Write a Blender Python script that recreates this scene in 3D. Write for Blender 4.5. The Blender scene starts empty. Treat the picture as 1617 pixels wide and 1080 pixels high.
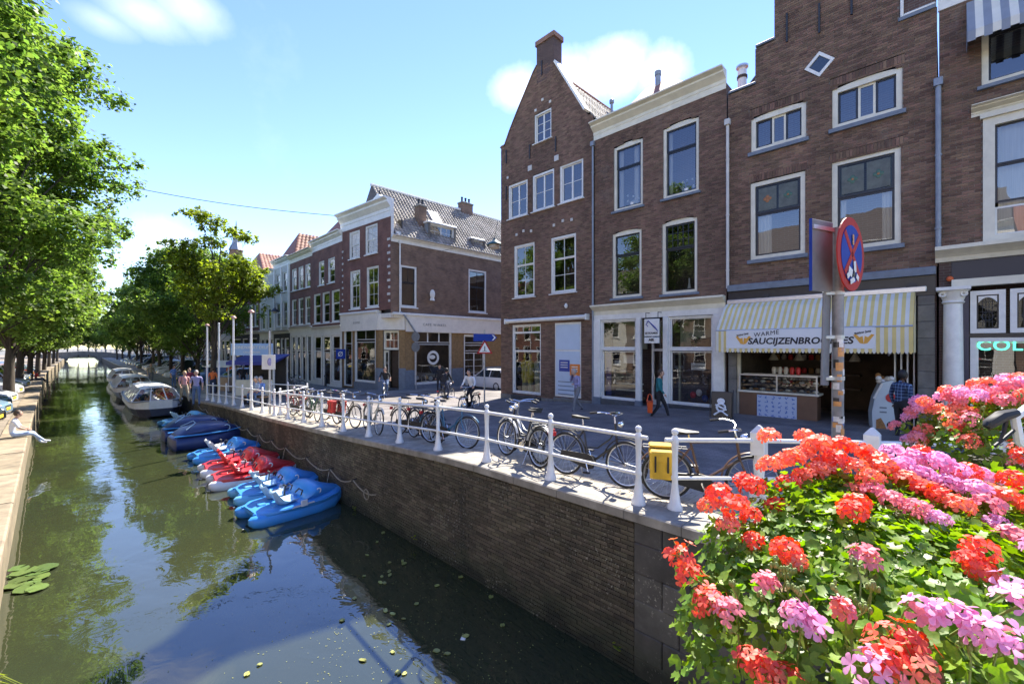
import bpy, bmesh, math, random
import numpy as np
from mathutils import Vector, Matrix
R = math.radians
rnd = random.Random(7)
S2 = math.sqrt(2.0)
SC = bpy.context.scene
COL = SC.collection
# ------------------------------------------------------------------ camera, sky, sun, exposure
# x = across the canal towards the shops, y = down the canal, z up; water at z = 0
CZ, FPX, CX, HY = 4.14, 685.0, 808.5, 548.0
cam_d = bpy.data.cameras.new('camera')
cam = bpy.data.objects.new('camera', cam_d)
COL.objects.link(cam)
cam.location = (0, 0, CZ)
cam.rotation_euler = (R(90), 0, R(-45))
cam_d.sensor_width = 36
cam_d.lens = 36 * FPX / 1617
cam_d.shift_y = 8 / 1617
cam_d.clip_start = 0.05
cam_d.clip_end = 2000
SC.camera = cam
SUN_AZ = math.atan2(.92, .39)      # from +y towards +x
SUN_EL = R(48)
w = bpy.data.worlds.new("World")
SC.world = w
w.use_nodes = True
nt = w.node_tree
bg = nt.nodes['Background']
sky = nt.nodes.new('ShaderNodeTexSky')
sky.sky_type = 'NISHITA'
sky.sun_disc = False
sky.sun_elevation = SUN_EL
sky.sun_rotation = SUN_AZ
sky.air_density = 1.0
sky.dust_density = 0.0
sky.ozone_density = 1.6
SKY_STRENGTH = 0.115
bg.inputs['Strength'].default_value = SKY_STRENGTH
def wn(t, **k):
    n = nt.nodes.new(t)
    for a, b in k.items():
        setattr(n, a, b)
    return n
def wmath(op, a, b=None, c=None, clamp=False):
    n = wn('ShaderNodeMath', operation=op, use_clamp=clamp)
    for i, v in enumerate((a, b, c)):
        if v is None: continue
        if isinstance(v, (int, float)): n.inputs[i].default_value = v
        else: nt.links.new(v, n.inputs[i])
    return n.outputs[0]
def pix_dir(px, py):
    r = (px - CX) / FPX
    v = Vector(((r + 1) / S2, (1 - r) / S2, (HY - py) / FPX))
    return v.normalized()
tc = wn('ShaderNodeTexCoord')
noi = wn('ShaderNodeTexNoise')
noi.inputs['Scale'].default_value = 5.0
noi.inputs['Detail'].default_value = 9
noi.inputs['Roughness'].default_value = 0.6
nt.links.new(tc.outputs['Generated'], noi.inputs['Vector'])
noi2 = wn('ShaderNodeTexNoise')
noi2.inputs['Scale'].default_value = 2.6
noi2.inputs['Detail'].default_value = 8
noi2.inputs['Roughness'].default_value = 0.62
nt.links.new(tc.outputs['Generated'], noi2.inputs['Vector'])
mask = None
for px, py, rad, sq, st in ((820, 138, .052, 1.6, .7), (900, 130, .066, 1.6, .8), (975, 108, .066, 1.6, .85), (1050, 110, .06, 1.6, .85), (300, 10, .05, 1.7, .38), (225, 20, .05, 2.2, .36), (160, 33, .035, 2.4, .25), (262, 385, .045, .9, .45), (-1500, 60, .25, 1.5, .9), (640, -420, .2, 1.4, .7), (1500, -500, .2, 1.4, .8)):
    d = pix_dir(px, py)
    sub = wn('ShaderNodeVectorMath', operation='SUBTRACT')
    nt.links.new(tc.outputs['Generated'], sub.inputs[0]); sub.inputs[1].default_value = d
    mul = wn('ShaderNodeVectorMath', operation='MULTIPLY')
    nt.links.new(sub.outputs[0], mul.inputs[0]); mul.inputs[1].default_value = (1, 1, sq)
    ln = wn('ShaderNodeVectorMath', operation='LENGTH')
    nt.links.new(mul.outputs[0], ln.inputs[0])
    m = wmath('DIVIDE', ln.outputs['Value'], rad)
    m = wmath('SUBTRACT', 1.15, m)
    nz = wmath('MULTIPLY', wmath('SUBTRACT', noi.outputs['Fac'], .5), 2.4)
    m = wmath('ADD', m, nz)
    m = wmath('MULTIPLY', m, st * .85, clamp=True)
    mask = m if mask is None else wmath('MAXIMUM', mask, m)
veil = wmath('MULTIPLY', wmath('SUBTRACT', noi2.outputs['Fac'], .56), 0.5, clamp=True)
mask = wmath('MAXIMUM', mask, veil)
# below the horizon the sky stays as it is; clouds only above it
sep = wn('ShaderNodeSeparateXYZ'); nt.links.new(tc.outputs['Generated'], sep.inputs[0])
mask = wmath('MULTIPLY', mask, wmath('MULTIPLY', sep.outputs['Z'], 12, clamp=True))
mask = wmath('MULTIPLY', mask, .9)
hs = wn('ShaderNodeHueSaturation')
hs.inputs['Saturation'].default_value = 1.16
hs.inputs['Hue'].default_value = 0.519
nt.links.new(sky.outputs[0], hs.inputs['Color'])
mix = wn('ShaderNodeMixRGB')
nt.links.new(mask, mix.inputs[0])
nt.links.new(hs.outputs[0], mix.inputs[1])
mix.inputs[2].default_value = (5.6, 5.7, 5.8, 1)
nt.links.new(mix.outputs[0], bg.inputs['Color'])
sd = bpy.data.lights.new('sun', 'SUN')
sd.energy = 4.3
sd.angle = R(.55)
sd.color = (1.0, .94, .84)
sun = bpy.data.objects.new('sun', sd)
COL.objects.link(sun)
sdir = Vector((math.sin(SUN_AZ) * math.cos(SUN_EL), math.cos(SUN_AZ) * math.cos(SUN_EL), math.sin(SUN_EL)))
sun.rotation_euler = sdir.to_track_quat('Z', 'Y').to_euler()
sun.location = (60, 30, 80)
vs = SC.view_settings
vs.view_transform = 'Standard'; vs.look = 'None'; vs.gamma = 1; vs.use_curve_mapping = False
vs.exposure = 1.8
SC.cycles.max_bounces = 10
SC.cycles.transparent_max_bounces = 16
SC.cycles.caustics_reflective = False
SC.cycles.caustics_refractive = False

# ------------------------------------------------------------------ photo measurements -> places
def _ray(px, py):
    r = (px - CX) / FPX
    return Vector(((r + 1) / S2, (1 - r) / S2, (HY - py) / FPX))   # per metre of depth
def at_x(px, py, x):
    v = _ray(px, py); k = x / v.x
    return Vector((x, v.y * k, CZ + v.z * k))
def at_z(px, py, z):
    v = _ray(px, py); k = (z - CZ) / v.z
    return Vector((v.x * k, v.y * k, z))
def at_d(px, py, d):
    v = _ray(px, py)
    return Vector((v.x * d, v.y * d, CZ + v.z * d))
def lerp_tab(tab, t):
    if t <= tab[0][0]: return tab[0][1]
    for (a, za), (b, zb) in zip(tab, tab[1:]):
        if t <= b: return za + (zb - za) * (t - a) / (b - a)
    return tab[-1][1]
ZQ = ((-12, 2.06), (6.5, 2.06), (11, 1.82), (18, 1.52), (24, 1.36), (30, 1.06), (36, 1.0))
ZF = ((-12, 1.78), (2, 1.72), (4.4, 1.66), (11, 1.52), (16.7, 1.28), (26, 1.24), (34, 1.02), (40, 1.0))
def zs(x, y):                       # street height on the shop side
    f = min(max((x - 5.0) / 10.9, 0), 1)
    return lerp_tab(ZQ, y) * (1 - f) + lerp_tab(ZF, y) * f
LQ = ((-30, -.75), (0, -.75), (9, -.82), (26, -1.4), (75, -2.8), (260, -2.8))
def xl(y): return lerp_tab(LQ, y)  # left bank water edge
ZL = 1.0

# ------------------------------------------------------------------ mesh helpers
class MB:
    def __init__(s): s.v = []; s.f = []; s.m = []
    def add(s, vs, fs, mi=0, M=None):
        o = len(s.v)
        if M is not None: vs = [M @ Vector(p) for p in vs]
        s.v.extend([tuple(p) for p in vs])
        s.f.extend([tuple(i + o for i in f) for f in fs]); s.m.extend([mi] * len(fs))
        return s
    def box(s, x0, x1, y0, y1, z0, z1, mi=0, M=None):
        return s.add([(x0,y0,z0),(x1,y0,z0),(x1,y1,z0),(x0,y1,z0),(x0,y0,z1),(x1,y0,z1),(x1,y1,z1),(x0,y1,z1)],
              [(0,3,2,1),(4,5,6,7),(0,1,5,4),(1,2,6,5),(2,3,7,6),(3,0,4,7)], mi, M)
    def cbox(s, c, sx, sy, sz, M=None, mi=0):
        return s.box(c[0]-sx/2,c[0]+sx/2,c[1]-sy/2,c[1]+sy/2,c[2]-sz/2,c[2]+sz/2, mi, M)
    def bevbox(s, x0, x1, y0, y1, z0, z1, b, mi=0, M=None):
        # box with chamfered vertical and top edges
        def ring(i, z):
            return [(x0+i,y0+b+i*0,z),(x0+b,y0+i,z),(x1-b,y0+i,z),(x1-i,y0+b,z),(x1-i,y1-b,z),(x1-b,y1-i,z),(x0+b,y1-i,z),(x0+i,y1-b,z)]
        r0 = ring(0, z0); r1 = ring(0, z1-b)
        r2 = [(x0+b+b*.0,y0+b*1.5,z1),(x0+b*1.5,y0+b,z1),(x1-b*1.5,y0+b,z1),(x1-b,y0+b*1.5,z1),(x1-b,y1-b*1.5,z1),(x1-b*1.5,y1-b,z1),(x0+b*1.5,y1-b,z1),(x0+b,y1-b*1.5,z1)]
        vs = r0+r1+r2; fs = [tuple(range(7,-1,-1)), tuple(range(16,24))]
        for k in range(8):
            n = (k+1)%8
            fs += [(k,n,8+n,8+k),(8+k,8+n,16+n,16+k)]
        return s.add(vs, fs, mi, M)
    def quad(s, a, b, c, d, mi=0): return s.add([a,b,c,d], [(0,1,2,3)], mi)
    def poly(s, pts, mi=0): return s.add(pts, [tuple(range(len(pts)))], mi)
    def prism(s, poly, a0, a1, axis='y', mi=0, M=None):
        # poly: 2D list counter-clockwise; axis y: (x,z); axis x: (y,z); axis z: (x,y)
        def mk(p, a):
            return (p[0], a, p[1]) if axis == 'y' else ((a, p[0], p[1]) if axis == 'x' else (p[0], p[1], a))
        n = len(poly)
        vs = [mk(p, a0) for p in poly] + [mk(p, a1) for p in poly]
        fs = [tuple(range(n)), tuple(range(2*n-1, n-1, -1))]
        for k in range(n):
            j = (k+1) % n
            fs.append((k, n+k, n+j, j))
        if axis == 'z' or axis == 'x': fs = [tuple(reversed(f)) for f in fs]
        return s.add(vs, fs, mi, M)
    def tube(s, pts, r, n=6, caps=True, mi=0, M=None, flat=1.0):
        pts = [Vector(p) for p in pts]
        rs = r if isinstance(r, (list, tuple)) else [r]*len(pts)
        vs = []; prev = None
        for i, p in enumerate(pts):
            if i == 0: t = pts[1]-p
            elif i == len(pts)-1: t = p-pts[i-1]
            else: t = (pts[i+1]-p).normalized() + (p-pts[i-1]).normalized()
            if t.length < 1e-9: t = Vector((0,0,1))
            t.normalize()
            if prev is None:
                a = Vector((0,0,1)) if abs(t.z) < .9 else Vector((1,0,0))
                u = t.cross(a).normalized()
            else:
                u = (prev - t*prev.dot(t))
                u = u.normalized() if u.length > 1e-6 else t.orthogonal().normalized()
            prev = u; v = t.cross(u)
            for k in range(n):
                an = 2*math.pi*k/n
                vs.append(p + (u*math.cos(an) + v*math.sin(an)*flat)*rs[i])
        fs = []
        for i in range(len(pts)-1):
            for k in range(n):
                j = (k+1) % n
                fs.append((i*n+k, i*n+j, (i+1)*n+j, (i+1)*n+k))
        if caps:
            fs.append(tuple(range(n-1,-1,-1))); fs.append(tuple(range((len(pts)-1)*n, len(pts)*n)))
        return s.add(vs, fs, mi, M)
    def lathe(s, prof, n=10, c=(0,0,0), mi=0, M=None, cap=True, axis='z'):
        vs = []; fs = []
        for r, z in prof:
            for k in range(n):
                a = 2*math.pi*k/n
                p = (r*math.cos(a), r*math.sin(a), z)
                if axis == 'y': p = (p[0], -p[2], p[1])
                if axis == 'x': p = (p[2], p[0], p[1])
                vs.append((c[0]+p[0], c[1]+p[1], c[2]+p[2]))
        for i in range(len(prof)-1):
            for k in range(n):
                j = (k+1) % n
                fs.append((i*n+k, i*n+j, (i+1)*n+j, (i+1)*n+k))
        if cap:
            fs.append(tuple(range(n-1,-1,-1))); fs.append(tuple(range((len(prof)-1)*n, len(prof)*n)))
        return s.add(vs, fs, mi, M)
    def ball(s, c, r, n=10, m=6, sc=(1,1,1), mi=0, M=None):
        vs = [(c[0], c[1], c[2]-r*sc[2])]; fs = []
        for i in range(1, m):
            b = math.pi*i/m
            for k in range(n):
                a = 2*math.pi*k/n
                vs.append((c[0]+r*sc[0]*math.sin(b)*math.cos(a), c[1]+r*sc[1]*math.sin(b)*math.sin(a), c[2]-r*sc[2]*math.cos(b)))
        vs.append((c[0], c[1], c[2]+r*sc[2])); L = len(vs)-1
        for k in range(n):
            j = (k+1) % n
            fs.append((0, 1+j, 1+k)); fs.append((L, 1+(m-2)*n+k, 1+(m-2)*n+j))
            for i in range(m-2):
                fs.append((1+i*n+k, 1+i*n+j, 1+(i+1)*n+j, 1+(i+1)*n+k))
        return s.add(vs, fs, mi, M)
    def torus(s, c, R_, r, n=24, m=6, axis='y', mi=0, M=None, sq=1.0):
        vs = []; fs = []
        for i in range(n):
            a = 2*math.pi*i/n
            for k in range(m):
                b = 2*math.pi*k/m
                rr = R_ + r*math.cos(b); h = r*math.sin(b)*sq
                if axis == 'y': p = (rr*math.cos(a), h, rr*math.sin(a))
                elif axis == 'x': p = (h, rr*math.cos(a), rr*math.sin(a))
                else: p = (rr*math.cos(a), rr*math.sin(a), h)
                vs.append((c[0]+p[0], c[1]+p[1], c[2]+p[2]))
        for i in range(n):
            for k in range(m):
                i2 = (i+1) % n; k2 = (k+1) % m
                f = (i*m+k, i*m+k2, i2*m+k2, i2*m+k)
                fs.append(f if axis == 'y' else tuple(reversed(f)))
        return s.add(vs, fs, mi, M)
    def mesh(s, name, mats, smooth=False):
        me = bpy.data.meshes.new(name)
        me.from_pydata(s.v, [], s.f)
        for m in (mats if isinstance(mats, (list, tuple)) else [mats]): me.materials.append(m)
        if any(s.m): me.polygons.foreach_set('material_index', s.m)
        if smooth: shade(me, smooth)
        me.update()
        return me
    def build(s, name, mats, parent=None, smooth=False, loc=None, rot=None):
        return link(name, s.mesh(name, mats, smooth), parent, loc, rot)
def shade(me, angle):
    me.polygons.foreach_set('use_smooth', [True]*len(me.polygons))
    if angle is not True:
        bm = bmesh.new(); bm.from_mesh(me)
        ca = math.radians(angle)
        for e in bm.edges:
            if len(e.link_faces) == 2 and e.calc_face_angle(0) > ca: e.smooth = False
        bm.to_mesh(me); bm.free()
def link(name, data, parent=None, loc=None, rot=None, scale=None):
    o = bpy.data.objects.new(name, data)
    COL.objects.link(o)
    if parent is not None: o.parent = parent
    if loc is not None: o.location = loc
    if rot is not None: o.rotation_euler = rot
    if scale is not None: o.scale = scale
    return o
def tag(o, label=None, cat=None, group=None, kind=None):
    if label: o['label'] = label
    if cat: o['category'] = cat
    if group: o['group'] = group
    if kind: o['kind'] = kind
    return o
def thing(name, label, cat, loc=(0,0,0), rz=0, group=None):
    o = bpy.data.objects.new(name, None); COL.objects.link(o)
    o.empty_display_size = .2
    o.location = loc; o.rotation_euler = (0,0,rz)
    return tag(o, label, cat, group)
def kids(o): return [c for c in o.children]
def dup(root, loc, rz=None, label=None, group=None, swap=None, rot=None, scale=None):
    def cp(o, par):
        c = o.copy(); COL.objects.link(c)
        if par is not None: c.parent = par
        if swap and o.type == 'MESH' and o.data.materials and o.data.materials[0] and o.data.materials[0].name in swap:
            c.data = recol(o.data, swap)
        for ch in list(o.children): cp(ch, c)
        return c
    r = cp(root, None)
    r.location = loc
    if rz is not None: r.rotation_euler = (0,0,rz)
    if rot is not None: r.rotation_euler = rot
    if scale is not None: r.scale = (scale,)*3
    if label: r['label'] = label
    if group: r['group'] = group
    return r
_rc = {}
def recol(me, swap):
    key = (me.name, tuple(sorted((k, v.name) for k, v in swap.items())))
    if key not in _rc:
        m2 = me.copy()
        for i, m in enumerate(m2.materials):
            if m and m.name in swap: m2.materials[i] = swap[m.name]
        _rc[key] = m2
    return _rc[key]
_tx = {}
def text_mesh(body, size, mat, extrude=.004, shear=0, offset=0, align='CENTER', spacing=1.0, smallcaps=False):
    key = (body, size, mat.name, extrude, shear, offset, align, spacing)
    if key in _tx: return _tx[key]
    cu = bpy.data.curves.new('lettering', 'FONT')
    cu.body = body; cu.size = size; cu.extrude = extrude; cu.shear = shear; cu.offset = offset
    cu.align_x = align; cu.align_y = 'CENTER'; cu.space_character = spacing; cu.resolution_u = 3
    o = bpy.data.objects.new('tmp', cu); COL.objects.link(o)
    dg = bpy.context.evaluated_depsgraph_get()
    me = bpy.data.meshes.new_from_object(o.evaluated_get(dg))
    me.materials.clear(); me.materials.append(mat)
    bpy.data.objects.remove(o); bpy.data.curves.remove(cu)
    _tx[key] = me
    return me
def text(body, size, mat, parent, loc, rot=(R(90),0,0), name='lettering', **k):
    return link(name, text_mesh(body, size, mat, **k), parent, loc, rot)

# ------------------------------------------------------------------ materials
def nn(t, typ, **k):
    n = t.nodes.new(typ)
    for a, b in k.items(): setattr(n, a, b)
    return n
MATS = {}
def mat(name, col, rough=.6, var=.0, scale=6.0, metal=0, bump=0, bscale=40, spec=.5, detail=5, col2=None, coat=0, emis=None, estr=0, rand=0, island=0, trans=0, stretch=None, sss=0):
    if name in MATS: return MATS[name]
    m = bpy.data.materials.new(name); m.use_nodes = True; MATS[name] = m
    t = m.node_tree; p = t.nodes['Principled BSDF']
    p.inputs['Roughness'].default_value = rough
    p.inputs['Metallic'].default_value = metal
    p.inputs['Specular IOR Level'].default_value = spec
    p.inputs['Coat Weight'].default_value = coat
    p.inputs['Coat Roughness'].default_value = .08
    if emis is not None:
        p.inputs['Emission Color'].default_value = (*emis, 1); p.inputs['Emission Strength'].default_value = estr
    p.inputs['Base Color'].default_value = (*col, 1)
    out = None
    tcn = nn(t, 'ShaderNodeTexCoord')
    vec = tcn.outputs['Object']
    if stretch:
        mp = nn(t, 'ShaderNodeMapping'); mp.inputs['Scale'].default_value = stretch
        t.links.new(vec, mp.inputs[0]); vec = mp.outputs[0]
    if var or col2:
        n = nn(t, 'ShaderNodeTexNoise'); n.inputs['Scale'].default_value = scale; n.inputs['Detail'].default_value = detail
        n.inputs['Roughness'].default_value = .62
        t.links.new(vec, n.inputs['Vector'])
        rp = nn(t, 'ShaderNodeMapRange'); rp.inputs['From Min'].default_value = .3; rp.inputs['From Max'].default_value = .7
        t.links.new(n.outputs['Fac'], rp.inputs['Value'])
        mx = nn(t, 'ShaderNodeMixRGB')
        c2 = col2 if col2 else tuple(c*(1-var) for c in col)
        c1 = col if col2 else tuple(min(c*(1+var*.6), .95) for c in col)
        mx.inputs[1].default_value = (*c1, 1); mx.inputs[2].default_value = (*c2, 1)
        t.links.new(rp.outputs[0], mx.inputs[0]); out = mx.outputs[0]
    if rand or island:
        srcs = None
        if rand:
            oi = nn(t, 'ShaderNodeObjectInfo'); srcs = oi.outputs['Random']; amt = rand
        if island:
            g = nn(t, 'ShaderNodeNewGeometry'); amt = island
            if srcs is None: srcs = g.outputs['Random Per Island']
            else:
                ad = nn(t, 'ShaderNodeMath', operation='ADD'); t.links.new(srcs, ad.inputs[0]); t.links.new(g.outputs['Random Per Island'], ad.inputs[1])
                fr = nn(t, 'ShaderNodeMath', operation='FRACT'); t.links.new(ad.outputs[0], fr.inputs[0]); srcs = fr.outputs[0]
        hsv = nn(t, 'ShaderNodeHueSaturation')
        mr = nn(t, 'ShaderNodeMapRange'); mr.inputs['To Min'].default_value = 1-amt; mr.inputs['To Max'].default_value = 1+amt*.9
        t.links.new(srcs, mr.inputs['Value']); t.links.new(mr.outputs[0], hsv.inputs['Value'])
        ml = nn(t, 'ShaderNodeMath', operation='MULTIPLY_ADD'); ml.inputs[1].default_value = 7.31; ml.inputs[2].default_value = 0
        f2 = nn(t, 'ShaderNodeMath', operation='FRACT'); t.links.new(srcs, ml.inputs[0]); t.links.new(ml.outputs[0], f2.inputs[0])
        mh = nn(t, 'ShaderNodeMapRange'); mh.inputs['To Min'].default_value = .5-amt*.035; mh.inputs['To Max'].default_value = .5+amt*.035
        t.links.new(f2.outputs[0], mh.inputs['Value']); t.links.new(mh.outputs[0], hsv.inputs['Hue'])
        if out is None: hsv.inputs['Color'].default_value = (*col, 1)
        else: t.links.new(out, hsv.inputs['Color'])
        out = hsv.outputs[0]
    if out is not None: t.links.new(out, p.inputs['Base Color'])
    if bump:
        b = nn(t, 'ShaderNodeBump'); b.inputs['Strength'].default_value = bump; b.inputs['Distance'].default_value = .02
        n2 = nn(t, 'ShaderNodeTexNoise'); n2.inputs['Scale'].default_value = bscale; n2.inputs['Detail'].default_value = 4
        t.links.new(vec, n2.inputs['Vector']); t.links.new(n2.outputs['Fac'], b.inputs['Height']); t.links.new(b.outputs[0], p.inputs['Normal'])
    if trans:
        tr = nn(t, 'ShaderNodeBsdfTranslucent')
        hs2 = nn(t, 'ShaderNodeHueSaturation'); hs2.inputs['Saturation'].default_value = 1.15; hs2.inputs['Value'].default_value = 1.6
        if out is not None: t.links.new(out, hs2.inputs['Color'])
        else: hs2.inputs['Color'].default_value = (*col, 1)
        t.links.new(hs2.outputs[0], tr.inputs['Color'])
        ms = nn(t, 'ShaderNodeMixShader'); ms.inputs[0].default_value = trans
        t.links.new(p.outputs[0], ms.inputs[1]); t.links.new(tr.outputs[0], ms.inputs[2])
        t.links.new(ms.outputs[0], t.nodes['Material Output'].inputs['Surface'])
    return m
def glass_mat(name, tint=(.8,.85,.85), base=.10, ior=1.5, wob=.02):
    m = bpy.data.materials.new(name); m.use_nodes = True; MATS[name] = m
    t = m.node_tree; t.nodes.remove(t.nodes['Principled BSDF'])
    tr = nn(t, 'ShaderNodeBsdfTransparent'); tr.inputs[0].default_value = (*tint, 1)
    gl = nn(t, 'ShaderNodeBsdfGlossy'); gl.inputs['Roughness'].default_value = 0.0
    fr = nn(t, 'ShaderNodeFresnel'); fr.inputs['IOR'].default_value = ior
    mr = nn(t, 'ShaderNodeMapRange'); mr.inputs['To Min'].default_value = base; mr.inputs['To Max'].default_value = 1
    t.links.new(fr.outputs[0], mr.inputs['Value'])
    b = nn(t, 'ShaderNodeBump'); b.inputs['Strength'].default_value = wob; b.inputs['Distance'].default_value = .1
    n = nn(t, 'ShaderNodeTexNoise'); n.inputs['Scale'].default_value = 1.7; n.inputs['Detail'].default_value = 1
    tcn = nn(t, 'ShaderNodeTexCoord'); t.links.new(tcn.outputs['Object'], n.inputs['Vector'])
    t.links.new(n.outputs['Fac'], b.inputs['Height']); t.links.new(b.outputs[0], gl.inputs['Normal'])
    ms = nn(t, 'ShaderNodeMixShader'); t.links.new(mr.outputs[0], ms.inputs[0])
    t.links.new(tr.outputs[0], ms.inputs[1]); t.links.new(gl.outputs[0], ms.inputs[2])
    t.links.new(ms.outputs[0], t.nodes['Material Output'].inputs['Surface'])
    return m
def brick_tex_mat(name, c1, c2, mortar, sx=.22, sz=.07, axis='xz'):
    # for walls too far off to tell the bricks apart
    if name in MATS: return MATS[name]
    m = bpy.data.materials.new(name); m.use_nodes = True; MATS[name] = m
    t = m.node_tree; p = t.nodes['Principled BSDF']; p.inputs['Roughness'].default_value = .85
    tcn = nn(t, 'ShaderNodeTexCoord'); sp = nn(t, 'ShaderNodeSeparateXYZ'); cb = nn(t, 'ShaderNodeCombineXYZ')
    t.links.new(tcn.outputs['Object'], sp.inputs[0])
    t.links.new(sp.outputs['X' if axis == 'xz' else 'Y'], cb.inputs[0]); t.links.new(sp.outputs['Z'], cb.inputs[1])
    br = nn(t, 'ShaderNodeTexBrick'); br.inputs['Scale'].default_value = 1
    br.inputs['Brick Width'].default_value = sx; br.inputs['Row Height'].default_value = sz; br.inputs['Mortar Size'].default_value = .006
    br.inputs['Color1'].default_value = (*c1, 1); br.inputs['Color2'].default_value = (*c2, 1); br.inputs['Mortar'].default_value = (*mortar, 1)
    t.links.new(cb.outputs[0], br.inputs['Vector'])
    n = nn(t, 'ShaderNodeTexNoise'); n.inputs['Scale'].default_value = 1.3; n.inputs['Detail'].default_value = 6
    t.links.new(tcn.outputs['Object'], n.inputs['Vector'])
    hv = nn(t, 'ShaderNodeHueSaturation'); mr = nn(t, 'ShaderNodeMapRange')
    mr.inputs['From Min'].default_value = .3; mr.inputs['From Max'].default_value = .7; mr.inputs['To Min'].default_value = .7; mr.inputs['To Max'].default_value = 1.3
    t.links.new(n.outputs['Fac'], mr.inputs['Value']); t.links.new(mr.outputs[0], hv.inputs['Value'])
    t.links.new(br.outputs['Color'], hv.inputs['Color']); t.links.new(hv.outputs[0], p.inputs['Base Color'])
    return m
M = {}
M['white'] = mat('white_paint', (.78,.77,.72), .45, .10, 5, bump=.05, bscale=30)
M['cream'] = mat('cream_paint', (.74,.70,.56), .5, .10, 4, bump=.05)
M['offwhite'] = mat('grey_white_stucco', (.62,.60,.55), .7, .12, 3, bump=.1)
M['grey'] = mat('grey_paint', (.30,.32,.35), .5, .12, 5)
M['bluegrey'] = mat('blue_grey_stone', (.16,.19,.23), .6, .2, 6, bump=.1)
M['dark'] = mat('dark_paint', (.018,.019,.022), .35, .2, 8)
M['black'] = mat('black_rubber', (.012,.012,.013), .55)
M['blackgloss'] = mat('black_gloss_paint', (.012,.012,.014), .22, spec=.6)
M['iron'] = mat('dark_iron', (.035,.036,.04), .5, .2, 20, metal=.3)
M['steel'] = mat('galvanised_steel', (.42,.43,.44), .42, .22, 9, metal=.6, bump=.04)
M['chrome'] = mat('chrome', (.75,.75,.76), .18, .0, metal=1.0)
M['alu'] = mat('brushed_aluminium', (.6,.61,.62), .35, .1, 12, metal=.8)
M['zinc'] = mat('zinc_pipe', (.25,.28,.32), .5, .2, 4, metal=.25)
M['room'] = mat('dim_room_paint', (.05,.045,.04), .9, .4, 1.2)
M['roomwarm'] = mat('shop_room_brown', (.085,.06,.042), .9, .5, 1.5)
M['curtain'] = mat('pale_curtain', (.72,.69,.62), .9, .12, 3, stretch=(14,14,.3))
M['glass'] = glass_mat('window_glass', (.75,.8,.8), .16, 1.5)
M['shopglass'] = glass_mat('shop_glass', (.85,.88,.88), .09, 1.45)
M['clearglass'] = glass_mat('clear_plexiglass', (.9,.93,.93), .06, 1.4, .0)
M['leadglass'] = glass_mat('leaded_glass', (.35,.42,.36), .03, 1.25, .1)
M['mortar'] = mat('mortar', (.21,.19,.165), .95, .2, 8)
M['brick_d'] = mat('dark_brown_brick', (.168,.100,.066), .88, .22, 3.0, rand=.38, island=.38, bump=.12, bscale=60)
M['brick_p'] = mat('purple_brown_brick', (.175,.104,.071), .88, .2, 3.0, rand=.32, island=.32, bump=.12, bscale=60)
M['brick_g'] = mat('grey_brown_brick', (.085,.052,.040), .88, .3, 2.0, rand=.4, island=.4, bump=.12, bscale=60)
M['brick_q'] = mat('quay_brick', (.112,.092,.060), .92, .5, 1.1, rand=.38, island=.38, bump=.25, bscale=45, detail=8)
M['mortar_q'] = mat('quay_mortar', (.055,.048,.035), .95, .4, 3)
M['stone'] = mat('grey_natural_stone', (.20,.19,.17), .85, .28, 4, bump=.25, bscale=25)
M['stone_d'] = mat('dark_bluestone', (.075,.077,.08), .75, .3, 4, bump=.2, bscale=25, rand=.3)
M['tile_l'] = mat('pale_weathered_pantile', (.30,.26,.21), .75, .25, 5, island=.3, bump=.1)
M['tile_r'] = mat('red_pantile', (.26,.11,.065), .75, .3, 5, island=.35, bump=.1)
M['tile_d'] = mat('dark_pantile', (.10,.085,.078), .7, .3, 5, island=.3)

def patina(m, sc=.45, lo=.68, hi=1.28, bloom=.0):
    # uneven age over the whole wall: darker sooty and paler washed areas, and pale salt bloom
    t = m.node_tree; p = t.nodes['Principled BSDF']; src = p.inputs['Base Color'].links[0].from_socket
    g = nn(t, 'ShaderNodeNewGeometry')
    n = nn(t, 'ShaderNodeTexNoise'); n.inputs['Scale'].default_value = sc; n.inputs['Detail'].default_value = 8; n.inputs['Roughness'].default_value = .68
    mp = nn(t, 'ShaderNodeMapping'); mp.inputs['Scale'].default_value = (1,1,.6); t.links.new(g.outputs['Position'], mp.inputs[0]); t.links.new(mp.outputs[0], n.inputs['Vector'])
    r = nn(t, 'ShaderNodeMapRange'); r.inputs['From Min'].default_value = .32; r.inputs['From Max'].default_value = .68; r.inputs['To Min'].default_value = lo; r.inputs['To Max'].default_value = hi
    t.links.new(n.outputs['Fac'], r.inputs['Value'])
    h = nn(t, 'ShaderNodeHueSaturation'); t.links.new(r.outputs[0], h.inputs['Value']); t.links.new(src, h.inputs['Color']); out = h.outputs[0]
    if bloom:
        n2 = nn(t, 'ShaderNodeTexNoise'); n2.inputs['Scale'].default_value = 1.1; n2.inputs['Detail'].default_value = 9; n2.inputs['Roughness'].default_value = .75; t.links.new(g.outputs['Position'], n2.inputs['Vector'])
        r2 = nn(t, 'ShaderNodeMapRange'); r2.inputs['From Min'].default_value = .58; r2.inputs['From Max'].default_value = .72; r2.inputs['To Max'].default_value = bloom; t.links.new(n2.outputs['Fac'], r2.inputs['Value'])
        mx = nn(t, 'ShaderNodeMixRGB'); t.links.new(r2.outputs[0], mx.inputs[0]); t.links.new(out, mx.inputs[1]); mx.inputs[2].default_value = (.30,.25,.22,1); out = mx.outputs[0]
    t.links.new(out, p.inputs['Base Color'])
patina(M['brick_d'], bloom=.35); patina(M['brick_p'], bloom=.25); patina(M['mortar'])
patina(M['white'], .8, .86, 1.04); patina(M['cream'], .8, .84, 1.04); patina(M['offwhite'], .7, .8, 1.05)
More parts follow.
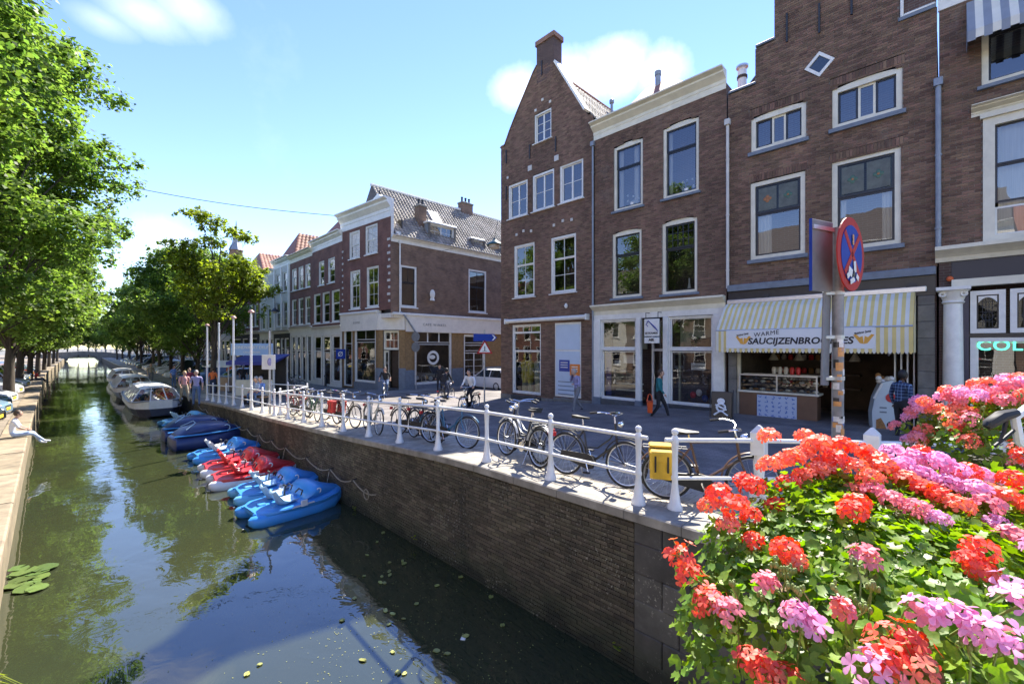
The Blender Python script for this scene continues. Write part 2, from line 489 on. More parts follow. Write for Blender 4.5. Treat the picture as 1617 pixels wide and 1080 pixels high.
# ------------------------------------------------------------------ people: one skinned body each, built while the scene is still small
M['skin'] = mat('skin', (.55,.33,.23), .55); M['skin_d'] = mat('dark_skin', (.10,.055,.035), .5)
def cloth(name, c, v=.25): M[name] = mat(name, c, .85, v, 7, bump=.1, bscale=30); return M[name]
cloth('black_cloth', (.02,.02,.024)); cloth('white_cloth', (.75,.75,.76), .06); cloth('navy_cloth', (.03,.045,.09)); cloth('jeans', (.10,.16,.28)); cloth('lilac_cloth', (.33,.31,.50))
cloth('grey_cloth', (.20,.20,.21)); cloth('teal_cloth', (.02,.16,.17)); cloth('pink_cloth', (.70,.36,.33)); cloth('blue_shirt', (.16,.28,.62)); cloth('red_cloth', (.55,.05,.04)); cloth('maroon_cloth', (.25,.03,.06)); cloth('orange_cloth', (.75,.17,.04)); cloth('pale_blue_cloth', (.45,.55,.72)); cloth('khaki_cloth', (.34,.28,.19))
def plaid_mat():
    m = mat('plaid_shirt', (.03,.05,.11), .85); t = m.node_tree; p = t.nodes['Principled BSDF']
    tcn = nn(t, 'ShaderNodeTexCoord'); s = nn(t, 'ShaderNodeSeparateXYZ'); t.links.new(tcn.outputs['Object'], s.inputs[0]); acc = None
    for ax in 'YZ':
        a = nn(t, 'ShaderNodeMath', operation='MULTIPLY'); a.inputs[1].default_value = 13; t.links.new(s.outputs[ax], a.inputs[0])
        f = nn(t, 'ShaderNodeMath', operation='FRACT'); t.links.new(a.outputs[0], f.inputs[0])
        g = nn(t, 'ShaderNodeMath', operation='LESS_THAN'); g.inputs[1].default_value = .22; t.links.new(f.outputs[0], g.inputs[0])
        if acc is None: acc = g.outputs[0]
        else:
            h = nn(t, 'ShaderNodeMath', operation='ADD'); t.links.new(acc, h.inputs[0]); t.links.new(g.outputs[0], h.inputs[1]); acc = h.outputs[0]
    d = nn(t, 'ShaderNodeMath', operation='MULTIPLY'); d.inputs[1].default_value = .5; t.links.new(acc, d.inputs[0])
    mx = nn(t, 'ShaderNodeMixRGB'); mx.inputs[1].default_value = (.02,.035,.085,1); mx.inputs[2].default_value = (.22,.33,.50,1)
    t.links.new(d.outputs[0], mx.inputs[0]); t.links.new(mx.outputs[0], p.inputs['Base Color'])
    M['plaid'] = m
plaid_mat()
HAIR = {k: mat('hair_'+k, c, .6, .3, 30) for k, c in dict(black=(.012,.01,.009), brown=(.07,.04,.02), grey=(.38,.36,.34), blond=(.36,.24,.10), red=(.22,.08,.03)).items()}
# joints: x forward, y left, z up, for a 1.72 m adult
STAND = dict(pel=(0,0,.93), bel=(0,0,1.08), che=(.01,0,1.28), nek=(.0,0,1.45), hed=(.02,0,1.52), shL=(0,.19,1.40), shR=(0,-.19,1.40), elL=(-.03,.25,1.12), elR=(-.03,-.25,1.12), wrL=(.06,.26,.88), wrR=(.06,-.26,.88),
    hiL=(0,.10,.90), hiR=(0,-.10,.90), knL=(.03,.11,.49), knR=(.03,-.11,.49), anL=(0,.12,.08), anR=(0,-.12,.08), toL=(.17,.14,.035), toR=(.17,-.14,.035))
def pose(**k): d = dict(STAND); d.update(k); return d
WALK = pose(knL=(.20,.11,.50), anL=(.30,.11,.10), toL=(.46,.12,.06), knR=(-.02,-.11,.48), anR=(-.26,-.11,.14), toR=(-.12,-.12,.035), elL=(-.12,.26,1.13), wrL=(-.06,.27,.88), elR=(.06,-.25,1.12), wrR=(.20,-.24,.93), hed=(.04,0,1.52))
CALL = pose(knL=(.20,.11,.50), anL=(.26,.11,.10), toL=(.42,.12,.05), knR=(-.02,-.11,.48), anR=(-.30,-.11,.14), toR=(-.16,-.12,.04), che=(.06,0,1.27), nek=(.10,0,1.43), hed=(.16,0,1.48), shL=(.07,.19,1.38), shR=(.07,-.19,1.38), elR=(.14,-.28,1.18), wrR=(.20,-.13,1.42), elL=(.10,.27,1.12), wrL=(.28,.20,1.12))
RIDE = pose(pel=(-.27,0,1.02), bel=(-.22,0,1.17), che=(-.11,0,1.35), nek=(-.04,0,1.50), hed=(.01,0,1.57), shL=(-.05,.19,1.46), shR=(-.05,-.19,1.46), elL=(.0,.29,1.20), elR=(.0,-.29,1.20), wrL=(.13,.29,1.09), wrR=(.13,-.29,1.09),
    hiL=(-.25,.10,.98), hiR=(-.25,-.10,.98), knL=(.10,.12,.80), knR=(.02,-.12,.62), anL=(-.02,.13,.44), anR=(-.14,-.13,.19), toL=(.14,.13,.42), toR=(.02,-.13,.16))
SITE = pose(pel=(-.12,0,.10), bel=(-.16,0,.26), che=(-.12,0,.46), nek=(-.06,0,.63), hed=(-.02,0,.70), shL=(-.09,.19,.57), shR=(-.09,-.19,.57), elL=(.02,.26,.33), elR=(.02,-.26,.33), wrL=(.20,.16,.24), wrR=(.20,-.16,.24),
    hiL=(-.10,.10,.09), hiR=(-.10,-.10,.09), knL=(.34,.11,.10), knR=(.34,-.11,.08), anL=(.52,.11,-.28), anR=(.62,-.11,-.22), toL=(.68,.12,-.32), toR=(.78,-.12,-.24))
SITC = pose(pel=(-.1,0,.10), bel=(-.1,0,.26), che=(-.07,0,.46), nek=(-.04,0,.63), hed=(-.01,0,.70), shL=(-.06,.19,.57), shR=(-.06,-.19,.57), elL=(.02,.25,.34), elR=(.02,-.25,.34), wrL=(.22,.16,.22), wrR=(.22,-.16,.22),
    hiL=(-.08,.10,.08), hiR=(-.08,-.10,.08), knL=(.32,.11,.12), knR=(.32,-.11,.12), anL=(.32,.11,-.30), anR=(.32,-.11,-.30), toL=(.48,.12,-.35), toR=(.48,-.12,-.35))
BONES = [('pel','bel',.145,.125,'t'),('bel','che',.125,.15,'t'),('che','nek',.15,.055,'t'),('nek','hed',.055,.05,'s'),('che','shL',.12,.068,'t'),('che','shR',.12,.068,'t'),
    ('shL','elL',.068,.047,'t'),('shR','elR',.068,.047,'t'),('elL','wrL',.044,.030,'a'),('elR','wrR',.044,.030,'a'),('pel','hiL',.14,.10,'l'),('pel','hiR',.14,.10,'l'),
    ('hiL','knL',.098,.062,'l'),('hiR','knR',.098,.062,'l'),('knL','anL',.060,.042,'c'),('knR','anR',.060,.042,'c'),('anL','toL',.045,.032,'f'),('anR','toR',.045,.032,'f')]
RAD = {}
for a, b_, ra, rb, _ in BONES:
    RAD.setdefault(a, ra); RAD.setdefault(b_, rb)
RAD.update(pel=.135, che=.145, bel=.125, shL=.07, shR=.07, hiL=.098, hiR=.098, toL=.034, toR=.034, hed=.05, nek=.055)
_bodies = {}
def body_mesh(key, P, female=False):
    if key in _bodies: return _bodies[key]
    names = list(P); me = bpy.data.meshes.new('body')
    me.from_pydata([P[n] for n in names], [(names.index(a), names.index(b_)) for a, b_, *_ in BONES], [])
    o = bpy.data.objects.new('tmp', me); COL.objects.link(o)
    o.modifiers.new('s', 'SKIN'); sb = o.modifiers.new('u', 'SUBSURF'); sb.levels = 1
    if not me.skin_vertices:
        bm = bmesh.new(); bm.from_mesh(me); bm.verts.layers.skin.verify(); bm.to_mesh(me); bm.free()
    for i, n in enumerate(names):
        r = RAD[n]; fl = .72 if n in ('pel','bel','che') else 1
        d = me.skin_vertices[0].data[i]; d.radius = (r, r*fl) if n in ('che','bel','pel') else (r, r); d.use_root = (n == 'pel')
    dg = bpy.context.evaluated_depsgraph_get(); dg.update()
    m2 = bpy.data.meshes.new_from_object(o.evaluated_get(dg)); m2.name = 'body'
    bpy.data.objects.remove(o)
    # which garment covers each face: the nearest bone
    segs = [(Vector(P[a]), Vector(P[b_]), z) for a, b_, _, _, z in BONES]
    zone = []
    for p in m2.polygons:
        c = p.center; best = 9; bz = 't'
        for a, b_, z in segs:
            d = b_-a; t = max(0, min(1, (c-a).dot(d)/max(d.length_squared, 1e-9))); L = (c-(a+d*t)).length
            if L < best: best = L; bz = z
        zone.append(bz)
    m2.polygons.foreach_set('use_smooth', [True]*len(m2.polygons))
    _bodies[key] = (m2, zone); return _bodies[key]
def person(label, loc, rz, P, key, top, legs, skin='skin', hair='brown', shoes='black_cloth', sleeves=False, shorts=False, group=None, lean=0, sc=1.0, long_hair=False, extra=None, bald=False):
    t = thing('person', label, 'person', loc, rz, group); t.scale = (sc,)*3
    src, zone = body_mesh(key, P)
    me = src.copy(); me.materials.clear()
    for m in (M[top], M[legs], M[skin], M[shoes]): me.materials.append(m)
    mp = {'t':0, 'a':0 if sleeves else 2, 's':2, 'l':1, 'c':2 if shorts else 1, 'f':3}
    me.polygons.foreach_set('material_index', [mp[z] for z in zone])
    bo = link('body', me, t)
    h = Vector(P['hed']); n = Vector(P['nek']); hc = h+Vector((.02,0,.09))
    hd = MB().ball((hc.x, hc.y, hc.z), .115, 12, 10, (.86,.72,1.06))
    hd.add([(hc.x+.088,.0,hc.z+.03),(hc.x+.085,.018,hc.z-.025),(hc.x+.085,-.018,hc.z-.025),(hc.x+.118,0,hc.z-.02)], [(0,1,3),(0,3,2),(1,2,3)])
    head = hd.build('head', M[skin], t, True)
    for s in (-1, 1):
        MB().ball((hc.x-.005, hc.y+s*.083, hc.z), .026, 6, 5, (.8,.4,1.3)).build('ear', M[skin], head, True)
        MB().ball((hc.x+.083, hc.y+s*.032, hc.z+.012), .011, 6, 4).build('eye', M['black'], head, True)
    MB().ball((hc.x+.086, hc.y, hc.z-.055), .02, 6, 4, (.4,1.2,.3)).build('mouth', mat('lips', (.35,.13,.1), .5), head, True)
    if not bald:
        hr = MB().ball((hc.x-.018, hc.y, hc.z+.022), .122, 12, 8, (.86,.78,1.02))
        # leave the face open
        hr.f = [f for f in hr.f if not (sum(hr.v[i][0] for i in f)/len(f) > hc.x+.035 and sum(hr.v[i][2] for i in f)/len(f) < hc.z+.065) and sum(hr.v[i][2] for i in f)/len(f) > hc.z-.07]
        hr.m = [0]*len(hr.f)
        hair_o = hr.build('hair', HAIR[hair], head, True)
        if long_hair: MB().ball((hc.x-.05, hc.y, hc.z-.08), .10, 10, 7, (.6,.95,1.5)).build('hair', HAIR[hair], head, True)
    for s, w_, e_ in (('L','wrL','elL'), ('R','wrR','elR')):
        wv = Vector(P[w_]); d = (wv-Vector(P[e_])).normalized(); sd_ = d.cross(Vector((0,0,1)))
        sd_ = sd_.normalized() if sd_.length > .1 else Vector((1,0,0)); up = sd_.cross(d)
        hb = MB().ball(tuple(wv+d*.045), .042, 8, 6, (.9,.7,1.0))
        for k, (off, ln) in enumerate(((-.026,.062),(-.009,.075),(.009,.07),(.026,.055))):
            b0 = wv+d*.06+sd_*off; hb.tube([tuple(b0), tuple(b0+d*ln*.55+up*.006), tuple(b0+d*ln*.85-up*.016)], [.009,.009,.007], 5)
        b0 = wv+d*.03+sd_*-.03; hb.tube([tuple(b0), tuple(b0+d*.035-sd_*.025), tuple(b0+d*.06-sd_*.03)], [.011,.010,.008], 5)
        hb.build('hand', M[skin], t, True)
    return t
for k_, p_ in (('stand', STAND), ('walk', WALK), ('call', CALL), ('ride', RIDE), ('site', SITE), ('sitc', SITC)): body_mesh(k_, p_)
# ------------------------------------------------------------------ the setting
def water_mat():
    m = bpy.data.materials.new('canal_water'); m.use_nodes = True
    t = m.node_tree; p = t.nodes['Principled BSDF']
    p.inputs['Roughness'].default_value = .015; p.inputs['IOR'].default_value = 1.6; p.inputs['Specular IOR Level'].default_value = .85
    tcn = nn(t, 'ShaderNodeTexCoord')
    n0 = nn(t, 'ShaderNodeTexNoise'); n0.inputs['Scale'].default_value = .22; n0.inputs['Detail'].default_value = 5
    t.links.new(tcn.outputs['Object'], n0.inputs['Vector'])
    mx = nn(t, 'ShaderNodeMixRGB'); mx.inputs[1].default_value = (.042,.042,.014,1); mx.inputs[2].default_value = (.022,.034,.022,1)
    t.links.new(n0.outputs['Fac'], mx.inputs[0]); t.links.new(mx.outputs[0], p.inputs['Base Color'])
    mp = nn(t, 'ShaderNodeMapping'); mp.inputs['Scale'].default_value = (1.0,.8,1); mp.inputs['Rotation'].default_value = (0,0,R(30))
    t.links.new(tcn.outputs['Object'], mp.inputs[0])
    n1 = nn(t, 'ShaderNodeTexNoise'); n1.inputs['Scale'].default_value = 2.2; n1.inputs['Detail'].default_value = 3; n1.inputs['Roughness'].default_value = .5; n1.inputs['Distortion'].default_value = .6
    n2 = nn(t, 'ShaderNodeTexNoise'); n2.inputs['Scale'].default_value = .55; n2.inputs['Detail'].default_value = 2
    n3 = nn(t, 'ShaderNodeTexNoise'); n3.inputs['Scale'].default_value = .16; n3.inputs['Detail'].default_value = 2
    for n in (n1, n2, n3): t.links.new(mp.outputs[0], n.inputs['Vector'])
    cr = nn(t, 'ShaderNodeMapRange'); cr.inputs['From Min'].default_value = .42; cr.inputs['From Max'].default_value = .62; cr.inputs['To Min'].default_value = .25
    t.links.new(n3.outputs['Fac'], cr.inputs['Value'])
    ml = nn(t, 'ShaderNodeMath', operation='MULTIPLY'); t.links.new(n1.outputs['Fac'], ml.inputs[0]); t.links.new(cr.outputs[0], ml.inputs[1])
    ad = nn(t, 'ShaderNodeMath', operation='MULTIPLY_ADD'); t.links.new(n2.outputs['Fac'], ad.inputs[0]); ad.inputs[1].default_value = 1.2; t.links.new(ml.outputs[0], ad.inputs[2])
    b = nn(t, 'ShaderNodeBump'); b.inputs['Strength'].default_value = .5; b.inputs['Distance'].default_value = .022
    t.links.new(ad.outputs[0], b.inputs['Height']); t.links.new(b.outputs[0], p.inputs['Normal'])
    return m
M['water'] = water_mat()
patina(M['kerb'] if 'kerb' in M else M['stone'], 1.2, .75, 1.15)
def ystrip(name, xa, xb, y0, y1, zf, mt, step=2.0, kind='structure'):
    # a sheet along the canal; xa, xb, zf are numbers or functions
    fa = xa if callable(xa) else (lambda y: xa)
    fb = xb if callable(xb) else (lambda y: xb)
    n = max(1, int((y1-y0)/step)); mb = MB()
    for i in range(n+1):
        y = y0+(y1-y0)*i/n
        mb.v += [(fa(y), y, zf(fa(y), y)), (fb(y), y, zf(fb(y), y))]; 
    for i in range(n):
        mb.f.append((2*i, 2*i+1, 2*i+3, 2*i+2)); mb.m.append(0)
    o = mb.build(name, mt); o['kind'] = kind
    return o
mb = MB(); mb.v = []; ys = [-40, -20, 0, 9, 26, 50, 75, 130, 190, 260]
for y in ys: mb.v += [(xl(y)-.3, y, 0), (5.25, y, 0)]
for i in range(len(ys)-1): mb.f.append((2*i, 2*i+1, 2*i+3, 2*i+2)); mb.m.append(0)
o = mb.build('canal_water', M['water']); o['kind'] = 'structure'
M['soil'] = mat('grey_ground', (.16,.15,.13), .9, .3, .4)
def pave_mat(name, c1, c2, mortar, bw, bh, rot=0, var=.25):
    m = brick_tex_mat(name, c1, c2, mortar, bw, bh)
    t = m.node_tree; sp = [n for n in t.nodes if n.type == 'SEPXYZ'][0]; cb = [n for n in t.nodes if n.type == 'COMBXYZ'][0]
    t.links.new(sp.outputs['Y'], cb.inputs[1])
    if rot:
        t.links.new(sp.outputs['Y'], cb.inputs[0]); t.links.new(sp.outputs['X'], cb.inputs[1])
    return m
M['road'] = pave_mat('grey_clinker_road', (.155,.135,.125), (.20,.175,.16), (.10,.09,.08), .21, .075, 1)
M['pavement'] = pave_mat('grey_paving_tiles', (.17,.165,.155), (.21,.20,.19), (.10,.095,.09), .3, .3)
M['quaypave'] = pave_mat('pale_quay_clinkers', (.36,.31,.235), (.43,.375,.29), (.22,.19,.15), .21, .07, 1)
M['coping'] = mat('worn_coping_stone', (.33,.30,.245), .85, .45, 2.5, bump=.2, bscale=30)
M['leftpave'] = pave_mat('tan_clinkers', (.22,.18,.135), (.27,.22,.165), (.17,.14,.1), .21, .07)
for k_ in ('road','pavement','quaypave','leftpave'): patina(M[k_], .7, .72, 1.2)
patina(M['coping'], 1.3, .7, 1.15); patina(M['tile_l'], .8, .7, 1.2)
# ground sheets to the horizon
mb = MB()
for (a, b) in ((-600, -2.9), (16.5, 600)):
    mb.box(a, b, -300, 900, -.4, .86)
o = mb.build('ground', M['soil']); o['kind'] = 'structure'
mb = MB(); mb.box(-600, 600, 262, 900, -.4, .9); o = mb.build('ground', M['soil']); o['kind'] = 'structure'
ystrip('street', 5.3, 60, -14, 262, lambda x, y: zs(x, y)-.085, M['road'], 2)
ystrip('quay_pavement', 5.35, 7.15, 9.0, 262, lambda x, y: zs(x, y), M['quaypave'], 2)
ystrip('quay_pavement_bed', 5.35, 7.15, -14, 9.02, lambda x, y: zs(x, y)-.02, M['mortar_q'], 2)
ystrip('shop_pavement', 12.7, 15.95, -14, 17.4, lambda x, y: zs(x, y)+.01, M['pavement'], 1)
ystrip('far_pavement', lambda y: 12.2, lambda y: 14.7, 25.0, 262, lambda x, y: zs(x, y)+.01, M['pavement'], 2)
mb = MB()
for i in range(12):
    a, b = 13.2+i*4, 17.2+i*4
    mb.quad((a, 24.6, zs(a, 25)+.01), (b, 24.6, zs(b, 25)+.01), (b, 26.1, zs(b, 26)+.01), (a, 26.1, zs(a, 26)+.01))
o = mb.build('side_pavement', M['pavement']); o['kind'] = 'structure'
# kerbs: stones one by one
def kerb(name, pts, wd, mt, seglen=1.0, lab=None):
    root = bpy.data.objects.new(name, None); COL.objects.link(root); root['kind'] = 'structure'
    unit = MB().box(-.5, .5, -wd/2, wd/2, -.2, .0).mesh('kerb_stone', mt)
    for (x0, y0), (x1, y1) in zip(pts, pts[1:]):
        L = math.hypot(x1-x0, y1-y0); n = int(L/seglen)
        for i in range(n):
            f0, f1 = i/n, (i+1)/n
            a = Vector((x0+(x1-x0)*f0, y0+(y1-y0)*f0, 0)); b = Vector((x0+(x1-x0)*f1, y0+(y1-y0)*f1, 0))
            a.z = zs(a.x, a.y); b.z = zs(b.x, b.y); c = (a+b)/2; d = b-a
            k = link('kerb_stone', unit, root, (c.x, c.y, c.z+.013+rnd.uniform(-.003,.003)))
            k.rotation_euler = (0, -math.asin(d.z/d.length), math.atan2(d.y, d.x)); k.scale = (d.length-.008, 1, 1)
    return root
M['kerb'] = mat('grey_kerb_stone', (.30,.285,.26), .8, .2, 3, rand=.15)
kerb('shop_kerb', [(12.62, -2), (12.62, 17.3), (15.4, 17.5)], .15, M['kerb'])
kerb('quay_kerb', [(7.22, .5), (7.22, 46)], .14, M['kerb'])
kerb('far_kerb', [(12.12, 60), (12.12, 25.6), (13.0, 24.52), (26, 24.52)], .15, M['kerb'])
# paving bricks of the near quay one by one
root = bpy.data.objects.new('quay_paving', None); COL.objects.link(root); root['kind'] = 'structure'
M['qpb'] = mat('pale_quay_paver', (.40,.35,.27), .85, .25, 2, rand=.22, island=.22, bump=.1)
unit = MB().box(-.5,.5,-.5,.5,-.5,.5).mesh('paver', M['qpb'])
cells = []
y = -1.0; row = 0
while y < 9.0:
    x = 5.42 + (row % 2)*.105 - .105
    while x < 7.12:
        cells.append((x, y)); x += .21
    y += .105; row += 1
cells.sort(key=lambda c: (c[0]-1)**2 + (c[1]-0)**2 if c[1] > 2.2 and c[0] < 6.9 else 1e6)
mb = MB()
for k, (x, y) in enumerate(cells):
    xa, xb = max(x-.101, 5.36), min(x+.101, 7.14); dz = rnd.uniform(-.003, .003); cx = (xa+xb)/2; cz = zs(cx, y)
    if xb-xa < .03: continue
    if k < 300: link('paver', unit, root, (cx, y, cz-.035+dz), None, (xb-xa, .099, .07))
    else: mb.box(xa, xb, y-.0495, y+.0495, cz-.07+dz, cz+dz)
o = mb.build('pavers', M['qpb'], root); o['kind'] = 'stuff'

# ------------------------------------------------------------------ brickwork
def scan(poly, z):
    xs = []
    n = len(poly)
    for i in range(n):
        (x0, z0), (x1, z1) = poly[i], poly[(i+1) % n]
        if (z0 <= z < z1) or (z1 <= z < z0): xs.append(x0+(x1-x0)*(z-z0)/(z1-z0))
    xs.sort()
    return list(zip(xs[::2], xs[1::2]))
def subtract(iv, cut):
    out = []
    for a, b in iv:
        segs = [(a, b)]
        for c, d in cut:
            ns = []
            for p, q in segs:
                if d <= p or c >= q: ns.append((p, q))
                else:
                    if c > p: ns.append((p, c))
                    if d < q: ns.append((d, q))
            segs = ns
        out += segs
    return [s for s in out if s[1]-s[0] > .01]
def rect(u0, u1, z0, z1): return [(u0, z0), (u1, z0), (u1, z1), (u0, z1)]
def brickwork(b, outline, holes, mt, mortar, L=.22, H=.07, parts=0, near=(0,0), joint=.011, seed=1, proud=.006, y=0.0, only=None):
    # real bricks over a recessed mortar bed, in the facade's own frame (x along, y inward, z up)
    rg = random.Random(seed)
    zs_ = [p[1] for p in outline]; z = min(zs_); zmax = max(zs_); row = 0
    bed = MB(); bricks = []
    while z < zmax:
        zm = min(z+H*.5, zmax-.001)
        iv = scan(outline, zm)
        for h in holes: iv = subtract(iv, scan(h, zm))
        zt = min(z+H, zmax)
        off = (row % 2)*L*.5 + rg.uniform(-.01,.01)
        for a, c in iv:
            bed.add([(a, y+.008, z), (c, y+.008, z), (c, y+.008, zt), (a, y+.008, zt)], [(0,1,2,3)])
            k = math.floor((a-off)/L)
            u = off+k*L
            while u < c:
                p, q = max(u, a)+joint*.5, min(u+L, c)-joint*.5
                if q-p > .025: bricks.append((p, q, z+joint*.5, zt-joint*.5))
                u += L
        z += H; row += 1
    if parts:
        bricks.sort(key=lambda r: -((r[1]-r[0]) > L*.8)*1e6 + ((r[0]-near[0])**2 + (r[2]-near[1])**2))
    unit = MB().add([(-.5,0,-.5),(.5,0,-.5),(.5,0,.5),(-.5,0,.5),(-.5,1,-.5),(.5,1,-.5),(.5,1,.5),(-.5,1,.5)],
                    [(0,1,2,3),(1,5,6,2),(4,0,3,7),(3,2,6,7),(1,0,4,5)]).mesh('brick', mt)
    for (p, q, z0, z1) in bricks[:parts]:
        yy = y-rg.uniform(0, proud)
        link('brick', unit, b, ((p+q)/2, yy, (z0+z1)/2), None, (q-p, y+.02-yy, z1-z0))
    mb = MB()
    for (p, q, z0, z1) in bricks[parts:]:
        yy = y-rg.uniform(0, proud)
        mb.add([(p,yy,z0),(q,yy,z0),(q,yy,z1),(p,yy,z1),(p,y+.02,z0),(q,y+.02,z0),(q,y+.02,z1),(p,y+.02,z1)],
               [(0,1,2,3),(1,5,6,2),(4,0,3,7),(3,2,6,7),(1,0,4,5)])
    o = mb.build('brickwork', mt, b); o['kind'] = 'stuff'
    bed.build('mortar_bed', mortar, b)
# ------------------------------------------------------------------ right quay wall
TQ = 33.0
def weather(m, algae=True):
    # algae above the waterline, pale lichen spots and dark damp runs: stains that belong to the wall
    t = m.node_tree; p = t.nodes['Principled BSDF']; src = p.inputs['Base Color'].links[0].from_socket
    g = nn(t, 'ShaderNodeNewGeometry'); sp = nn(t, 'ShaderNodeSeparateXYZ'); t.links.new(g.outputs['Position'], sp.inputs[0])
    def noise(sc, det, stretch=None):
        n = nn(t, 'ShaderNodeTexNoise'); n.inputs['Scale'].default_value = sc; n.inputs['Detail'].default_value = det; n.inputs['Roughness'].default_value = .65
        v = g.outputs['Position']
        if stretch:
            mp = nn(t, 'ShaderNodeMapping'); mp.inputs['Scale'].default_value = stretch; t.links.new(v, mp.inputs[0]); v = mp.outputs[0]
        t.links.new(v, n.inputs['Vector']); return n.outputs['Fac']
    def rng(v, a, b, c=0, d=1):
        r = nn(t, 'ShaderNodeMapRange'); r.inputs['From Min'].default_value = a; r.inputs['From Max'].default_value = b; r.inputs['To Min'].default_value = c; r.inputs['To Max'].default_value = d
        t.links.new(v, r.inputs['Value']); return r.outputs[0]
    def mixc(fac, a, col):
        x = nn(t, 'ShaderNodeMixRGB'); t.links.new(fac, x.inputs[0]); t.links.new(a, x.inputs[1]); x.inputs[2].default_value = (*col, 1); return x.outputs[0]
    c = mixc(rng(noise(.9, 6, (1,1,.35)), .46, .66, 0, .75), src, (.032,.030,.022))
    ad = nn(t, 'ShaderNodeMath', operation='MULTIPLY_ADD'); t.links.new(noise(1.4, 5), ad.inputs[0]); ad.inputs[1].default_value = 1.1; t.links.new(sp.outputs['Z'], ad.inputs[2])
    c = mixc(rng(ad.outputs[0], 1.15, .75, 0, .7), c, (.045,.052,.026))
    c = mixc(rng(ad.outputs[0], .75, .62, 0, .8), c, (.018,.020,.012))
    ln = nn(t, 'ShaderNodeMath', operation='MULTIPLY'); t.links.new(rng(noise(26, 3), .60, .66), ln.inputs[0]); t.links.new(rng(noise(.75, 3), .50, .62), ln.inputs[1])
    c = mixc(ln.outputs[0], c, (.34,.32,.26))
    t.links.new(c, p.inputs['Base Color'])
weather(M['brick_q'])
qw = thing('quay_wall', 'weathered brown brick quay wall with dark stone corner blocks above the green water', 'wall', (5.0, TQ, 0), R(-90))
top = [(TQ-y, lerp_tab(ZQ, y)-.12) for y in (TQ, 30, 24, 18, 11, 6.5, 2.8)]
outl = [(0, -.2), (TQ-2.8, -.2)] + list(reversed(top))
brickwork(qw, outl, [], M['brick_q'], M['mortar_q'], L=.20, H=.06, parts=300, near=(TQ-3.4, 1.1), seed=3, proud=.012)
# stone corner blocks
M['qstone'] = mat('dark_worn_stone', (.105,.096,.082), .85, .45, 2.2, bump=.35, bscale=18, rand=.35, detail=8)
weather(M['qstone'])
z = -.2; row = 0
rg = random.Random(5)
bed = MB().box(TQ-2.8, TQ+8, .03, .4, -.2, 1.94).build('stone_bed', M['mortar_q'], qw)
while z < 1.93:
    h = min(rg.choice((.34,.38,.44)), 1.94-z)
    u = TQ-2.8 - (0 if row % 2 else .0)
    first = True
    while u < TQ+8:
        L_ = rg.uniform(.45,.85)
        if first and row % 2: L_ = .38
        first = False
        m_ = MB().bevbox(u+.006, min(u+L_, TQ+8)-.006, -.012-rg.uniform(0,.02), .05, z+.006, z+h-.006, .012)
        m_.build('stone_block', M['qstone'], qw)
        u += L_
    z += h; row += 1
# coping stones on top
y = 32.6
while y > -7:
    L_ = rg.uniform(.75, 1.15)
    ya, yb = y, max(y-L_, -7)
    za, zb = lerp_tab(ZQ, ya), lerp_tab(ZQ, yb)
    u0, u1 = TQ-ya+.004, TQ-yb-.004
    mb = MB().add([(u0,-.05,za-.12),(u1,-.05,zb-.12),(u1,-.05,zb-.012),(u0,-.05,za-.012),(u0,.37,za-.12),(u1,.37,zb-.12),(u1,.37,zb+.004),(u0,.37,za+.004),(u0,-.03,za+.004),(u1,-.03,zb+.004)],
        [(0,1,2,3),(3,2,9,8),(8,9,6,7),(1,5,6,9,2),(4,0,3,8,7),(5,4,7,6),(1,0,4,5)])
    mb.build('coping_stone', M['coping'], qw)
    y = yb
MB().box(0, TQ+7, .37, .9, -.2, .9).build('wall_core', M['mortar_q'], qw)
# far continuation of the quay wall
M['brick_qf'] = brick_tex_mat('far_quay_brick', (.085,.06,.04), (.12,.085,.055), (.06,.05,.04), .2, .06, 'yz')
fq = thing('far_quay_wall', 'low dark quay wall running along the far right bank under the parked cars', 'wall', (0,0,0))
MB().box(5.0, 5.4, 33, 262, -.2, .88).build('wall', M['brick_qf'], fq)
MB().box(4.94, 5.42, 33, 262, .88, 1.0).build('coping', M['coping'], fq)
# ------------------------------------------------------------------ left bank
lq = thing('left_quay_wall', 'sunlit left quay wall with wide tan coping stones', 'wall', (0,0,0))
M['lstone'] = mat('tan_quay_stone', (.28,.22,.145), .85, .5, 2.0, bump=.2, bscale=25, rand=.14, detail=8)
mb = MB(); ys = [-20, 0, 9, 18, 26, 40, 60, 75, 130, 262]
M['lface'] = brick_tex_mat('left_quay_brick', (.20,.155,.095), (.25,.20,.125), (.15,.13,.09), .2, .06, 'yz')
for i in range(len(ys)-1):
    ya, yb = ys[i], ys[i+1]
    mb.quad((xl(ya), yb if False else ya, -.2), (xl(yb), yb, -.2), (xl(yb), yb, ZL-.16), (xl(ya), ya, ZL-.16))
mb.build('brick_face', M['lface'], lq)
y = 2.0
while y < 130:
    L_ = rnd.uniform(1.2, 1.7) if y < 60 else 6
    yb = y+L_
    a0, a1 = xl(y), xl(yb); dz = rnd.uniform(-.008,.008)
    MB().add([(a0+.04,y+.005,ZL-.16),(a1+.04,yb-.005,ZL-.16),(a1-.62,yb-.005,ZL-.16),(a0-.62,y+.005,ZL-.16),
              (a0+.04,y+.005,ZL-.02+dz),(a1+.04,yb-.005,ZL-.02+dz),(a1-.62,yb-.005,ZL+dz),(a0-.62,y+.005,ZL+dz),(a0+.01,y+.005,ZL+dz),(a1+.01,yb-.005,ZL+dz)],
             [(0,1,5,4),(4,5,9,8),(8,9,6,7),(2,3,7,6),(1,2,6,9,5),(3,0,4,8,7),(1,0,3,2)]).build('coping_stone', M['lstone'], lq)
    y = yb
ystrip('left_street', lambda y: -60, lambda y: xl(y)-.6, -20, 262, lambda x, y: ZL-.03, M['leftpave'], 4)
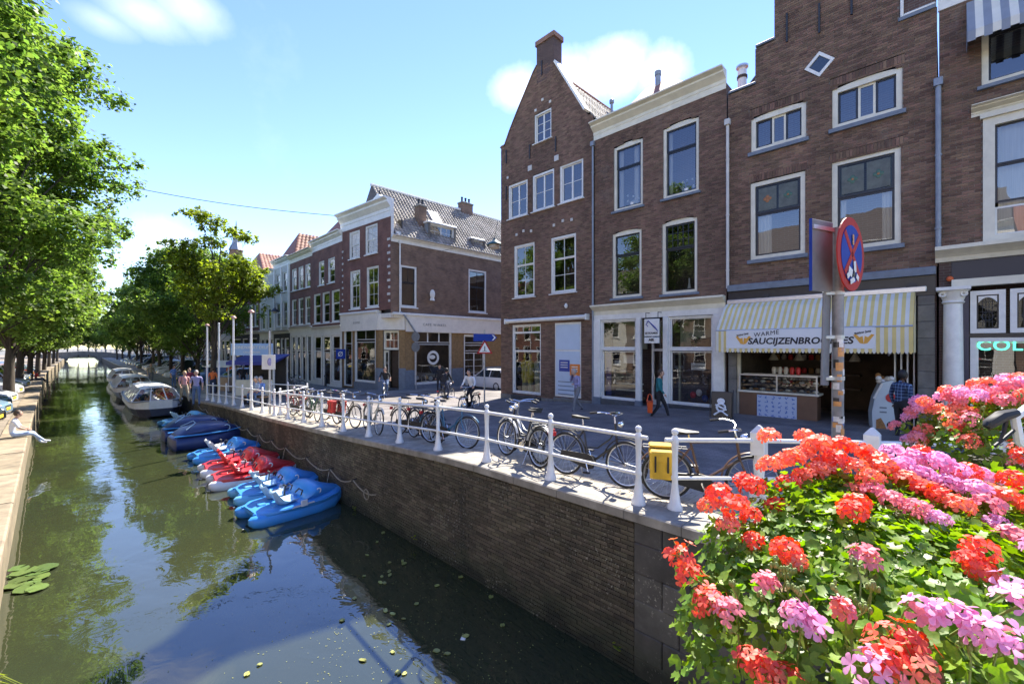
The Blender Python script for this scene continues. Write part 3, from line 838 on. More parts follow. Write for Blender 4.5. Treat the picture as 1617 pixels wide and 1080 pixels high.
# far bridge across the canal
br = thing('far_bridge', 'low grey arched bridge closing the far end of the canal', 'bridge', (0, 178, 0))
arch = [(-8, -.2)] + [(-2.2+3.3*(1-math.cos(math.pi*k/12)), .2+1.75*math.sin(math.pi*k/12)) for k in range(13)] + [(10, -.2), (10, 2.0), (6, 2.6), (1, 2.9), (-4, 2.6), (-8, 2.0)]
MB().prism(arch, 0, 6, 'y').build('arch', M['stone'], br)
for yy in (0.1, 5.8):
    mb = MB(); pts = [(-7,yy,3.0),(-4,yy,3.5),(1,yy,3.8),(6,yy,3.5),(9,yy,3.0)]
    mb.tube(pts, .06); 
    for k in range(17):
        x = -7+k; zz = lerp_tab([(p[0], p[2]) for p in pts], x); mb.tube([(x,yy,zz-.95),(x,yy,zz)], .05, 5)
    mb.build('railing', M['white'], br)
# ------------------------------------------------------------------ building helpers (facade frame: x along, y inward, z up)
class Fac:
    def __init__(s, name, label, x, yl, cat='house', rz=-90):
        s.x, s.yl = x, yl
        s.o = thing(name, label, cat, (x, yl, 0), R(rz))
        s.holes = []
    def uz(s, px, py, d=0.0):
        p = at_x(px, py, s.x+d)
        return (s.yl-p.y, p.z)
    def u(s, px, d=0.0): return s.uz(px, 540, d)[0]
    def rc(s, pxl, pyl, pxr, pyr, pybl, pybr, d=0.0):
        u0, za = s.uz(pxl, pyl, d); u1, zb = s.uz(pxr, pyr, d)
        z0 = (s.uz(pxl, pybl, d)[1]+s.uz(pxr, pybr, d)[1])/2
        return (u0, u1, z0, (za+zb)/2)
def arch_top(u0, u1, z, rise, n=8):
    return [(u1-(u1-u0)*k/n, z+rise*(1-(2*k/n-1)**2)) for k in range(n+1)]
def window(b, r, cells=((0,1,0,.62,1,1),(0,1,.62,1,1,1)), fw=.09, frame=None, sash=None, bar=None, arch=0, sill=None, glass=None, yf=.03, sw=.045, bw=.025, curtain=None, holes=None, name='window', sillh=.09, reveal=None, proud=0):
    """white frame, dark or white sashes, panes one by one, bars, sill; returns the frame object"""
    u0, u1, z0, z1 = r
    frame = frame or M['white']; glass = glass or M['glass']; sash = sash or frame
    if holes is not None:
        holes.append([(u0, z0), (u1, z0)] + (arch_top(u0, u1, z1, arch) if arch else [(u1, z1), (u0, z1)]))
    mb = MB(); ya, yb = yf-proud, yf+.10
    mb.box(u0, u0+fw, ya, yb, z0, z1); mb.box(u1-fw, u1, ya, yb, z0, z1)
    mb.box(u0+fw, u1-fw, ya, yb, z0, z0+fw)
    head = [(u0+fw, z1-fw), (u1-fw, z1-fw)] + ([(u1-fw, z1)] + arch_top(u0+fw, u1-fw, z1, arch*.96) + [(u0+fw, z1)] if arch else [(u1-fw, z1), (u0+fw, z1)])
    hp = []
    for p in head:
        if not hp or (abs(p[0]-hp[-1][0])+abs(p[1]-hp[-1][1])) > 1e-5: hp.append(p)
    mb.prism(hp, ya, yb, 'y')
    f = mb.build(name, frame, b)
    iu0, iu1, iz0, iz1 = u0+fw, u1-fw, z0+fw, z1-fw
    W, Hh = iu1-iu0, iz1-iz0
    for c in cells:
        a, bb, c0, c1, nx, nz = c[:6]
        sm = c[6] if len(c) > 6 and c[6] is not None else sash
        gm = c[7] if len(c) > 7 else glass
        p0, p1, q0, q1 = iu0+W*a, iu0+W*bb, iz0+Hh*c0, iz0+Hh*c1
        yo = yf+.03+(.02 if c0 > .3 else .045)
        sb = MB()
        sb.box(p0, p0+sw, yo, yo+.04, q0, q1).box(p1-sw, p1, yo, yo+.04, q0, q1).box(p0+sw, p1-sw, yo, yo+.04, q0, q0+sw).box(p0+sw, p1-sw, yo, yo+.04, q1-sw, q1)
        sb.build('sash', sm, f)
        g0, g1, h0, h1 = p0+sw, p1-sw, q0+sw, q1-sw
        bm_ = bar or sm
        for i in range(nx):
            for j in range(nz):
                x0 = g0+(g1-g0)*i/nx; x1 = g0+(g1-g0)*(i+1)/nx; y0 = h0+(h1-h0)*j/nz; y1 = h0+(h1-h0)*(j+1)/nz
                MB().quad((x0,yo+.02,y0),(x1,yo+.02,y0),(x1,yo+.02,y1),(x0,yo+.02,y1)).build('pane', gm, f)
        for i in range(1, nx):
            x = g0+(g1-g0)*i/nx; MB().box(x-bw/2, x+bw/2, yo+.004, yo+.036, h0, h1).build('glazing_bar', bm_, f)
        for j in range(1, nz):
            z = h0+(h1-h0)*j/nz
            for i in range(nx):
                x0 = g0+(g1-g0)*i/nx+(bw/2 if i else 0); x1 = g0+(g1-g0)*(i+1)/nx-(bw/2 if i < nx-1 else 0)
                MB().box(x0, x1, yo+.006, yo+.034, z-bw/2, z+bw/2).build('glazing_bar', bm_, f)
    if sill:
        MB().bevbox(u0-.08, u1+.08, -.10, .12, z0-sillh, z0-.002, .012).build('sill', sill, f)
    if curtain:
        for (ca, cb_) in curtain:
            x0, x1 = iu0+W*ca, iu0+W*cb_; n = 14; vs = []; fs = []
            for k in range(n+1):
                yy = yf+.26+.03*math.sin(k*1.9)+.01*math.sin(k*.7)
                vs += [(x0+(x1-x0)*k/n, yy, iz0-.05), (x0+(x1-x0)*k/n, yy-.01, iz1+.05)]
            for k in range(n): fs.append((2*k, 2*k+2, 2*k+3, 2*k+1))
            MB().add(vs, fs).build('curtain', M['curtain'], f, True)
    rv = MB()   # reveals
    rv.quad((u0,0,z0),(u0,yf+.14,z0),(u0,yf+.14,z1),(u0,0,z1)); rv.quad((u1,0,z0),(u1,0,z1),(u1,yf+.14,z1),(u1,yf+.14,z0))
    rv.quad((u0,0,z0),(u1,0,z0),(u1,yf+.14,z0),(u0,yf+.14,z0))
    rv.build('reveal', reveal or M['mortar'], f)
    return f
def cornice(b, u0, u1, z, h, mt, out=.35, name='cornice', ends=True, prof=None):
    # a stepped, moulded cornice: profile (outwards, up), swept along the wall
    prof = prof or [(0,0),(.05,.0),(.05,.30),(.10,.34),(.10,.50),(.55,.72),(.60,.74),(.60,.84),(.85,.90),(1.0,.93),(1.0,1.0),(0,1.0)]
    pts = [(-p[0]*out, z+p[1]*h) for p in prof]
    pts = [(y, zz) for y, zz in pts]
    mb = MB(); n = len(pts)
    vs = [(u0, y, zz) for y, zz in pts] + [(u1, y, zz) for y, zz in pts]
    fs = [tuple(range(n)), tuple(range(2*n-1, n-1, -1))]
    for k in range(n):
        j = (k+1) % n; fs.append((k, n+k, n+j, j))
    fs = [tuple(reversed(f)) for f in fs]
    # push the back into the wall so that nothing lies in the wall plane
    mb.add([(x, y if y < -1e-6 else .05, zz) for x, y, zz in vs], fs)
    return mb.build(name, mt, b)
def pantiles(b, p00, p10, p01, p11, mt, nx, nz, name='roof_tile', h=.05):
    # rows of curved tiles over the quad: p00-p10 eave, p01-p11 ridge; one part, too small to pick apart
    p00, p10, p01, p11 = map(Vector, (p00, p10, p01, p11))
    nrm = (p10-p00).cross(p01-p00).normalized()
    P = lambda a, c: (p00*(1-a)+p10*a)*(1-c) + (p01*(1-a)+p11*a)*c
    mb = MB()
    prof = ((0,.1),(.25,.9),(.5,1.0),(.78,.1),(1.0,.0))
    for j in range(nz):
        for i in range(nx):
            vs = []
            for (f, hh) in prof:
                a = (i+f)/nx
                jit = .008*math.sin(i*12.9+j*7.1)
                vs.append(P(a, j/nz)+nrm*(h*hh+h*.55+jit)); vs.append(P(a, min(1, (j+1.08)/nz))+nrm*(h*hh+jit))
            fs = [(2*k, 2*k+2, 2*k+3, 2*k+1) for k in range(4)]
            # front lip
            o = len(vs); vs += [vs[0]-nrm*h*.5, vs[4]-nrm*h*.6, vs[8]-nrm*h*.5]; fs += [(0, o, o+1, 4, 2), (4, o+1, o+2, 8, 6)]
            mb.add(vs, fs)
    o = mb.build(name, mt, b); o['kind'] = 'stuff'
    MB().quad(p00-nrm*.01, p10-nrm*.01, p11-nrm*.01, p01-nrm*.01).build('roof_deck', M['tile_d'], b)
    return o
def downpipe(b, u, z0, z1, mt, y=-.07, r=.045, head=True):
    mb = MB().tube([(u,y,z0),(u,y,z1)], r, 10)
    p = mb.build('drainpipe', mt, b, 40)
    k = 0
    z = z0+.6
    while z < z1:
        MB().lathe([(r+.012,z),(r+.012,z+.05)], 10, (u,y,0)).build('pipe_bracket', mt, p); z += 1.9
    if head: MB().bevbox(u-.09, u+.09, y-.09, y+.06, z1, z1+.2, .015).build('hopper_head', mt, p)
    return p
def anchors(b, pts, mt, s=.12):
    for (u, z) in pts:
        MB().bevbox(u-s/2, u+s/2, -.04, .02, z-s/2, z+s/2, .01).build('stone_accent', mt, b)
def stone_sill(b, u0, u1, z, mt): MB().bevbox(u0, u1, -.1, .1, z-.09, z, .01).build('sill', mt, b)

# ============================================================ gabled brick house
F2 = Fac('gabled_house', 'tall narrow dark brick house with steep pointed gable and small chimney on top', 15.9, at_x(791, 540, 15.9).y)
b = F2.o; uz = F2.uz
UR2 = F2.u(937)
zb2 = 1.0
pA = uz(790, 234.7); pC1 = uz(847, 106); pC2 = uz(874.5, 98); pV = uz(920.5, 172); pS = uz(937, 166)
curve = [uz(797, 231), uz(806, 205), uz(819, 172), uz(833, 138), uz(843, 114)]
outl = [(0, zb2), (UR2, zb2), (UR2, pV[1]-.45), (pV[0]+.25, pV[1]-.35), (pV[0], pV[1]), (pC2[0], pC2[1]), (pC1[0], pC1[1])] + [curve[4], curve[3], curve[2], curve[1], curve[0], (0, pA[1])]
H2 = F2.holes
six = ((0,1,0,.62,2,2),(0,1,.62,1,2,1))
for (xa, ya, xb, yb, ba, bb) in ((811.8,388,844,383,471,468), (870,376,909.5,368,464,461)):
    window(b, F2.rc(xa, ya, xb, yb, ba, bb), ((0,1,0,.62,2,2),(0,1,.62,1,2,1)), .10, holes=H2, sill=M['white'], sillh=.05)
for (xa, ya, xb, yb, ba, bb) in ((803,292.5,833,284,346,340.6), (841,276,875,268,335,327), (884,260,921,251,322,313)):
    window(b, F2.rc(xa, ya, xb, yb, ba, bb), ((0,.5,0,1,1,2),(.5,1,0,1,1,2)), .10, holes=H2, sill=M['white'], sillh=.05)
window(b, F2.rc(844,180.5,870.5,172,227,219), ((0,.5,0,1,1,3),(.5,1,0,1,1,3)), .07, holes=H2, sill=M['white'], sillh=.05)
# ground floor
wl = F2.rc(809,513,854,511,620,624)
window(b, wl, ((0,1,0,.62,1,1,None,M['shopglass']),(0,1,.62,.90,1,1,None,M['shopglass']),(0,1,.90,1,3,1)), .08, holes=H2, curtain=None)
wr = F2.rc(876,510,917.5,508,626,629)
H2.append(rect(*wr))
zt = F2.uz(897, 499)[1]
brickwork(b, outl, H2, M['brick_p'], M['mortar'], seed=21)
pn = MB().box(wr[0], wr[1], .02, .08, wr[2], wr[3]).build('window_panel', M['white'], b)
M['poster_pale'] = mat('pale_blue_film', (.50,.60,.72), .35, .06, 2)
M['poster_blue'] = mat('poster_blue', (.02,.05,.30), .4)
M['poster_orange'] = mat('poster_orange', (.70,.20,.03), .4)
zm = wr[2]+(wr[3]-wr[2])*.62
MB().box(wr[0]+.08, wr[1]-.08, .0, .02, zm+.05, wr[3]-.1).build('film_panel', M['poster_pale'], pn)
MB().box(wr[0]+.08, wr[1]-.08, .0, .02, wr[2]+.1, zm-.03).build('film_panel', M['poster_pale'], pn)
um = (wr[0]+wr[1])/2
MB().box(um-.48, um+.12, -.012, .0, zm-.95, zm-.42).build('poster', M['poster_blue'], pn)
MB().box(um+.14, um+.70, -.012, .0, zm-1.12, zm-.60).build('poster', M['poster_orange'], pn)
for k in range(3):
    MB().box(um-.40, um+.02, -.016, -.012, zm-.56-k*.11, zm-.52-k*.11).build('print_line', M['white'], pn)
    MB().box(um+.24, um+.58, -.016, -.012, zm-.74-k*.1, zm-.70-k*.1).build('print_line', M['white'], pn)
for k in range(5):
    MB().box(um-.55, um+.45-.12*(k%2), -.004, .0, zm-1.45-k*.19, zm-1.41-k*.19).build('print_line', M['bluegrey'], pn)
# clothes on display behind the shop window
M['yellow_cloth'] = mat('yellow_cloth', (.62,.55,.05), .8, .2, 5)
M['blue_cloth'] = mat('bright_blue_cloth', (.05,.22,.60), .8, .2, 5)
M['stripe_cloth'] = mat('pale_green_cloth', (.45,.5,.35), .8, .4, 20)
uw = wl[1]-wl[0]
for k, (fx, mt_) in enumerate(((.22,'yellow_cloth'),(.42,'yellow_cloth'),(.68,'stripe_cloth'),(.86,'blue_cloth'))):
    u = wl[0]+uw*fx; z0 = wl[2]+.5
    dm = MB().lathe([(.13,z0),(.19,z0+.35),(.17,z0+.7),(.21,z0+.95),(.19,z0+1.12),(.07,z0+1.2),(.05,z0+1.28),(.08,z0+1.36),(.085,z0+1.46),(.03,z0+1.54)], 10, (u,.5,0)).build('dressed_dummy', M[mt_], b, 50)
    MB().lathe([(.14,z0-.45),(.15,z0)], 8, (u,.5,0)).build('dress_skirt', M['stripe_cloth'], dm)
MB().bevbox(wl[0]+.1, wl[1]-.1, .28, .9, wl[2]-.1, wl[2]+.04, .01).build('display_shelf', M['white'], b)
# grey stone base
for (a, c) in ((0, wl[0]-.04), (wl[1]+.04, wr[0]-.06)):
    MB().bevbox(a+.02, c, -.06, .05, zb2, F2.uz(800,622)[1], .02).build('base_stone', M['stone'], b)
MB().bevbox(wl[0]-.02, wl[1]+.02, -.07, .05, zb2, wl[2]-.09, .015).build('base_stone', M['stone_d'], b)
MB().bevbox(wr[0]-.04, UR2-.03, -.07, .05, zb2, wr[2]-.05, .015).build('base_stone', M['stone'], b)
# rolled awning
zr = (F2.uz(798,507,-.2)[1]+F2.uz(926,501,-.2)[1])/2
aw = MB().tube([(F2.u(798,-.2)+.05,-.16,zr),(F2.u(926,-.2),-.16,zr)], .10, 12).build('rolled_awning', M['white'], b, 40)
for u in (F2.u(798,-.2), F2.u(926,-.2)-.02):
    MB().bevbox(u-.02, u+.05, -.30, .02, zr-.13, zr+.13, .02).build('awning_bracket', M['white'], aw)
# accents, wall irons, gable verge, chimney
pts = [uz(*p) for p in ((816,371),(827,365),(839,365),(875,356),(889,349),(903,347),(846,175),(857,158),(869,161),(802,281))]
anchors(b, pts, M['offwhite'], .13)
anchors(b, [uz(837,266), uz(879,250)], M['offwhite'], .26)
for p in ((800,248),(837,240),(878,228),(856,108),(800,305)):
    u, z = uz(*p); MB().box(u-.03, u+.03, -.05, .01, z-.35, z+.35).build('wall_anchor', M['iron'], b)
u, z = uz(897, 487); MB().lathe([(.05,0),(.09,.1),(.03,.22)], 8, (u,-.15,z)).build('wall_lamp', M['white'], b)
vv = MB()
d = Vector((pV[0]-pC2[0], 0, pV[1]-pC2[1])); L_ = d.length; ang = math.atan2(d.z, d.x)
vv.box(0, L_+.1, -.04, .35, .0, .10, M=Matrix.Translation((pC2[0], 0, pC2[1]))@Matrix.Rotation(-ang, 4, 'Y'))
vv.build('gable_coping', M['white'], b)
vv = MB()
cp = [(0, pA[1])] + curve + [pC1]
for (a, za), (c, zc) in zip(cp, cp[1:]):
    vv.add([(a-.06,-.03,za+.01),(c-.06,-.03,zc+.01),(c+.02,-.03,zc+.09),(a+.02,-.03,za+.09),(a-.06,.36,za+.01),(c-.06,.36,zc+.01),(c+.02,.36,zc+.09),(a+.02,.36,za+.09)],
           [(0,1,2,3),(7,6,5,4),(0,4,5,1),(3,2,6,7),(1,5,6,2),(4,0,3,7)])
vv.build('gable_coping', M['brick_p'], b)
c0 = uz(848.5, 62); c1 = uz(874.5, 52)
zc = (c0[1]+c1[1])/2
ch = MB().box(pC1[0]+.02, pC2[0]-.02, -.002, .62, min(pC1[1], pC2[1])-.6, zc-.25).build('chimney', brick_tex_mat('far_brick_purple', (.07,.037,.031), (.09,.05,.04), (.12,.11,.1)), b)
MB().bevbox(pC1[0]-.06, pC2[0]+.06, -.06, .70, zc-.25, zc, .03).build('chimney_cap', M['brick_p'], ch)
# body and roof
apex = max(pC1[1], pC2[1])-.15; um = (pC1[0]+pC2[0])/2; ze = pA[1]-.3
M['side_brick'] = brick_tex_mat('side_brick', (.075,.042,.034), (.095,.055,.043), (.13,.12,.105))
bd = MB()
bd.box(.01, UR2-.01, 1.2, 11, .8, ze-.5); 
bd.box(.01, .06, .021, 1.2, .8, ze-.5); bd.box(UR2-.06, UR2-.01, .021, 1.2, .8, ze-.5)
bd.build('side_wall', M['side_brick'], b)
MB().add([(.02,.7,ze-.5),(UR2-.02,.7,ze-.5),(um,.7,apex-.3)], [(0,1,2)]).add([(.02,11,ze-.5),(UR2-.02,11,ze-.5),(um,11,apex-.3)], [(2,1,0)]).build('gable_wall', M['side_brick'], b)
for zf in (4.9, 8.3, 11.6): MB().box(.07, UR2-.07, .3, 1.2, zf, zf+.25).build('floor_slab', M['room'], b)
zsh = ze-.2
pantiles(b, (UR2+.1, .36, pS[1]-.75), (UR2+.1, 11, pS[1]-.75), (um, .36, apex-.05), (um, 11, apex-.05), M['tile_l'], 44, 17)
pantiles(b, (-.1, 11, ze-.1), (-.1, .36, ze-.1), (um, 11, apex-.05), (um, .36, apex-.05), M['tile_l'], 44, 18)
MB().tube([(um,.2,apex),(um,11,apex)], .10, 8).build('ridge_tile', M['tile_r'], b)
for k in range(4): MB().box(um+.3+k*.02, um+.5, 0, .0, 0, .01)
downpipe(b, UR2+.02, 1.6, uz(938,232)[1], M['zinc'])
MB().lathe([(.07,0),(.07,.5),(.13,.55),(.13,.72),(.05,.8)], 10, (uz(966,170,5)[0], 5, uz(966,172,5)[1]-.25)).build('vent_pipe', M['zinc'], b, 40)

# ============================================================ cornice house
F3 = Fac('cornice_house', 'brown brick house with broad cream cornice and tall arched windows over a white shopfront', 15.9, at_x(938.5, 540, 15.9).y)
b = F3.o; uz = F3.uz; UR3 = F3.u(1147.5)
zc0 = (uz(937,224)[1]+uz(1146,140)[1])/2; ztop3 = (uz(937,192,-.4)[1]+uz(1146,97,-.4)[1])/2
zs0 = (uz(937,488)[1]+uz(1140,474)[1])/2
H3 = F3.holes
dk = M['dark']
wins = ((969,235.5,1015,217,335,324), (1047,205,1103.5,184,315,302), (967,371.5,1013,360,472.5,467), (1045.5,354,1101,342,465.5,461))
for k, q in enumerate(wins):
    window(b, F3.rc(*q), ((0,1,0,.67,1,1),(0,1,.67,1,1,1)) if k != 3 else ((0,1,0,.64,1,1),(0,1,.64,1,5,3)), .11, frame=M['cream'], sash=dk, arch=.08, sill=M['bluegrey'], holes=H3, yf=.05, sw=.06,
           curtain=((.0,.16),(.62,.78)) if k == 0 else (((.0,.12),) if k == 1 else None))
outl = [(.01, zs0), (UR3, zs0), (UR3, zc0+.1), (.01, zc0+.1)]
brickwork(b, outl, H3, M['brick_p'], M['mortar'], seed=31)
# flowers on two window sills
M['whiteflower'] = mat('white_blossom', (.8,.8,.8), .6)
for k in (0, 1):
    r = F3.rc(*wins[k]); c = (r[0]+r[1])/2+(.15 if k else .1)
    mb = MB()
    for i in range(9): mb.ball((c+rnd.uniform(-.28,.28)*(1+k*.6), .22+rnd.uniform(-.03,.03), r[2]+.3+rnd.uniform(0,.35)), rnd.uniform(.03,.06), 6, 4)
    pl = MB().lathe([(.08,r[2]+.1),(.11,r[2]+.26)], 8, (c,.22,0)).build('flower_pot', M['whiteflower'], b)
    mb.build('orchid_blossom', M['whiteflower'], pl)
r = F3.rc(*wins[3]); MB().lathe([(.05,r[2]+.1),(.07,r[2]+.18),(.03,r[2]+.4),(.035,r[2]+.55)], 8, (r[1]-.38,.22,0)).build('white_vase', M['whiteflower'], b, 50)
cornice(b, -.02, UR3-.02, zc0, ztop3-zc0, M['cream'], .42)
# shopfront
zp = uz(1040, 640)[1]; 
op = [F3.rc(949,507,1005.5,502,629,633.5), F3.rc(1013,501,1048,499,640,642), F3.rc(1056,501,1127,497,637,644)]
ztr = (uz(950,551)[1]+uz(1127,552)[1])/2
cornice(b, -.03, UR3-.03, zs0-.28, .42, M['cream'], .32, 'shop_cornice', prof=[(0,0),(.12,0),(.12,.4),(.4,.55),(.5,.6),(.9,.8),(1,.84),(1,1),(0,1)])
MB().box(.02, UR3-.05, -.06, .05, op[0][3]+.01, zs0-.285).build('shop_fascia', M['white'], b)
for (a, c) in ((.02, op[0][0]), (op[0][1], op[1][0]), (op[1][1], op[2][0]), (op[2][1], UR3-.05)):
    pil = MB().bevbox(a, c, -.10, .08, 1.62, op[0][3]+.008, .02).build('pilaster', M['white'], b)
    MB().bevbox(a-.03, c+.03, -.14, .04, 1.3, 2.0, .02).build('pilaster_base', M['bluegrey'], pil)
for k in (0, 2):
    r = op[k]; zf = (ztr-r[2])/(r[3]-r[2])
    window(b, r, ((0,1,0,zf-.02,1,1,None,M['shopglass']),(0,1,zf+.02,1,1,1,None,M['shopglass'])), .06, frame=M['white'], yf=.0, name='shop_window', reveal=M['white'])
    MB().bevbox(r[0]-.0, r[1]+.0, -.08, .05, 1.3, r[2]-.004, .02).build('plinth', M['stone_d'], b)
    MB().box(r[0]+.06, r[1]-.06, -.03, .03, ztr-.05, ztr+.05).build('transom', M['white'], b)
# recessed door
r = op[1]
dr = MB().box(r[0]+.05, r[0]+.14, .75, .85, 1.75, r[3]-.1).box(r[1]-.14, r[1]-.05, .75, .85, 1.75, r[3]-.1).box(r[0]+.14, r[1]-.14, .75, .85, ztr-.08, ztr+.02).box(r[0]+.14, r[1]-.14, .75, .85, 1.75, 2.0).build('door', M['white'], b)
MB().quad((r[0]+.1,.8,1.9),(r[1]-.1,.8,1.9),(r[1]-.1,.8,r[3]-.1),(r[0]+.1,.8,r[3]-.1)).build('pane', M['shopglass'], dr)
MB().tube([(r[0]+.2,.70,2.6),(r[0]+.2,.70,3.0)], .02).build('handle', M['chrome'], dr)
MB().box(r[0], r[1], .02, .85, 1.5, 1.74).build('door_step', M['stone_d'], b)
# shop interior: shelves, boards
M['signred'] = mat('sign_red', (.55,.03,.03), .45)
M['shopblue'] = mat('shop_blue_panel', (.02,.04,.25), .5)
r = op[0]
MB().box(r[0]+.08, r[0]+.34, .25, .3, r[2], ztr-.06).build('blue_panel', M['shopblue'], b)
for (fx, fz, w_, h_) in ((.62,.80,.5,.35),(.30,.72,.3,.2)):
    MB().box(r[0]+(r[1]-r[0])*fx-w_/2, r[0]+(r[1]-r[0])*fx+w_/2, .5, .53, r[2]+(ztr-r[2])*fz-h_/2, r[2]+(ztr-r[2])*fz+h_/2).build('display_frame', M['white'], b)
for z in (.35,.62): MB().box(r[0]+.45, r[1]-.1, .45, .75, r[2]+z, r[2]+z+.05).build('shelf', M['cream'], b)
MB().box(r[0]+.15, r[1]-.1, .2, .9, r[2], r[2]+.1).build('shelf', mat('warm_wood', (.32,.2,.09), .5, .3, 5), b)
M['pale_wall'] = mat('pale_green_interior', (.30,.30,.22), .8, .25, 2)
for q in (op[0], op[2]):
    MB().box(q[0]+.05, q[1]-.05, .9, 1.0, ztr, q[3]).build('interior_frieze', M['pale_wall'], b)
r = op[2]
MB().box(r[0]+.62, r[1]-.1, .55, .6, ztr+.1, ztr+.45).build('dark_board', M['room'], b)
sg = MB().box(r[1]-.85, r[1]-.35, .12, .14, ztr-.75, ztr-.5).build('notice', M['white'], b)
text('OPENING', .1, M['dark'], sg, (r[1]-.6, .115, ztr-.625))
MB().box(r[0]+.25, r[0]+.33, .3, .36, r[2], ztr-.1).build('display_post', M['pale_wall'], b)
for k in range(6):
    MB().ball((r[0]+.5+.22*k, .5, r[2]+.25+.1*(k%3)), .12, 8, 5, (1,.8,1.1)).build('display_item', (M['room'], M['signred'], M['white'], M['shopblue'])[k%4], b)
bd = MB().box(.01, UR3-.01, 1.2, 11, .8, zc0+.2)
bd.box(.01, .06, .021, 1.2, .8, zc0+.2).box(UR3-.06, UR3-.01, .021, 1.2, .8, zc0+.2)
bd.build('side_wall', M['side_brick'], b)
for zf in (zs0-.1, (uz(1040,340)[1]+.05), zc0): MB().box(.07, UR3-.07, .02 if zf == zc0 else .3, 1.2, zf, zf+.2).build('floor_slab', M['room'], b)
# low roof with vent behind the cornice
ap = uz(1036, 132, 4.5)
rf = MB().add([(.1,.2,zc0+.25),(UR3-.1,.2,zc0+.25),(UR3-.1,10.8,zc0+.25),(.1,10.8,zc0+.25),(ap[0]-.55,4.5,ap[1]-.02),(ap[0]+.55,4.5,ap[1]-.02),(ap[0]+.55,7,ap[1]),(ap[0]-.55,7,ap[1])], [(0,1,5,4),(1,2,6,5),(2,3,7,6),(3,0,4,7),(4,5,6,7)]).build('roof', M['tile_r'], b)
u, z = uz(1039, 128, 4.2); MB().lathe([(.13,z-.7),(.13,z+.25),(.16,z+.25),(.16,z+.45),(.05,z+.5)], 10, (u,4.2,0)).build('vent_pipe', M['zinc'], b, 40)

# ============================================================ stepped-gable bakery house
F4 = Fac('stepped_gable_house', 'dark brick house with stepped gable and diamond window above a bakery awning', 15.9, at_x(1149.5, 540, 15.9).y)
b = F4.o; uz = F4.uz; UR4 = F4.u(1480)
s1 = uz(1151, 151); s2 = uz(1192.5, 132); s3 = uz(1192.5, 77); s4 = uz(1222.6, 63)
za1 = (s1[1]+s2[1])/2; za2 = (s3[1]+s4[1])/2
s5 = uz(1420, 36); s6 = uz(1479, 12); za3 = (s5[1]+s6[1])/2
zt4 = uz(1320, -55)[1]
zf4 = (uz(1150,452)[1]+uz(1472,420)[1])/2
outl = [(0, zf4), (UR4, zf4), (UR4, za1), (s5[0]+.0, za1), (s5[0], za3+.0)]
outl = [(0, zf4), (UR4, zf4), (UR4, za3), (s5[0], za3), (s5[0], zt4), (s4[0], zt4), (s4[0], za2), (s2[0], za2), (s2[0], za1), (0, za1)]
H4 = F4.holes
for k, q in enumerate(((1185,290,1271.5,270,411,401), (1313.5,257,1422.6,229,401,382))):
    r = F4.rc(*q)
    fr = window(b, r, ((0,1,0,.60,1,1),(0,1,.60,1,1,1,None,M['leadglass'])), .13, frame=M['cream'], sash=dk, sill=M['bluegrey'], holes=H4, yf=.04, sw=.06, sillh=.12,
           curtain=((.03,.33),) if k == 0 else ((.0,.14),(.78,.97)))
    # leaded top light: two dark fields with a flower each
    u0, u1, z0, z1 = r; a = u0+.19; c = u1-.19; zz0 = z0+.13+(z1-z0-.26)*.6+.06; zz1 = z1-.19
    M['lead_field'] = mat('dull_stained_glass', (.10,.11,.085), .3, .35, 6); M['lead_red'] = mat('amber_glass', (.32,.13,.04), .3); M['lead_grn'] = mat('green_glass', (.05,.12,.08), .3)
    for i in range(2):
        x0 = a+(c-a)*i/2+.03; x1 = a+(c-a)*(i+1)/2-.03
        MB().box(x0, x1, .098, .102, zz0+.03, zz1-.03).build('stained_pane', M['lead_field'], fr)
        cx_, cz_ = (x0+x1)/2, (zz0+zz1)/2
        mb = MB()
        for q_ in range(4):
            an = q_*math.pi/2; mb.ball((cx_+.07*math.cos(an),   .092, cz_+.07*math.sin(an)), .055, 8, 4, (1,.15,1))
        mb.build('stained_flower', M['lead_grn'] if k else (M['lead_red'] if i == 0 else M['lead_grn']), fr)
        MB().ball((cx_, .088, cz_), .035, 6, 4, (1,.3,1)).build('stained_flower', M['lead_red'], fr)
for q in ((1186,189,1273,159,243,217), (1314,142.5,1425,104,205,174)):
    window(b, F4.rc(*q), ((0,.36,0,1,1,1),(.36,.66,0,1,1,1,M['cream']),(.66,1,0,1,1,1)), .13, frame=M['cream'], sash=dk, arch=.06, sill=M['bluegrey'], holes=H4, yf=.04, sw=.055, sillh=.12)
# diamond window
M['carglass_d'] = mat('dark_blue_pane', (.03,.045,.07), .05, spec=.9)
uc, zc = uz(1294, 102); hd = .34
H4.append([(uc, zc-hd-.05), (uc+hd+.05, zc), (uc, zc+hd+.05), (uc-hd-.05, zc)])
dm = MB()
rot = Matrix.Translation((uc, 0, zc))@Matrix.Rotation(R(45), 4, 'Y')
q = hd/S2*1.0
for bx in ((-q-.03,q+.03,q-.05,q+.03),(-q-.03,q+.03,-q-.03,-q+.05)): dm.box(bx[0], bx[1], -.03, .1, bx[2], bx[3], M=rot)
for bx in ((-q-.03,-q+.05),(q-.05,q+.03)): dm.box(bx[0], bx[1], -.03, .1, -q+.05, q-.05, M=rot)
d_ = dm.build('diamond_window', M['white'], b)
MB().box(-q+.05, q-.05, .008, .013, -q+.05, q-.05, M=rot).build('pane', M['carglass_d'], d_)
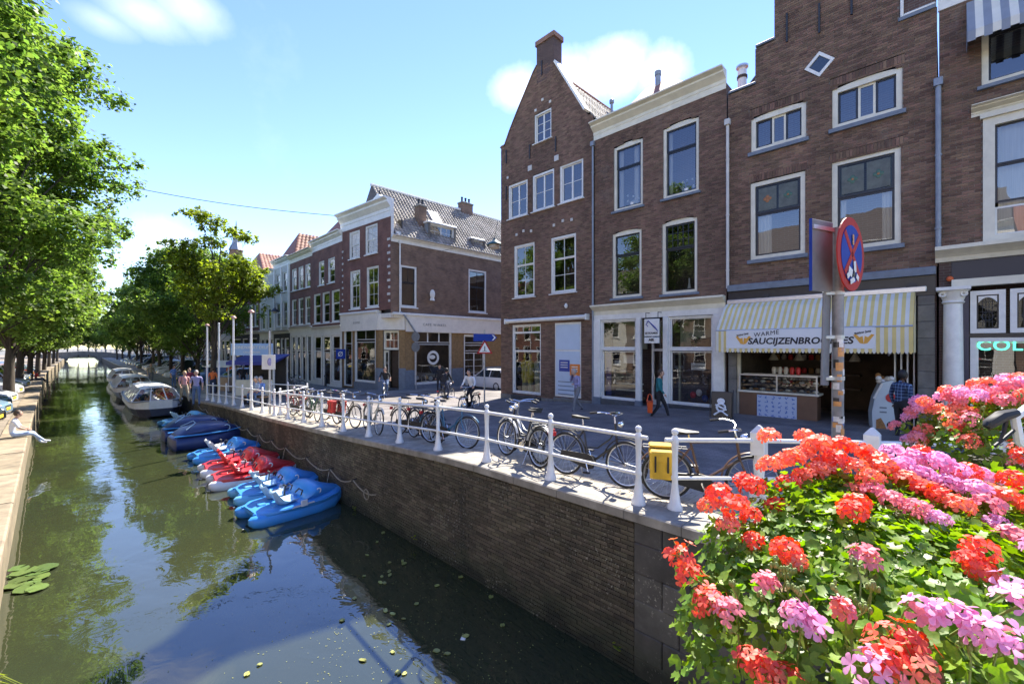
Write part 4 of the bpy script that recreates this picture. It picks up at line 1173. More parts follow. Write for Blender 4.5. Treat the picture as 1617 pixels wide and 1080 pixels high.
# soldier arches over the windows
for q in ((1185,290,1271.5,270), (1313.5,257,1422.6,229), (1186,189,1273,159), (1314,142.5,1425,104)):
    ua, za = uz(q[0], q[1]); ub, zb_ = uz(q[2], q[3]); z1 = (za+zb_)/2+(.07 if q[1] < 200 else .0)
    H4.append(rect(ua-.05, ub+.05, z1+.02, z1+.24))
    mb = MB(); n = int((ub-ua+.1)/.075)
    for k in range(n):
        x0 = ua-.05+(ub-ua+.1)*k/n; lift = .0
        mb.box(x0+.005, x0+(ub-ua+.1)/n-.005, -rnd.uniform(.004,.012), .03, z1+.025, z1+.235)
    o = mb.build('soldier_arch', M['brick_d'], b); o['kind'] = 'stuff'
    MB().quad((ua-.05,.01,z1+.02),(ub+.05,.01,z1+.02),(ub+.05,.01,z1+.24),(ua-.05,.01,z1+.24)).build('mortar_bed', M['mortar'], b)
brickwork(b, outl, H4, M['brick_d'], M['mortar'], parts=300, near=(UR4-1.0, 7.8), seed=41)
# step caps
for (a, c, z) in ((0, s2[0], za1), (s2[0], s4[0], za2)):
    MB().bevbox(a+.02, c+.03, -.06, .40, z, z+.08, .02).build('step_cap', M['bluegrey'], b)
sc_ = MB().bevbox(s5[0]-.02, UR4-.02, -.06, .40, za3, za3+.10, .02).build('step_cap', M['bluegrey'], b)
MB().bevbox(s5[0]+.02, s5[0]+.09, -.05, .38, za3+.1, zt4, .02).build('step_edge', M['white'], b)
MB().bevbox(s5[0]+.09, UR4-.03, -.05, .38, za3+.1, za3+.16, .02).build('step_edge', M['white'], b)
for px, py in ((1243,45),(1294,30),(1345,0)):
    u, z = uz(px, py); MB().box(u-.025, u+.025, -.05, .01, z-.45, z+.45).build('wall_anchor', M['iron'], b)
# body, roof, flue
bd = MB().box(.01, UR4-.01, 1.2, 11, 6.0, za1-.3)
bd.box(.01, .06, .021, 1.2, .8, za1-.3).box(UR4-.06, UR4-.01, .021, 1.2, .8, za1-.3).box(.01, UR4-.01, 4.0, 11, .8, 6.0)
bd.box(.02, UR4-.02, .022, .34, za1-.3, za1-.02).box(s2[0]+.02, UR4-.02, .022, .34, za1-.02, za2-.02).box(s4[0]+.02, s5[0]-.02, .022, .34, za2-.02, zt4)
bd.build('side_wall', M['side_brick'], b)
zr = zt4-.2; um = UR4/2
MB().add([(0,.35,za1-.3),(UR4,.35,za1-.3),(um,.35,zr),(0,11,za1-.3),(UR4,11,za1-.3),(um,11,zr)], [(0,2,5,3),(1,4,5,2),(0,1,2),(3,5,4)]).build('roof', M['tile_d'], b)
for zf in (zf4, (uz(1300,225)[1]), ): MB().box(.07, UR4-.07, .3, 1.2, zf, zf+.2).build('floor_slab', M['room'], b)
u, z = uz(1172, 130, 2.5)
fl = MB().lathe([(.16,z-1.2),(.16,z+.45)], 12, (u,2.5,0)).build('flue', M['white'], b, 40)
MB().lathe([(.19,z+.12),(.19,z+.22)], 12, (u,2.5,0)).build('flue_band', M['roomwarm'], fl, 40)
MB().lathe([(.22,z+.55),(.22,z+.62),(.02,z+.72)], 12, (u,2.5,0)).build('flue_cap', M['alu'], fl, 40)
downpipe(b, .02, zf4-.1, uz(1149,200)[1], M['offwhite'], y=-.09, r=.05)
downpipe(b, UR4+.02, uz(1478,400)[1], uz(1478,140)[1], M['zinc'], y=-.09, r=.06)
# dark fascia, stone piers
zop = (uz(1163,560)[1]+uz(1425,560)[1])/2
MB().bevbox(.02, UR4-.02, -.16, .06, zf4-.22, zf4-.01, .02).build('fascia_ledge', M['bluegrey'], b)
MB().box(.03, UR4-.03, -.05, .06, zf4-.75, zf4-.23).build('fascia', M['dark'], b)
for u in (F4.u(1210), F4.u(1440)): MB().lathe([(.12,0),(.12,.05)], 12, (u, -.06, zf4-.5), axis='y').build('fascia_vent', M['iron'], b)
PL = F4.u(1164); PR = F4.u(1449)
for (a, c) in ((.03, PL), (PR, UR4-.04)):
    z = 1.3
    while z < zf4-.76:
        h = min(.44, zf4-.755-z)
        MB().bevbox(a, c, -.06, .1, z+.003, z+h-.003, .015).build('pier_stone', M['stone'], b); z += h
# shop room
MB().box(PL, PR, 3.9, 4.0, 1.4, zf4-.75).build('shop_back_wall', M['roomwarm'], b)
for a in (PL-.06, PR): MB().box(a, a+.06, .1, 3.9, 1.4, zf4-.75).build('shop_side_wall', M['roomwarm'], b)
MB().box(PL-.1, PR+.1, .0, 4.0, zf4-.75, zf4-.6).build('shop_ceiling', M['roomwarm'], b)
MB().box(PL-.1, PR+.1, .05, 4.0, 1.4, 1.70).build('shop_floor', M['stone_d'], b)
# back shelves, jars and hanging lamps
M['breadbrown'] = mat('bread_crust', (.33,.16,.05), .7, .4, 12)
M['jar'] = mat('pale_jar', (.55,.5,.42), .4, .2, 9)
for z in (2.6, 3.1, 3.6):
    sh = MB().box(PL+.2, PR-1.6, 3.5, 3.9, z, z+.05).build('shelf', mat('dark_wood', (.08,.045,.025), .5, .3, 6), b)
    for k in range(9): MB().lathe([(.07,z+.05),(.09,z+.15),(.06,z+.25)], 8, (PL+.35+k*.22, 3.6, 0)).build('jar', (M['jar'], M['breadbrown'], M['signred'])[(k*5+int(z*3))%3], sh)
for k in range(4):
    u = PL+.5+k*.8; MB().lathe([(.02,4.3),(.02,3.95),(.16,3.7),(.17,3.66)], 10, (u,2.4,0), cap=False).build('pendant_lamp', M['jar'], b)
# white folding door leaves at the right
for k in range(4):
    u = PR-.06-k*.13; MB().box(u-.03, u, .1, .5, 1.72, 4.45).build('folding_door_leaf', M['white'], b)
MB().box(PL+.0, PL+.09, .02, .12, 1.7, 4.5).build('door_post', M['cream'], b)
# awning: striped cloth on a frame, with a lettered valance
M['awn_w'] = mat('awning_white', (.82,.80,.71), .8, .08, 2, trans=.25); M['awn_y'] = mat('awning_yellow', (.82,.68,.28), .8, .08, 2, trans=.25)
dA = -1.15
zt = (uz(1150,478)[1]+uz(1452,462)[1])/2-.02
A0 = F4.u(1135); A1 = F4.u(1452)
aw = bpy.data.objects.new('awning', None); COL.objects.link(aw); aw.parent = b
ns = 30; u0, u1 = .02, UR4-.42
zfr = (uz(1130,523,dA)[1]+uz(1430,514,dA)[1])/2; zvb = (uz(1129,557,dA)[1]+uz(1429,558,dA)[1])/2
prof = [(-.02, zt), (-.22, zt-.02), (-.5, zt-.2), (dA, zfr)]
for col in (0, 1):
    mb = MB(); mv = MB()
    for k in range(ns*2):
        if k % 2 != col: continue
        a = u0+(u1-u0)*k/(ns*2); c = u0+(u1-u0)*(k+1)/(ns*2)
        for (ya, za), (yb, zb_) in zip(prof, prof[1:]):
            mb.add([(a,ya,za),(c,ya,za),(c,yb,zb_),(a,yb,zb_),(a,ya,za-.012),(c,ya,za-.012),(c,yb,zb_-.012),(a,yb,zb_-.012)], [(0,3,2,1),(4,5,6,7)])
        fx = (k+.5)/(ns*2)
        n_ = 3
        mv.box(a, c, dA-.012, dA, zvb+.16, zfr)
        mv.prism([(a, zvb+.16), (a, zvb+.05), ((a*2+c)/3, zvb), ((a+2*c)/3, zvb), (c, zvb+.05), (c, zvb+.16)][::1], dA-.012, dA, 'y')
        # side cheek stripes
    mb.build('awning_cloth', M['awn_w'] if col == 0 else M['awn_y'], aw)
    mv.build('valance', M['awn_w'] if col == 0 else M['awn_y'], aw)
    mc = MB()
    for k in range(12):
        if k % 2 != col: continue
        ya, yb = dA*k/12, dA*(k+1)/12
        za = lerp_tab([(-p[0], p[1]) for p in prof], -ya); zb_ = lerp_tab([(-p[0], p[1]) for p in prof], -yb)
        for (uu, t_) in ((u0, .012), (u1, -.012)):
            mc.add([(uu,ya,za-.015),(uu,yb,zb_-.015),(uu,yb,zvb+.03),(uu,ya,zvb+.03),(uu-t_,ya,za-.015),(uu-t_,yb,zb_-.015),(uu-t_,yb,zvb+.03),(uu-t_,ya,zvb+.03)], [(0,1,2,3),(7,6,5,4)])
    mc.build('awning_cheek', M['awn_w'] if col == 0 else M['awn_y'], aw)
MB().tube([(u0,dA,zfr),(u1,dA,zfr)], .025, 8).build('front_bar', M['alu'], aw)
MB().bevbox(u0-.02, UR4-.2, -.12, .0, zt, zt+.14, .02).build('awning_box', M['alu'], aw)
M['lettering'] = mat('black_lettering', (.02,.02,.022), .6)
M['banner_w'] = mat('banner_white', (.74,.74,.72), .7, .06, 2)
bu0 = F4.u(1147,dA); bu1 = F4.u(1382,dA)
MB().box(bu0, bu1, dA-.022, dA-.014, zvb+.13, zfr-.0).build('banner', M['banner_w'], aw)
zbm = (zvb+.13+zfr)/2
ta, tb = F4.u(1186,dA), F4.u(1341,dA)
tm = text('SAUCIJZENBROODJES', .262, M['lettering'], aw, ((ta+tb)/2, dA-.026, zbm-.07), shear=.15, offset=.008, spacing=1.02)
wdt = tm.dimensions.x if tm.dimensions.x > 0 else 3
text('WARME', .18, M['lettering'], aw, (ta+.42, dA-.026, zbm+.16), (R(90), R(-7), 0), shear=.1, spacing=1.12)
tm['fit'] = (tb-ta)
M['butterfly'] = mat('orange_print', (.72,.36,.05), .6)
for px in (1174, 1364):
    uu = F4.u(px, dA); lg = MB()
    for sgn in (-1, 1):
        lg.prism([(uu+sgn*.0, zbm-.16), (uu+sgn*.08, zbm-.14), (uu+sgn*.22, zbm+.08), (uu+sgn*.16, zbm+.10), (uu+sgn*.09, zbm+.02), (uu+sgn*.02, zbm+.05)] if sgn > 0 else
                 [(uu+sgn*.02, zbm+.05), (uu+sgn*.09, zbm+.02), (uu+sgn*.16, zbm+.10), (uu+sgn*.22, zbm+.08), (uu+sgn*.08, zbm-.14), (uu, zbm-.16)], dA-.027, dA-.022, 'y')
    lg.build('emblem', M['butterfly'], aw)
    text('Bakker Jaap', .075, M['lettering'], aw, (uu-.02, dA-.026, zbm+.15), (R(90), R(-12), 0), offset=.002)
for u in (u0+.5, u1-.5): MB().tube([(u,-.02,zvb+.1),(u,dA*.5,zvb-.05),(u,dA,zfr-.03)], .02, 6).build('awning_arm', M['alu'], aw)

# ============================================================ column shop house at the right edge
F5 = Fac('column_shop_house', 'brick house at the right edge with white column shopfront and framed upper windows', 15.9, at_x(1481, 540, 15.9).y)
b = F5.o; uz = F5.uz; UR5 = 7.0
zl5 = (uz(1482,402)[1]+uz(1617,380)[1])/2; zt5 = uz(1500, 12)[1]
H5 = F5.holes
r = F5.rc(1552,190,1640,168,385,379); r = (r[0], r[0]+1.75, r[2]+.0, r[3])
window(b, r, ((0,1,0,.26,1,1,M['white']),(0,1,.30,.64,1,1),(0,1,.64,1,1,1)), .20, frame=M['cream'], sash=dk, holes=H5, yf=.0, proud=.05, curtain=((.05,.95),))
MB().box(r[0]-.05, r[1]+.05, -.12, .05, r[3], r[3]+.12).build('window_hood', M['cream'], b)
cornice(b, r[0]-.2, r[1]+.2, r[3]+.12, .22, M['cream'], .3, 'window_hood')
r2 = F5.rc(1550,60,1640,30,132,118); r2 = (r2[0], r2[0]+1.7, r2[2], r2[3]+.9)
window(b, r2, ((0,1,0,.6,1,1),(0,1,.6,1,1,1)), .12, frame=M['cream'], sash=dk, holes=H5, sill=M['bluegrey'], yf=.04)
r3 = (r[1]+1.3, r[1]+3.0, r[2], r[3]); window(b, r3, ((0,1,0,.64,1,1),(0,1,.64,1,1,1)), .20, frame=M['cream'], sash=dk, holes=H5, yf=.0)
outl = [(.02, zl5), (UR5, zl5), (UR5, zt5), (.02, zt5)]
brickwork(b, outl, H5, M['brick_d'], M['mortar'], parts=300, near=(.5, 8), seed=51)
cornice(b, .0, UR5, zt5, .9, M['white'], .5)
# upper striped awning
M['awn_b'] = mat('awning_blue_grey', (.30,.33,.38), .8, .1, 3, trans=.2)
u0, u1 = F5.u(1526), F5.u(1526)+2.2
za = uz(1535, 0)[1]; au = bpy.data.objects.new('window_awning', None); COL.objects.link(au); au.parent = b
zlow = uz(1526, 68, -.7)[1]; zhi = r2[3]+.1
for k in range(16):
    a, c = u0+(u1-u0)*k/16, u0+(u1-u0)*(k+1)/16
    m_ = MB()
    m_.add([(a,-.02,zhi),(c,-.02,zhi),(c,-.7,zlow+.25),(a,-.7,zlow+.25),(a,-.02,zhi-.012),(c,-.02,zhi-.012),(c,-.69,zlow+.24),(a,-.69,zlow+.24)], [(0,3,2,1),(4,5,6,7)])
    m_.box(a, c, -.712, -.70, zlow+.04*(k%2), zlow+.25)
    m_.build('awning_stripe', M['awn_w'] if k % 2 else M['awn_b'], au)
MB().add([(u0,-.02,zhi),(u0,-.7,zlow+.25),(u0,-.7,zlow+.05),(u0,-.02,zlow+.05),(u0+.01,-.02,zhi),(u0+.01,-.7,zlow+.25),(u0+.01,-.7,zlow+.05),(u0+.01,-.02,zlow+.05)], [(0,1,2,3),(7,6,5,4)]).build('awning_cheek', M['awn_b'], au)
# shop ledge, column, windows
cornice(b, -.05, UR5, zl5-.28, .36, M['cream'], .42, 'shop_cornice', prof=[(0,0),(.2,0),(.3,.3),(.55,.5),(.9,.7),(1,.74),(1,1),(0,1)])
MB().box(.25, UR5, -.03, .1, zl5-.75, zl5-.285).build('fascia', mat('navy_fascia', (.02,.022,.035), .4), b)
MB().box(.25, UR5, -.14, .1, zl5-.95, zl5-.76).build('fascia_trim', M['cream'], b)
zcol1 = zl5-.96; zcap = zcol1-.42; ucol = F5.u(1505,-.2)
cl = MB().lathe([(.24,1.4),(.24,1.75),(.27,1.8),(.22,1.9),(.20,2.0),(.195,3.0),(.175,zcap)], 20, (ucol,-.12,0)).build('column', M['white'], b, 40)
mb = MB().lathe([(.18,zcap),(.22,zcap+.04),(.19,zcap+.08),(.26,zcap+.30),(.30,zcap+.34)], 14, (ucol,-.12,0))
for sx in (-1, 1):
    for sy in (-1, 1): mb.torus((ucol+sx*.19, -.12+sy*.19, zcap+.24), .05, .025, 10, 5, 'y')
mb.box(ucol-.31, ucol+.31, -.43, .19, zcap+.34, zcap+.42)
mb.build('capital', M['white'], cl, 50)
for k in range(14):
    a = 2*math.pi*k/14; MB().tube([(ucol+.20*math.cos(a), -.12+.20*math.sin(a), 2.0), (ucol+.197*math.cos(a), -.12+.197*math.sin(a), 2.95)], .018, 5).build('flute', M['white'], cl)
ua, za = uz(1532,460); ub, zb_ = uz(1588,457); zlo = uz(1560,526)[1]; wd = ub-ua
for k in range(3):
    q = (ua+k*(wd+.07), ua+k*(wd+.07)+wd, zlo, (za+zb_)/2)
    fr = window(b, q, ((0,1,0,1,1,1,dk,M['leadglass']),), .11, frame=M['white'], yf=-.04, name='top_light', sw=.03, bw=.012)
    mb = MB(); x0, x1, z0, z1 = q[0]+.16, q[1]-.16, q[2]+.16, q[3]-.16
    for i in range(1, 5): mb.box(x0+(x1-x0)*i/5-.006, x0+(x1-x0)*i/5+.006, .03, .045, z0, z1)
    for i in range(1, 6): mb.box(x0, x1, .032, .043, z0+(z1-z0)*i/6-.006, z0+(z1-z0)*i/6+.006)
    mb.torus(((x0+x1)/2, .035, z0+(z1-z0)*.35), .1, .012, 16, 5); mb.build('leading', M['iron'], fr)
    # arched head pieces
    hp = [(x0-.02, z1+.02), (x0-.02, z1-.14)] + [(x0-.02+(x1-x0+.04)*i/8, z1-.14+.13*(1-(2*i/8-1)**2)) for i in range(1, 8)] + [(x1+.02, z1-.14), (x1+.02, z1+.02)]
    MB().prism(hp[::-1], -.03, .02, 'y').build('arched_head', M['white'], fr)
MB().box(.30, F5.u(1530), -.06, .1, 1.5, zl5-.96).build('shop_frame', mat('navy_paint', (.03,.032,.06), .4), b)
MB().box(ua-.06, UR5, -.05, .08, zlo-.10, zlo-.005).build('transom', M['dark'], b)
q = (ua, ua+2.6, 2.2, zlo-.11)
window(b, q, ((0,1,0,1,1,1,M['white'],M['shopglass']),), .10, frame=M['white'], yf=-.03, name='shop_window')
MB().box(ua, UR5, -.05, .1, 1.4, 2.19).build('plinth', M['dark'], b)
M['mint'] = mat('mint_lettering', (.10,.75,.50), .4, emis=(.1,.8,.5), estr=.6)
ct = text('COLORS', .36, M['mint'], b, (F5.u(1541)+.75, .03, uz(1580,546)[1]), offset=.006, spacing=1.08)
MB().box(ua+.15, ua+.5, .5, .55, 2.3, 3.2).build('display_panel', M['signred'], b)
MB().box(ua+.55, ua+.9, .6, .66, 2.3, 3.4).build('display_panel', M['pale_wall'], b)
MB().box(ua+1.2, ua+1.28, .5, .58, 2.2, 3.9).build('display_post', M['alu'], b)
MB().box(ua, ua+2.5, .45, .75, 2.75, 2.80).build('display_shelf', M['alu'], b)
MB().ball((F5.u(1500,-.1), -.05, zl5-.72), .07, 8, 6).build('alarm_lamp', mat('orange_lamp', (.6,.12,.03), .4), b)
bd = MB().box(.02, UR5, 1.3, 11, .8, zt5+.3); bd.box(.02, .07, .021, 1.3, .8, zt5+.3).box(.07, UR5, .05, 1.3, zt5-.2, zt5+.3)
bd.build('side_wall', M['side_brick'], b)
MB().box(.02, .29, -.02, .1, 1.3, zl5-.29).build('pier', M['side_brick'], b)
for zf in (zl5-.1, 11.3): MB().box(.08, UR5, .3, 1.3, zf, zf+.2).build('floor_slab', M['room'], b)
# ============================================================ corner cafe house across the side street
def solve(px, x0, y0, dx, dy):       # where the column px meets the plan line (x0,y0)+s(dx,dy)
    r = (px-CX)/FPX; k = (1+r)/(1-r)  # x/y on that column
    return (k*y0-x0)/(dx-k*dy)
P0 = Vector((14.64, 26.0)); DF = Vector((-.083, .9965)).normalized()
LF = 6.35; P1 = P0+DF*LF
M['brick_r'] = brick_tex_mat('red_brown_brick', (.19,.078,.052), (.15,.062,.044), (.13,.10,.09), .22, .07)
M['brick_b'] = brick_tex_mat('brown_side_brick', (.21,.125,.08), (.14,.086,.058), (.14,.12,.10), .22, .07)
M['ochre'] = mat('ochre_brick_pier', (.26,.16,.07), .85, .3, 6)
M['fascia_w'] = mat('cream_white_fascia', (.74,.69,.60), .6, .1, 3)
def panel(b, outline, holes, mt, y=0.0, name='wall', depth=.25):
    # a wall with window openings, cut into strips
    zz = sorted(set([p[1] for p in outline] + [p[1] for h in holes for p in h])); mb = MB()
    for z0, z1 in zip(zz, zz[1:]):
        if z1-z0 < 1e-4: continue
        lo = scan(outline, z0+1e-4); hi = scan(outline, z1-1e-4)
        for h in holes: lo = subtract(lo, scan(h, z0+1e-4)); hi = subtract(hi, scan(h, z1-1e-4))
        for (a, c), (a2, c2) in zip(lo, hi): mb.add([(a,y,z0),(c,y,z0),(c2,y,z1),(a2,y,z1)], [(0,1,2,3)])
    return mb.build(name, mt, b)
cb = thing('corner_cafe_house', 'red brick corner house with white cornice, pantiled roof and cafe on the ground floor', 'house', (P1.x, P1.y, 0), math.atan2(-DF.y, -DF.x))
def uzf(px, py):
    s = solve(px, P0.x, P0.y, DF.x, DF.y); p = P0+DF*s; Y = (p.x+p.y)/S2
    return (LF-s, CZ+(HY-py)/FPX*Y)
HF = []
def rcf(a, ya, c, yc, ba, bc):
    u0, za = uzf(a, ya); u1, zb_ = uzf(c, yc); z0 = (uzf(a, ba)[1]+uzf(c, bc)[1])/2
    return (u0, u1, z0, (za+zb_)/2)
for q in ((551.7,367,568,364,410.5,406), (577,356.4,596,354,403.4,398.5)):
    window(cb, rcf(*q), ((0,1,0,.5,2,2),(0,1,.5,1,2,2)), .11, holes=HF, sill=M['white'], sillh=.08)
for q in ((553,428.7,568.6,426,489,487), (579,422,597.8,419.6,486,484.4)):
    window(cb, rcf(*q), ((0,1,0,.62,2,2),(0,1,.62,1,2,1)), .11, holes=HF, sill=M['white'], sillh=.08)
zfa1 = uzf(600, 490)[1]; zfa0 = uzf(600, 521)[1]
zco = (uzf(540,372)[1]+uzf(612,338)[1])/2; zct = (uzf(536,347)[1]+uzf(612,309)[1])/2
panel(cb, [(0, zfa1), (LF, zfa1), (LF, zco+.05), (0, zco+.05)], HF, M['brick_r'])
cornice(cb, -.15, LF+.05, zco, zct-zco, M['white'], .55)
MB().prism([(LF-3.6,zct),(LF-.5,zct),(LF-1.7,zct+.62),(LF-1.9,zct+.75),(LF-2.1,zct+.62)], .2, .6, 'y').build('dormer_gable', M['white'], cb)
MB().lathe([(.05,zct+.7),(.10,zct+.85),(.05,zct+.95),(.02,zct+1.1)], 8, (LF-1.9,.4,0)).build('finial', M['iron'], cb)
for k in range(10):
    z = zfa1+.5+k*(zco-zfa1-1.6)/10; wdt = .34 if k % 2 else .22
    MB().bevbox(LF-wdt-.05, LF-.05, -.03, .02, z, z+.16, .01).build('quoin_stone', M['offwhite'], cb)
    MB().bevbox(.05, wdt*.7, -.03, .02, z, z+.14, .01).build('quoin_stone', M['offwhite'], cb)
# ground floor: front shopfront, chamfered door, side shopfront
uA = uzf(598, 540)[0]
gw = rcf(560,516,593,516,603,604)
dwx = rcf(541,516,556,516,603,603)
HG = []
window(cb, gw, ((0,1,0,.74,1,1),(0,1,.78,1,2,1)), .10, holes=HG, name='shop_window', glass=M['shopglass'], yf=.02)
zst = 1.15
window(cb, (dwx[0]+.2, dwx[1], zst+.1, dwx[3]), ((0,1,0,.68,1,1,M['dark']),(0,1,.72,1,1,1)), .10, holes=HG, name='side_door', yf=.02)
panel(cb, [(.02, zst), (uA, zst), (uA, zfa0), (.02, zfa0)], HG, M['ochre'], .03, 'pier')
MB().bevbox(gw[0]-.05, gw[1]+.05, -.06, .06, zst-.2, gw[2]-.02, .02).build('plinth', M['bluegrey'], cb)
MB().bevbox(gw[1]+.06, uA, -.07, .06, zst-.2, 2.7, .02).build('plinth', M['bluegrey'], cb)
MB().bevbox(-.02, uA+.02, -.14, .2, zfa0, zfa1, .03).build('fascia', M['fascia_w'], cb)
MB().bevbox(-.05, uA+.05, -.22, .2, zfa1-.12, zfa1+.03, .03).build('fascia_moulding', M['white'], cb)
M['dimletter'] = mat('grey_lettering', (.25,.24,.23), .6)
# the side facade is a part of the same house: its own frame (x along the side street, y = inward)
sidef = bpy.data.objects.new('side_front', None); COL.objects.link(sidef)
ang = math.atan2(-DF.y, -DF.x)
sidef.parent = cb
Mi = (Matrix.Translation((P1.x, P1.y, 0)) @ Matrix.Rotation(ang, 4, 'Z')).inverted()
sidef.matrix_local = Mi @ Matrix.Translation((P0.x, P0.y, 0))
def uzs(px, py, d=0.0):
    s = solve(px, P0.x, P0.y+d, 1, 0); x = P0.x+s; Y = (x+P0.y+d)/S2
    return (s, CZ+(HY-py)/FPX*Y)
def rcs(a, ya, c, yc, ba, bc, d=0.0):
    u0, za = uzs(a, ya, d); u1, zb_ = uzs(c, yc, d); z0 = (uzs(a, ba, d)[1]+uzs(c, bc, d)[1])/2
    return (u0, u1, z0, (za+zb_)/2)
LS = 13.0; HS = []
for q in ((632,419,658,421,484.5,486), (740,424.5,768,429,492.5,495)):
    window(sidef, rcs(*q), ((0,1,0,.6,2,2),(0,1,.6,1,2,1)) if q[0] > 700 else ((0,1,0,.6,1,1),(0,1,.6,1,2,1)), .13, holes=HS, sash=M['dark'], sill=M['white'], sillh=.07, yf=.03, sw=.06)
zeS = (uzs(640,385)[1]+uzs(780,412)[1])/2
zf1 = (uzs(620,492)[1]+uzs(780,505)[1])/2; zf0 = (uzs(645,521)[1]+uzs(780,530)[1])/2
panel(sidef, [(0, zf1-.3), (LS, zf1-.3), (LS, zeS), (0, zeS)], HS, M['brick_b'], 0, 'side_wall')
cornice(sidef, .02, LS, zeS, .42, M['white'], .35, 'eaves_board')
# roof: ridge along the side street
zr = 15.75; yr = LF/2; ze = zeS+.36
pantiles(sidef, (.25,-.3,ze), (LS,-.3,ze), (.25,yr,zr), (LS,yr,zr), M['tile_l'], 46, 18, h=.06)
MB().add([(.25,LF+.3,ze),(LS,LF+.3,ze),(LS,yr,zr),(.25,yr,zr)], [(0,1,2,3)]).add([(.24,-.3,ze),(.24,yr,zr),(.24,LF+.3,ze)], [(0,1,2)]).build('rear_roof', M['tile_d'], sidef)
MB().tube([(.2,yr,zr+.04),(LS,yr,zr+.04)], .13, 8).build('ridge_tile', M['white'], sidef)
MB().box(.3, .6, -.25, .2, ze, ze+.3).build('roof_kerb', M['white'], sidef)
def dormer(u0, u1, z0, z1, yf_, cells, lead=True):
    f = window(sidef, (u0, u1, z0, z1), cells, .09, yf=yf_, sash=M['white'], name='dormer_window')
    yb = yf_+(z1-z0)*yr/(zr-ze)+.4
    MB().bevbox(u0-.15, u1+.15, yf_-.15, yb, z1, z1+.13, .03).build('dormer_roof', M['white'], f)
    for (a, c) in ((u0-.05, u0-.005), (u1+.005, u1+.05)): MB().add([(a,yf_+.02,z0),(c,yf_+.02,z0),(c,yb,z1),(a,yb,z1),(a,yf_+.02,z1),(c,yf_+.02,z1)], [(0,1,5,4),(0,4,3),(1,2,5),(0,3,2,1)]).build('dormer_cheek', M['zinc'], f)
u0, zt_ = uzs(676,352,.3); u1, zb_ = uzs(716,392,.3)
dormer(u0, u1, ze+.15, ze+1.55, .25, ((0,.5,0,1,2,3),(.5,1,0,1,2,3)))
u0, _ = uzs(742,380,.5); u1, _ = uzs(760,380,.5)
dormer(u0, u1, ze+.1, ze+1.1, .35, ((0,1,0,1,2,2),))
u0, _ = uzs(784,380,.5); dormer(u0, u0+1.2, ze+.1, ze+1.1, .35, ((0,1,0,1,2,2),))
def chim(u, y, w_, z0, z1, pots):
    c = MB().box(u-w_/2, u+w_/2, y-.3, y+.3, z0, z1).build('chimney', M['brick_b'], sidef)
    MB().bevbox(u-w_/2-.06, u+w_/2+.06, y-.36, y+.36, z1, z1+.14, .03).build('chimney_cap', M['stone'], c)
    for k in range(pots): MB().lathe([(.10,z1+.14),(.08,z1+.5),(.11,z1+.52),(.11,z1+.58)], 8, (u-w_/2+w_*(k+.5)/pots, y, 0)).build('chimney_pot', M['iron'], c)
uc, zc_ = uzs(664, 325, 1.0); chim(uc, 1.0, .62, ze+.6, uzs(664, 328, 1.0)[1], 2)
uc, zc_ = uzs(735, 322, yr); chim(uc, yr, 1.15, zr-.5, uzs(735, 324, yr)[1], 3)
sk = MB().bevbox(-.42, .42, -.08, .08, -.6, .6, .02).build('skylight', M['white'], sidef)
u, z = uzs(684, 347, 1.9); sk.location = (u, 1.72, ze+(zr-ze)*(2.02)/(yr+.3)+.12); sk.rotation_euler = (-math.atan2(yr+.3, zr-ze), 0, 0)
u, _ = uzs(631, 420); dp = downpipe(sidef, u-.02, zf1, zeS-.05, M['white'], y=-.08, r=.05)
MB().tube([(u-.02,-.10,zf1+.1),(u+.3,-.2,zf1-.2),(uzs(655,515)[0],-.2,zf0-.1)], .06, 8).build('drainpipe', M['zinc'], sidef)
u, z = uzs(681, 465); sc_ = MB().ball((u,-.15,z), .28, 8, 6, (.8,.5,1.2)).lathe([(.2,z-.45),(.1,z-.1)], 6, (u,-.12,0)).build('white_wall_ornament', M['white'], sidef)
# chamfered corner: fascia and door between A (front) and B (side)
sB = uzs(640, 560)[0]
A_w = P0+DF*(LF-uA); B_w = Vector((P0.x+sB, P0.y))
cd = (B_w-A_w); Lc = cd.length; cd.normalize()
cham = bpy.data.objects.new('corner_entrance', None); COL.objects.link(cham); cham.parent = cb
cham.matrix_local = Mi @ Matrix.Translation((A_w.x, A_w.y, 0)) @ Matrix.Rotation(math.atan2(cd.y, cd.x), 4, 'Z')
MB().bevbox(.0, Lc, -.14, .2, zfa0, zf1, .03).build('fascia', M['fascia_w'], cham)
MB().bevbox(.3, Lc-.32, -.02, .1, zst, 1.35, .02).build('step', M['stone_d'], cham)
for (a, c) in ((0,.30), (Lc-.42, Lc)):
    MB().box(a, c, -.04, .5, 2.7, zfa0).build('pier', M['ochre'], cham)
    MB().bevbox(a-.02, c+.02, -.08, .5, zst-.1, 2.7, .02).build('plinth', M['bluegrey'], cham)
window(cham, (.33, Lc-.45, 3.95, zfa0-.05), ((0,1,0,1,3,2),), .09, frame=M['cream'], yf=.1, name='fanlight')
window(cham, (.33, .72, 1.36, 3.9), ((0,1,0,.3,1,1),(0,1,.32,1,1,2)), .07, frame=M['cream'], yf=.1, name='side_light')
dr = MB().box(.75, Lc-.50, .55, .60, 1.36, 3.9).build('door', mat('brown_door', (.06,.035,.022), .5, .3, 4), cham)
MB().box(Lc-.49, Lc-.44, .1, .6, 1.36, 3.9).build('door_jamb', M['cream'], cham)
# soffit piece under the overhanging corner
mb = MB(); 
tri = [(A_w.x, A_w.y), (P0.x, P0.y), (B_w.x, B_w.y)]
mb.prism(tri, zf1-.32, zf1-.02, 'z'); so = mb.build('corner_soffit', M['fascia_w'], cb); so.matrix_local = Mi
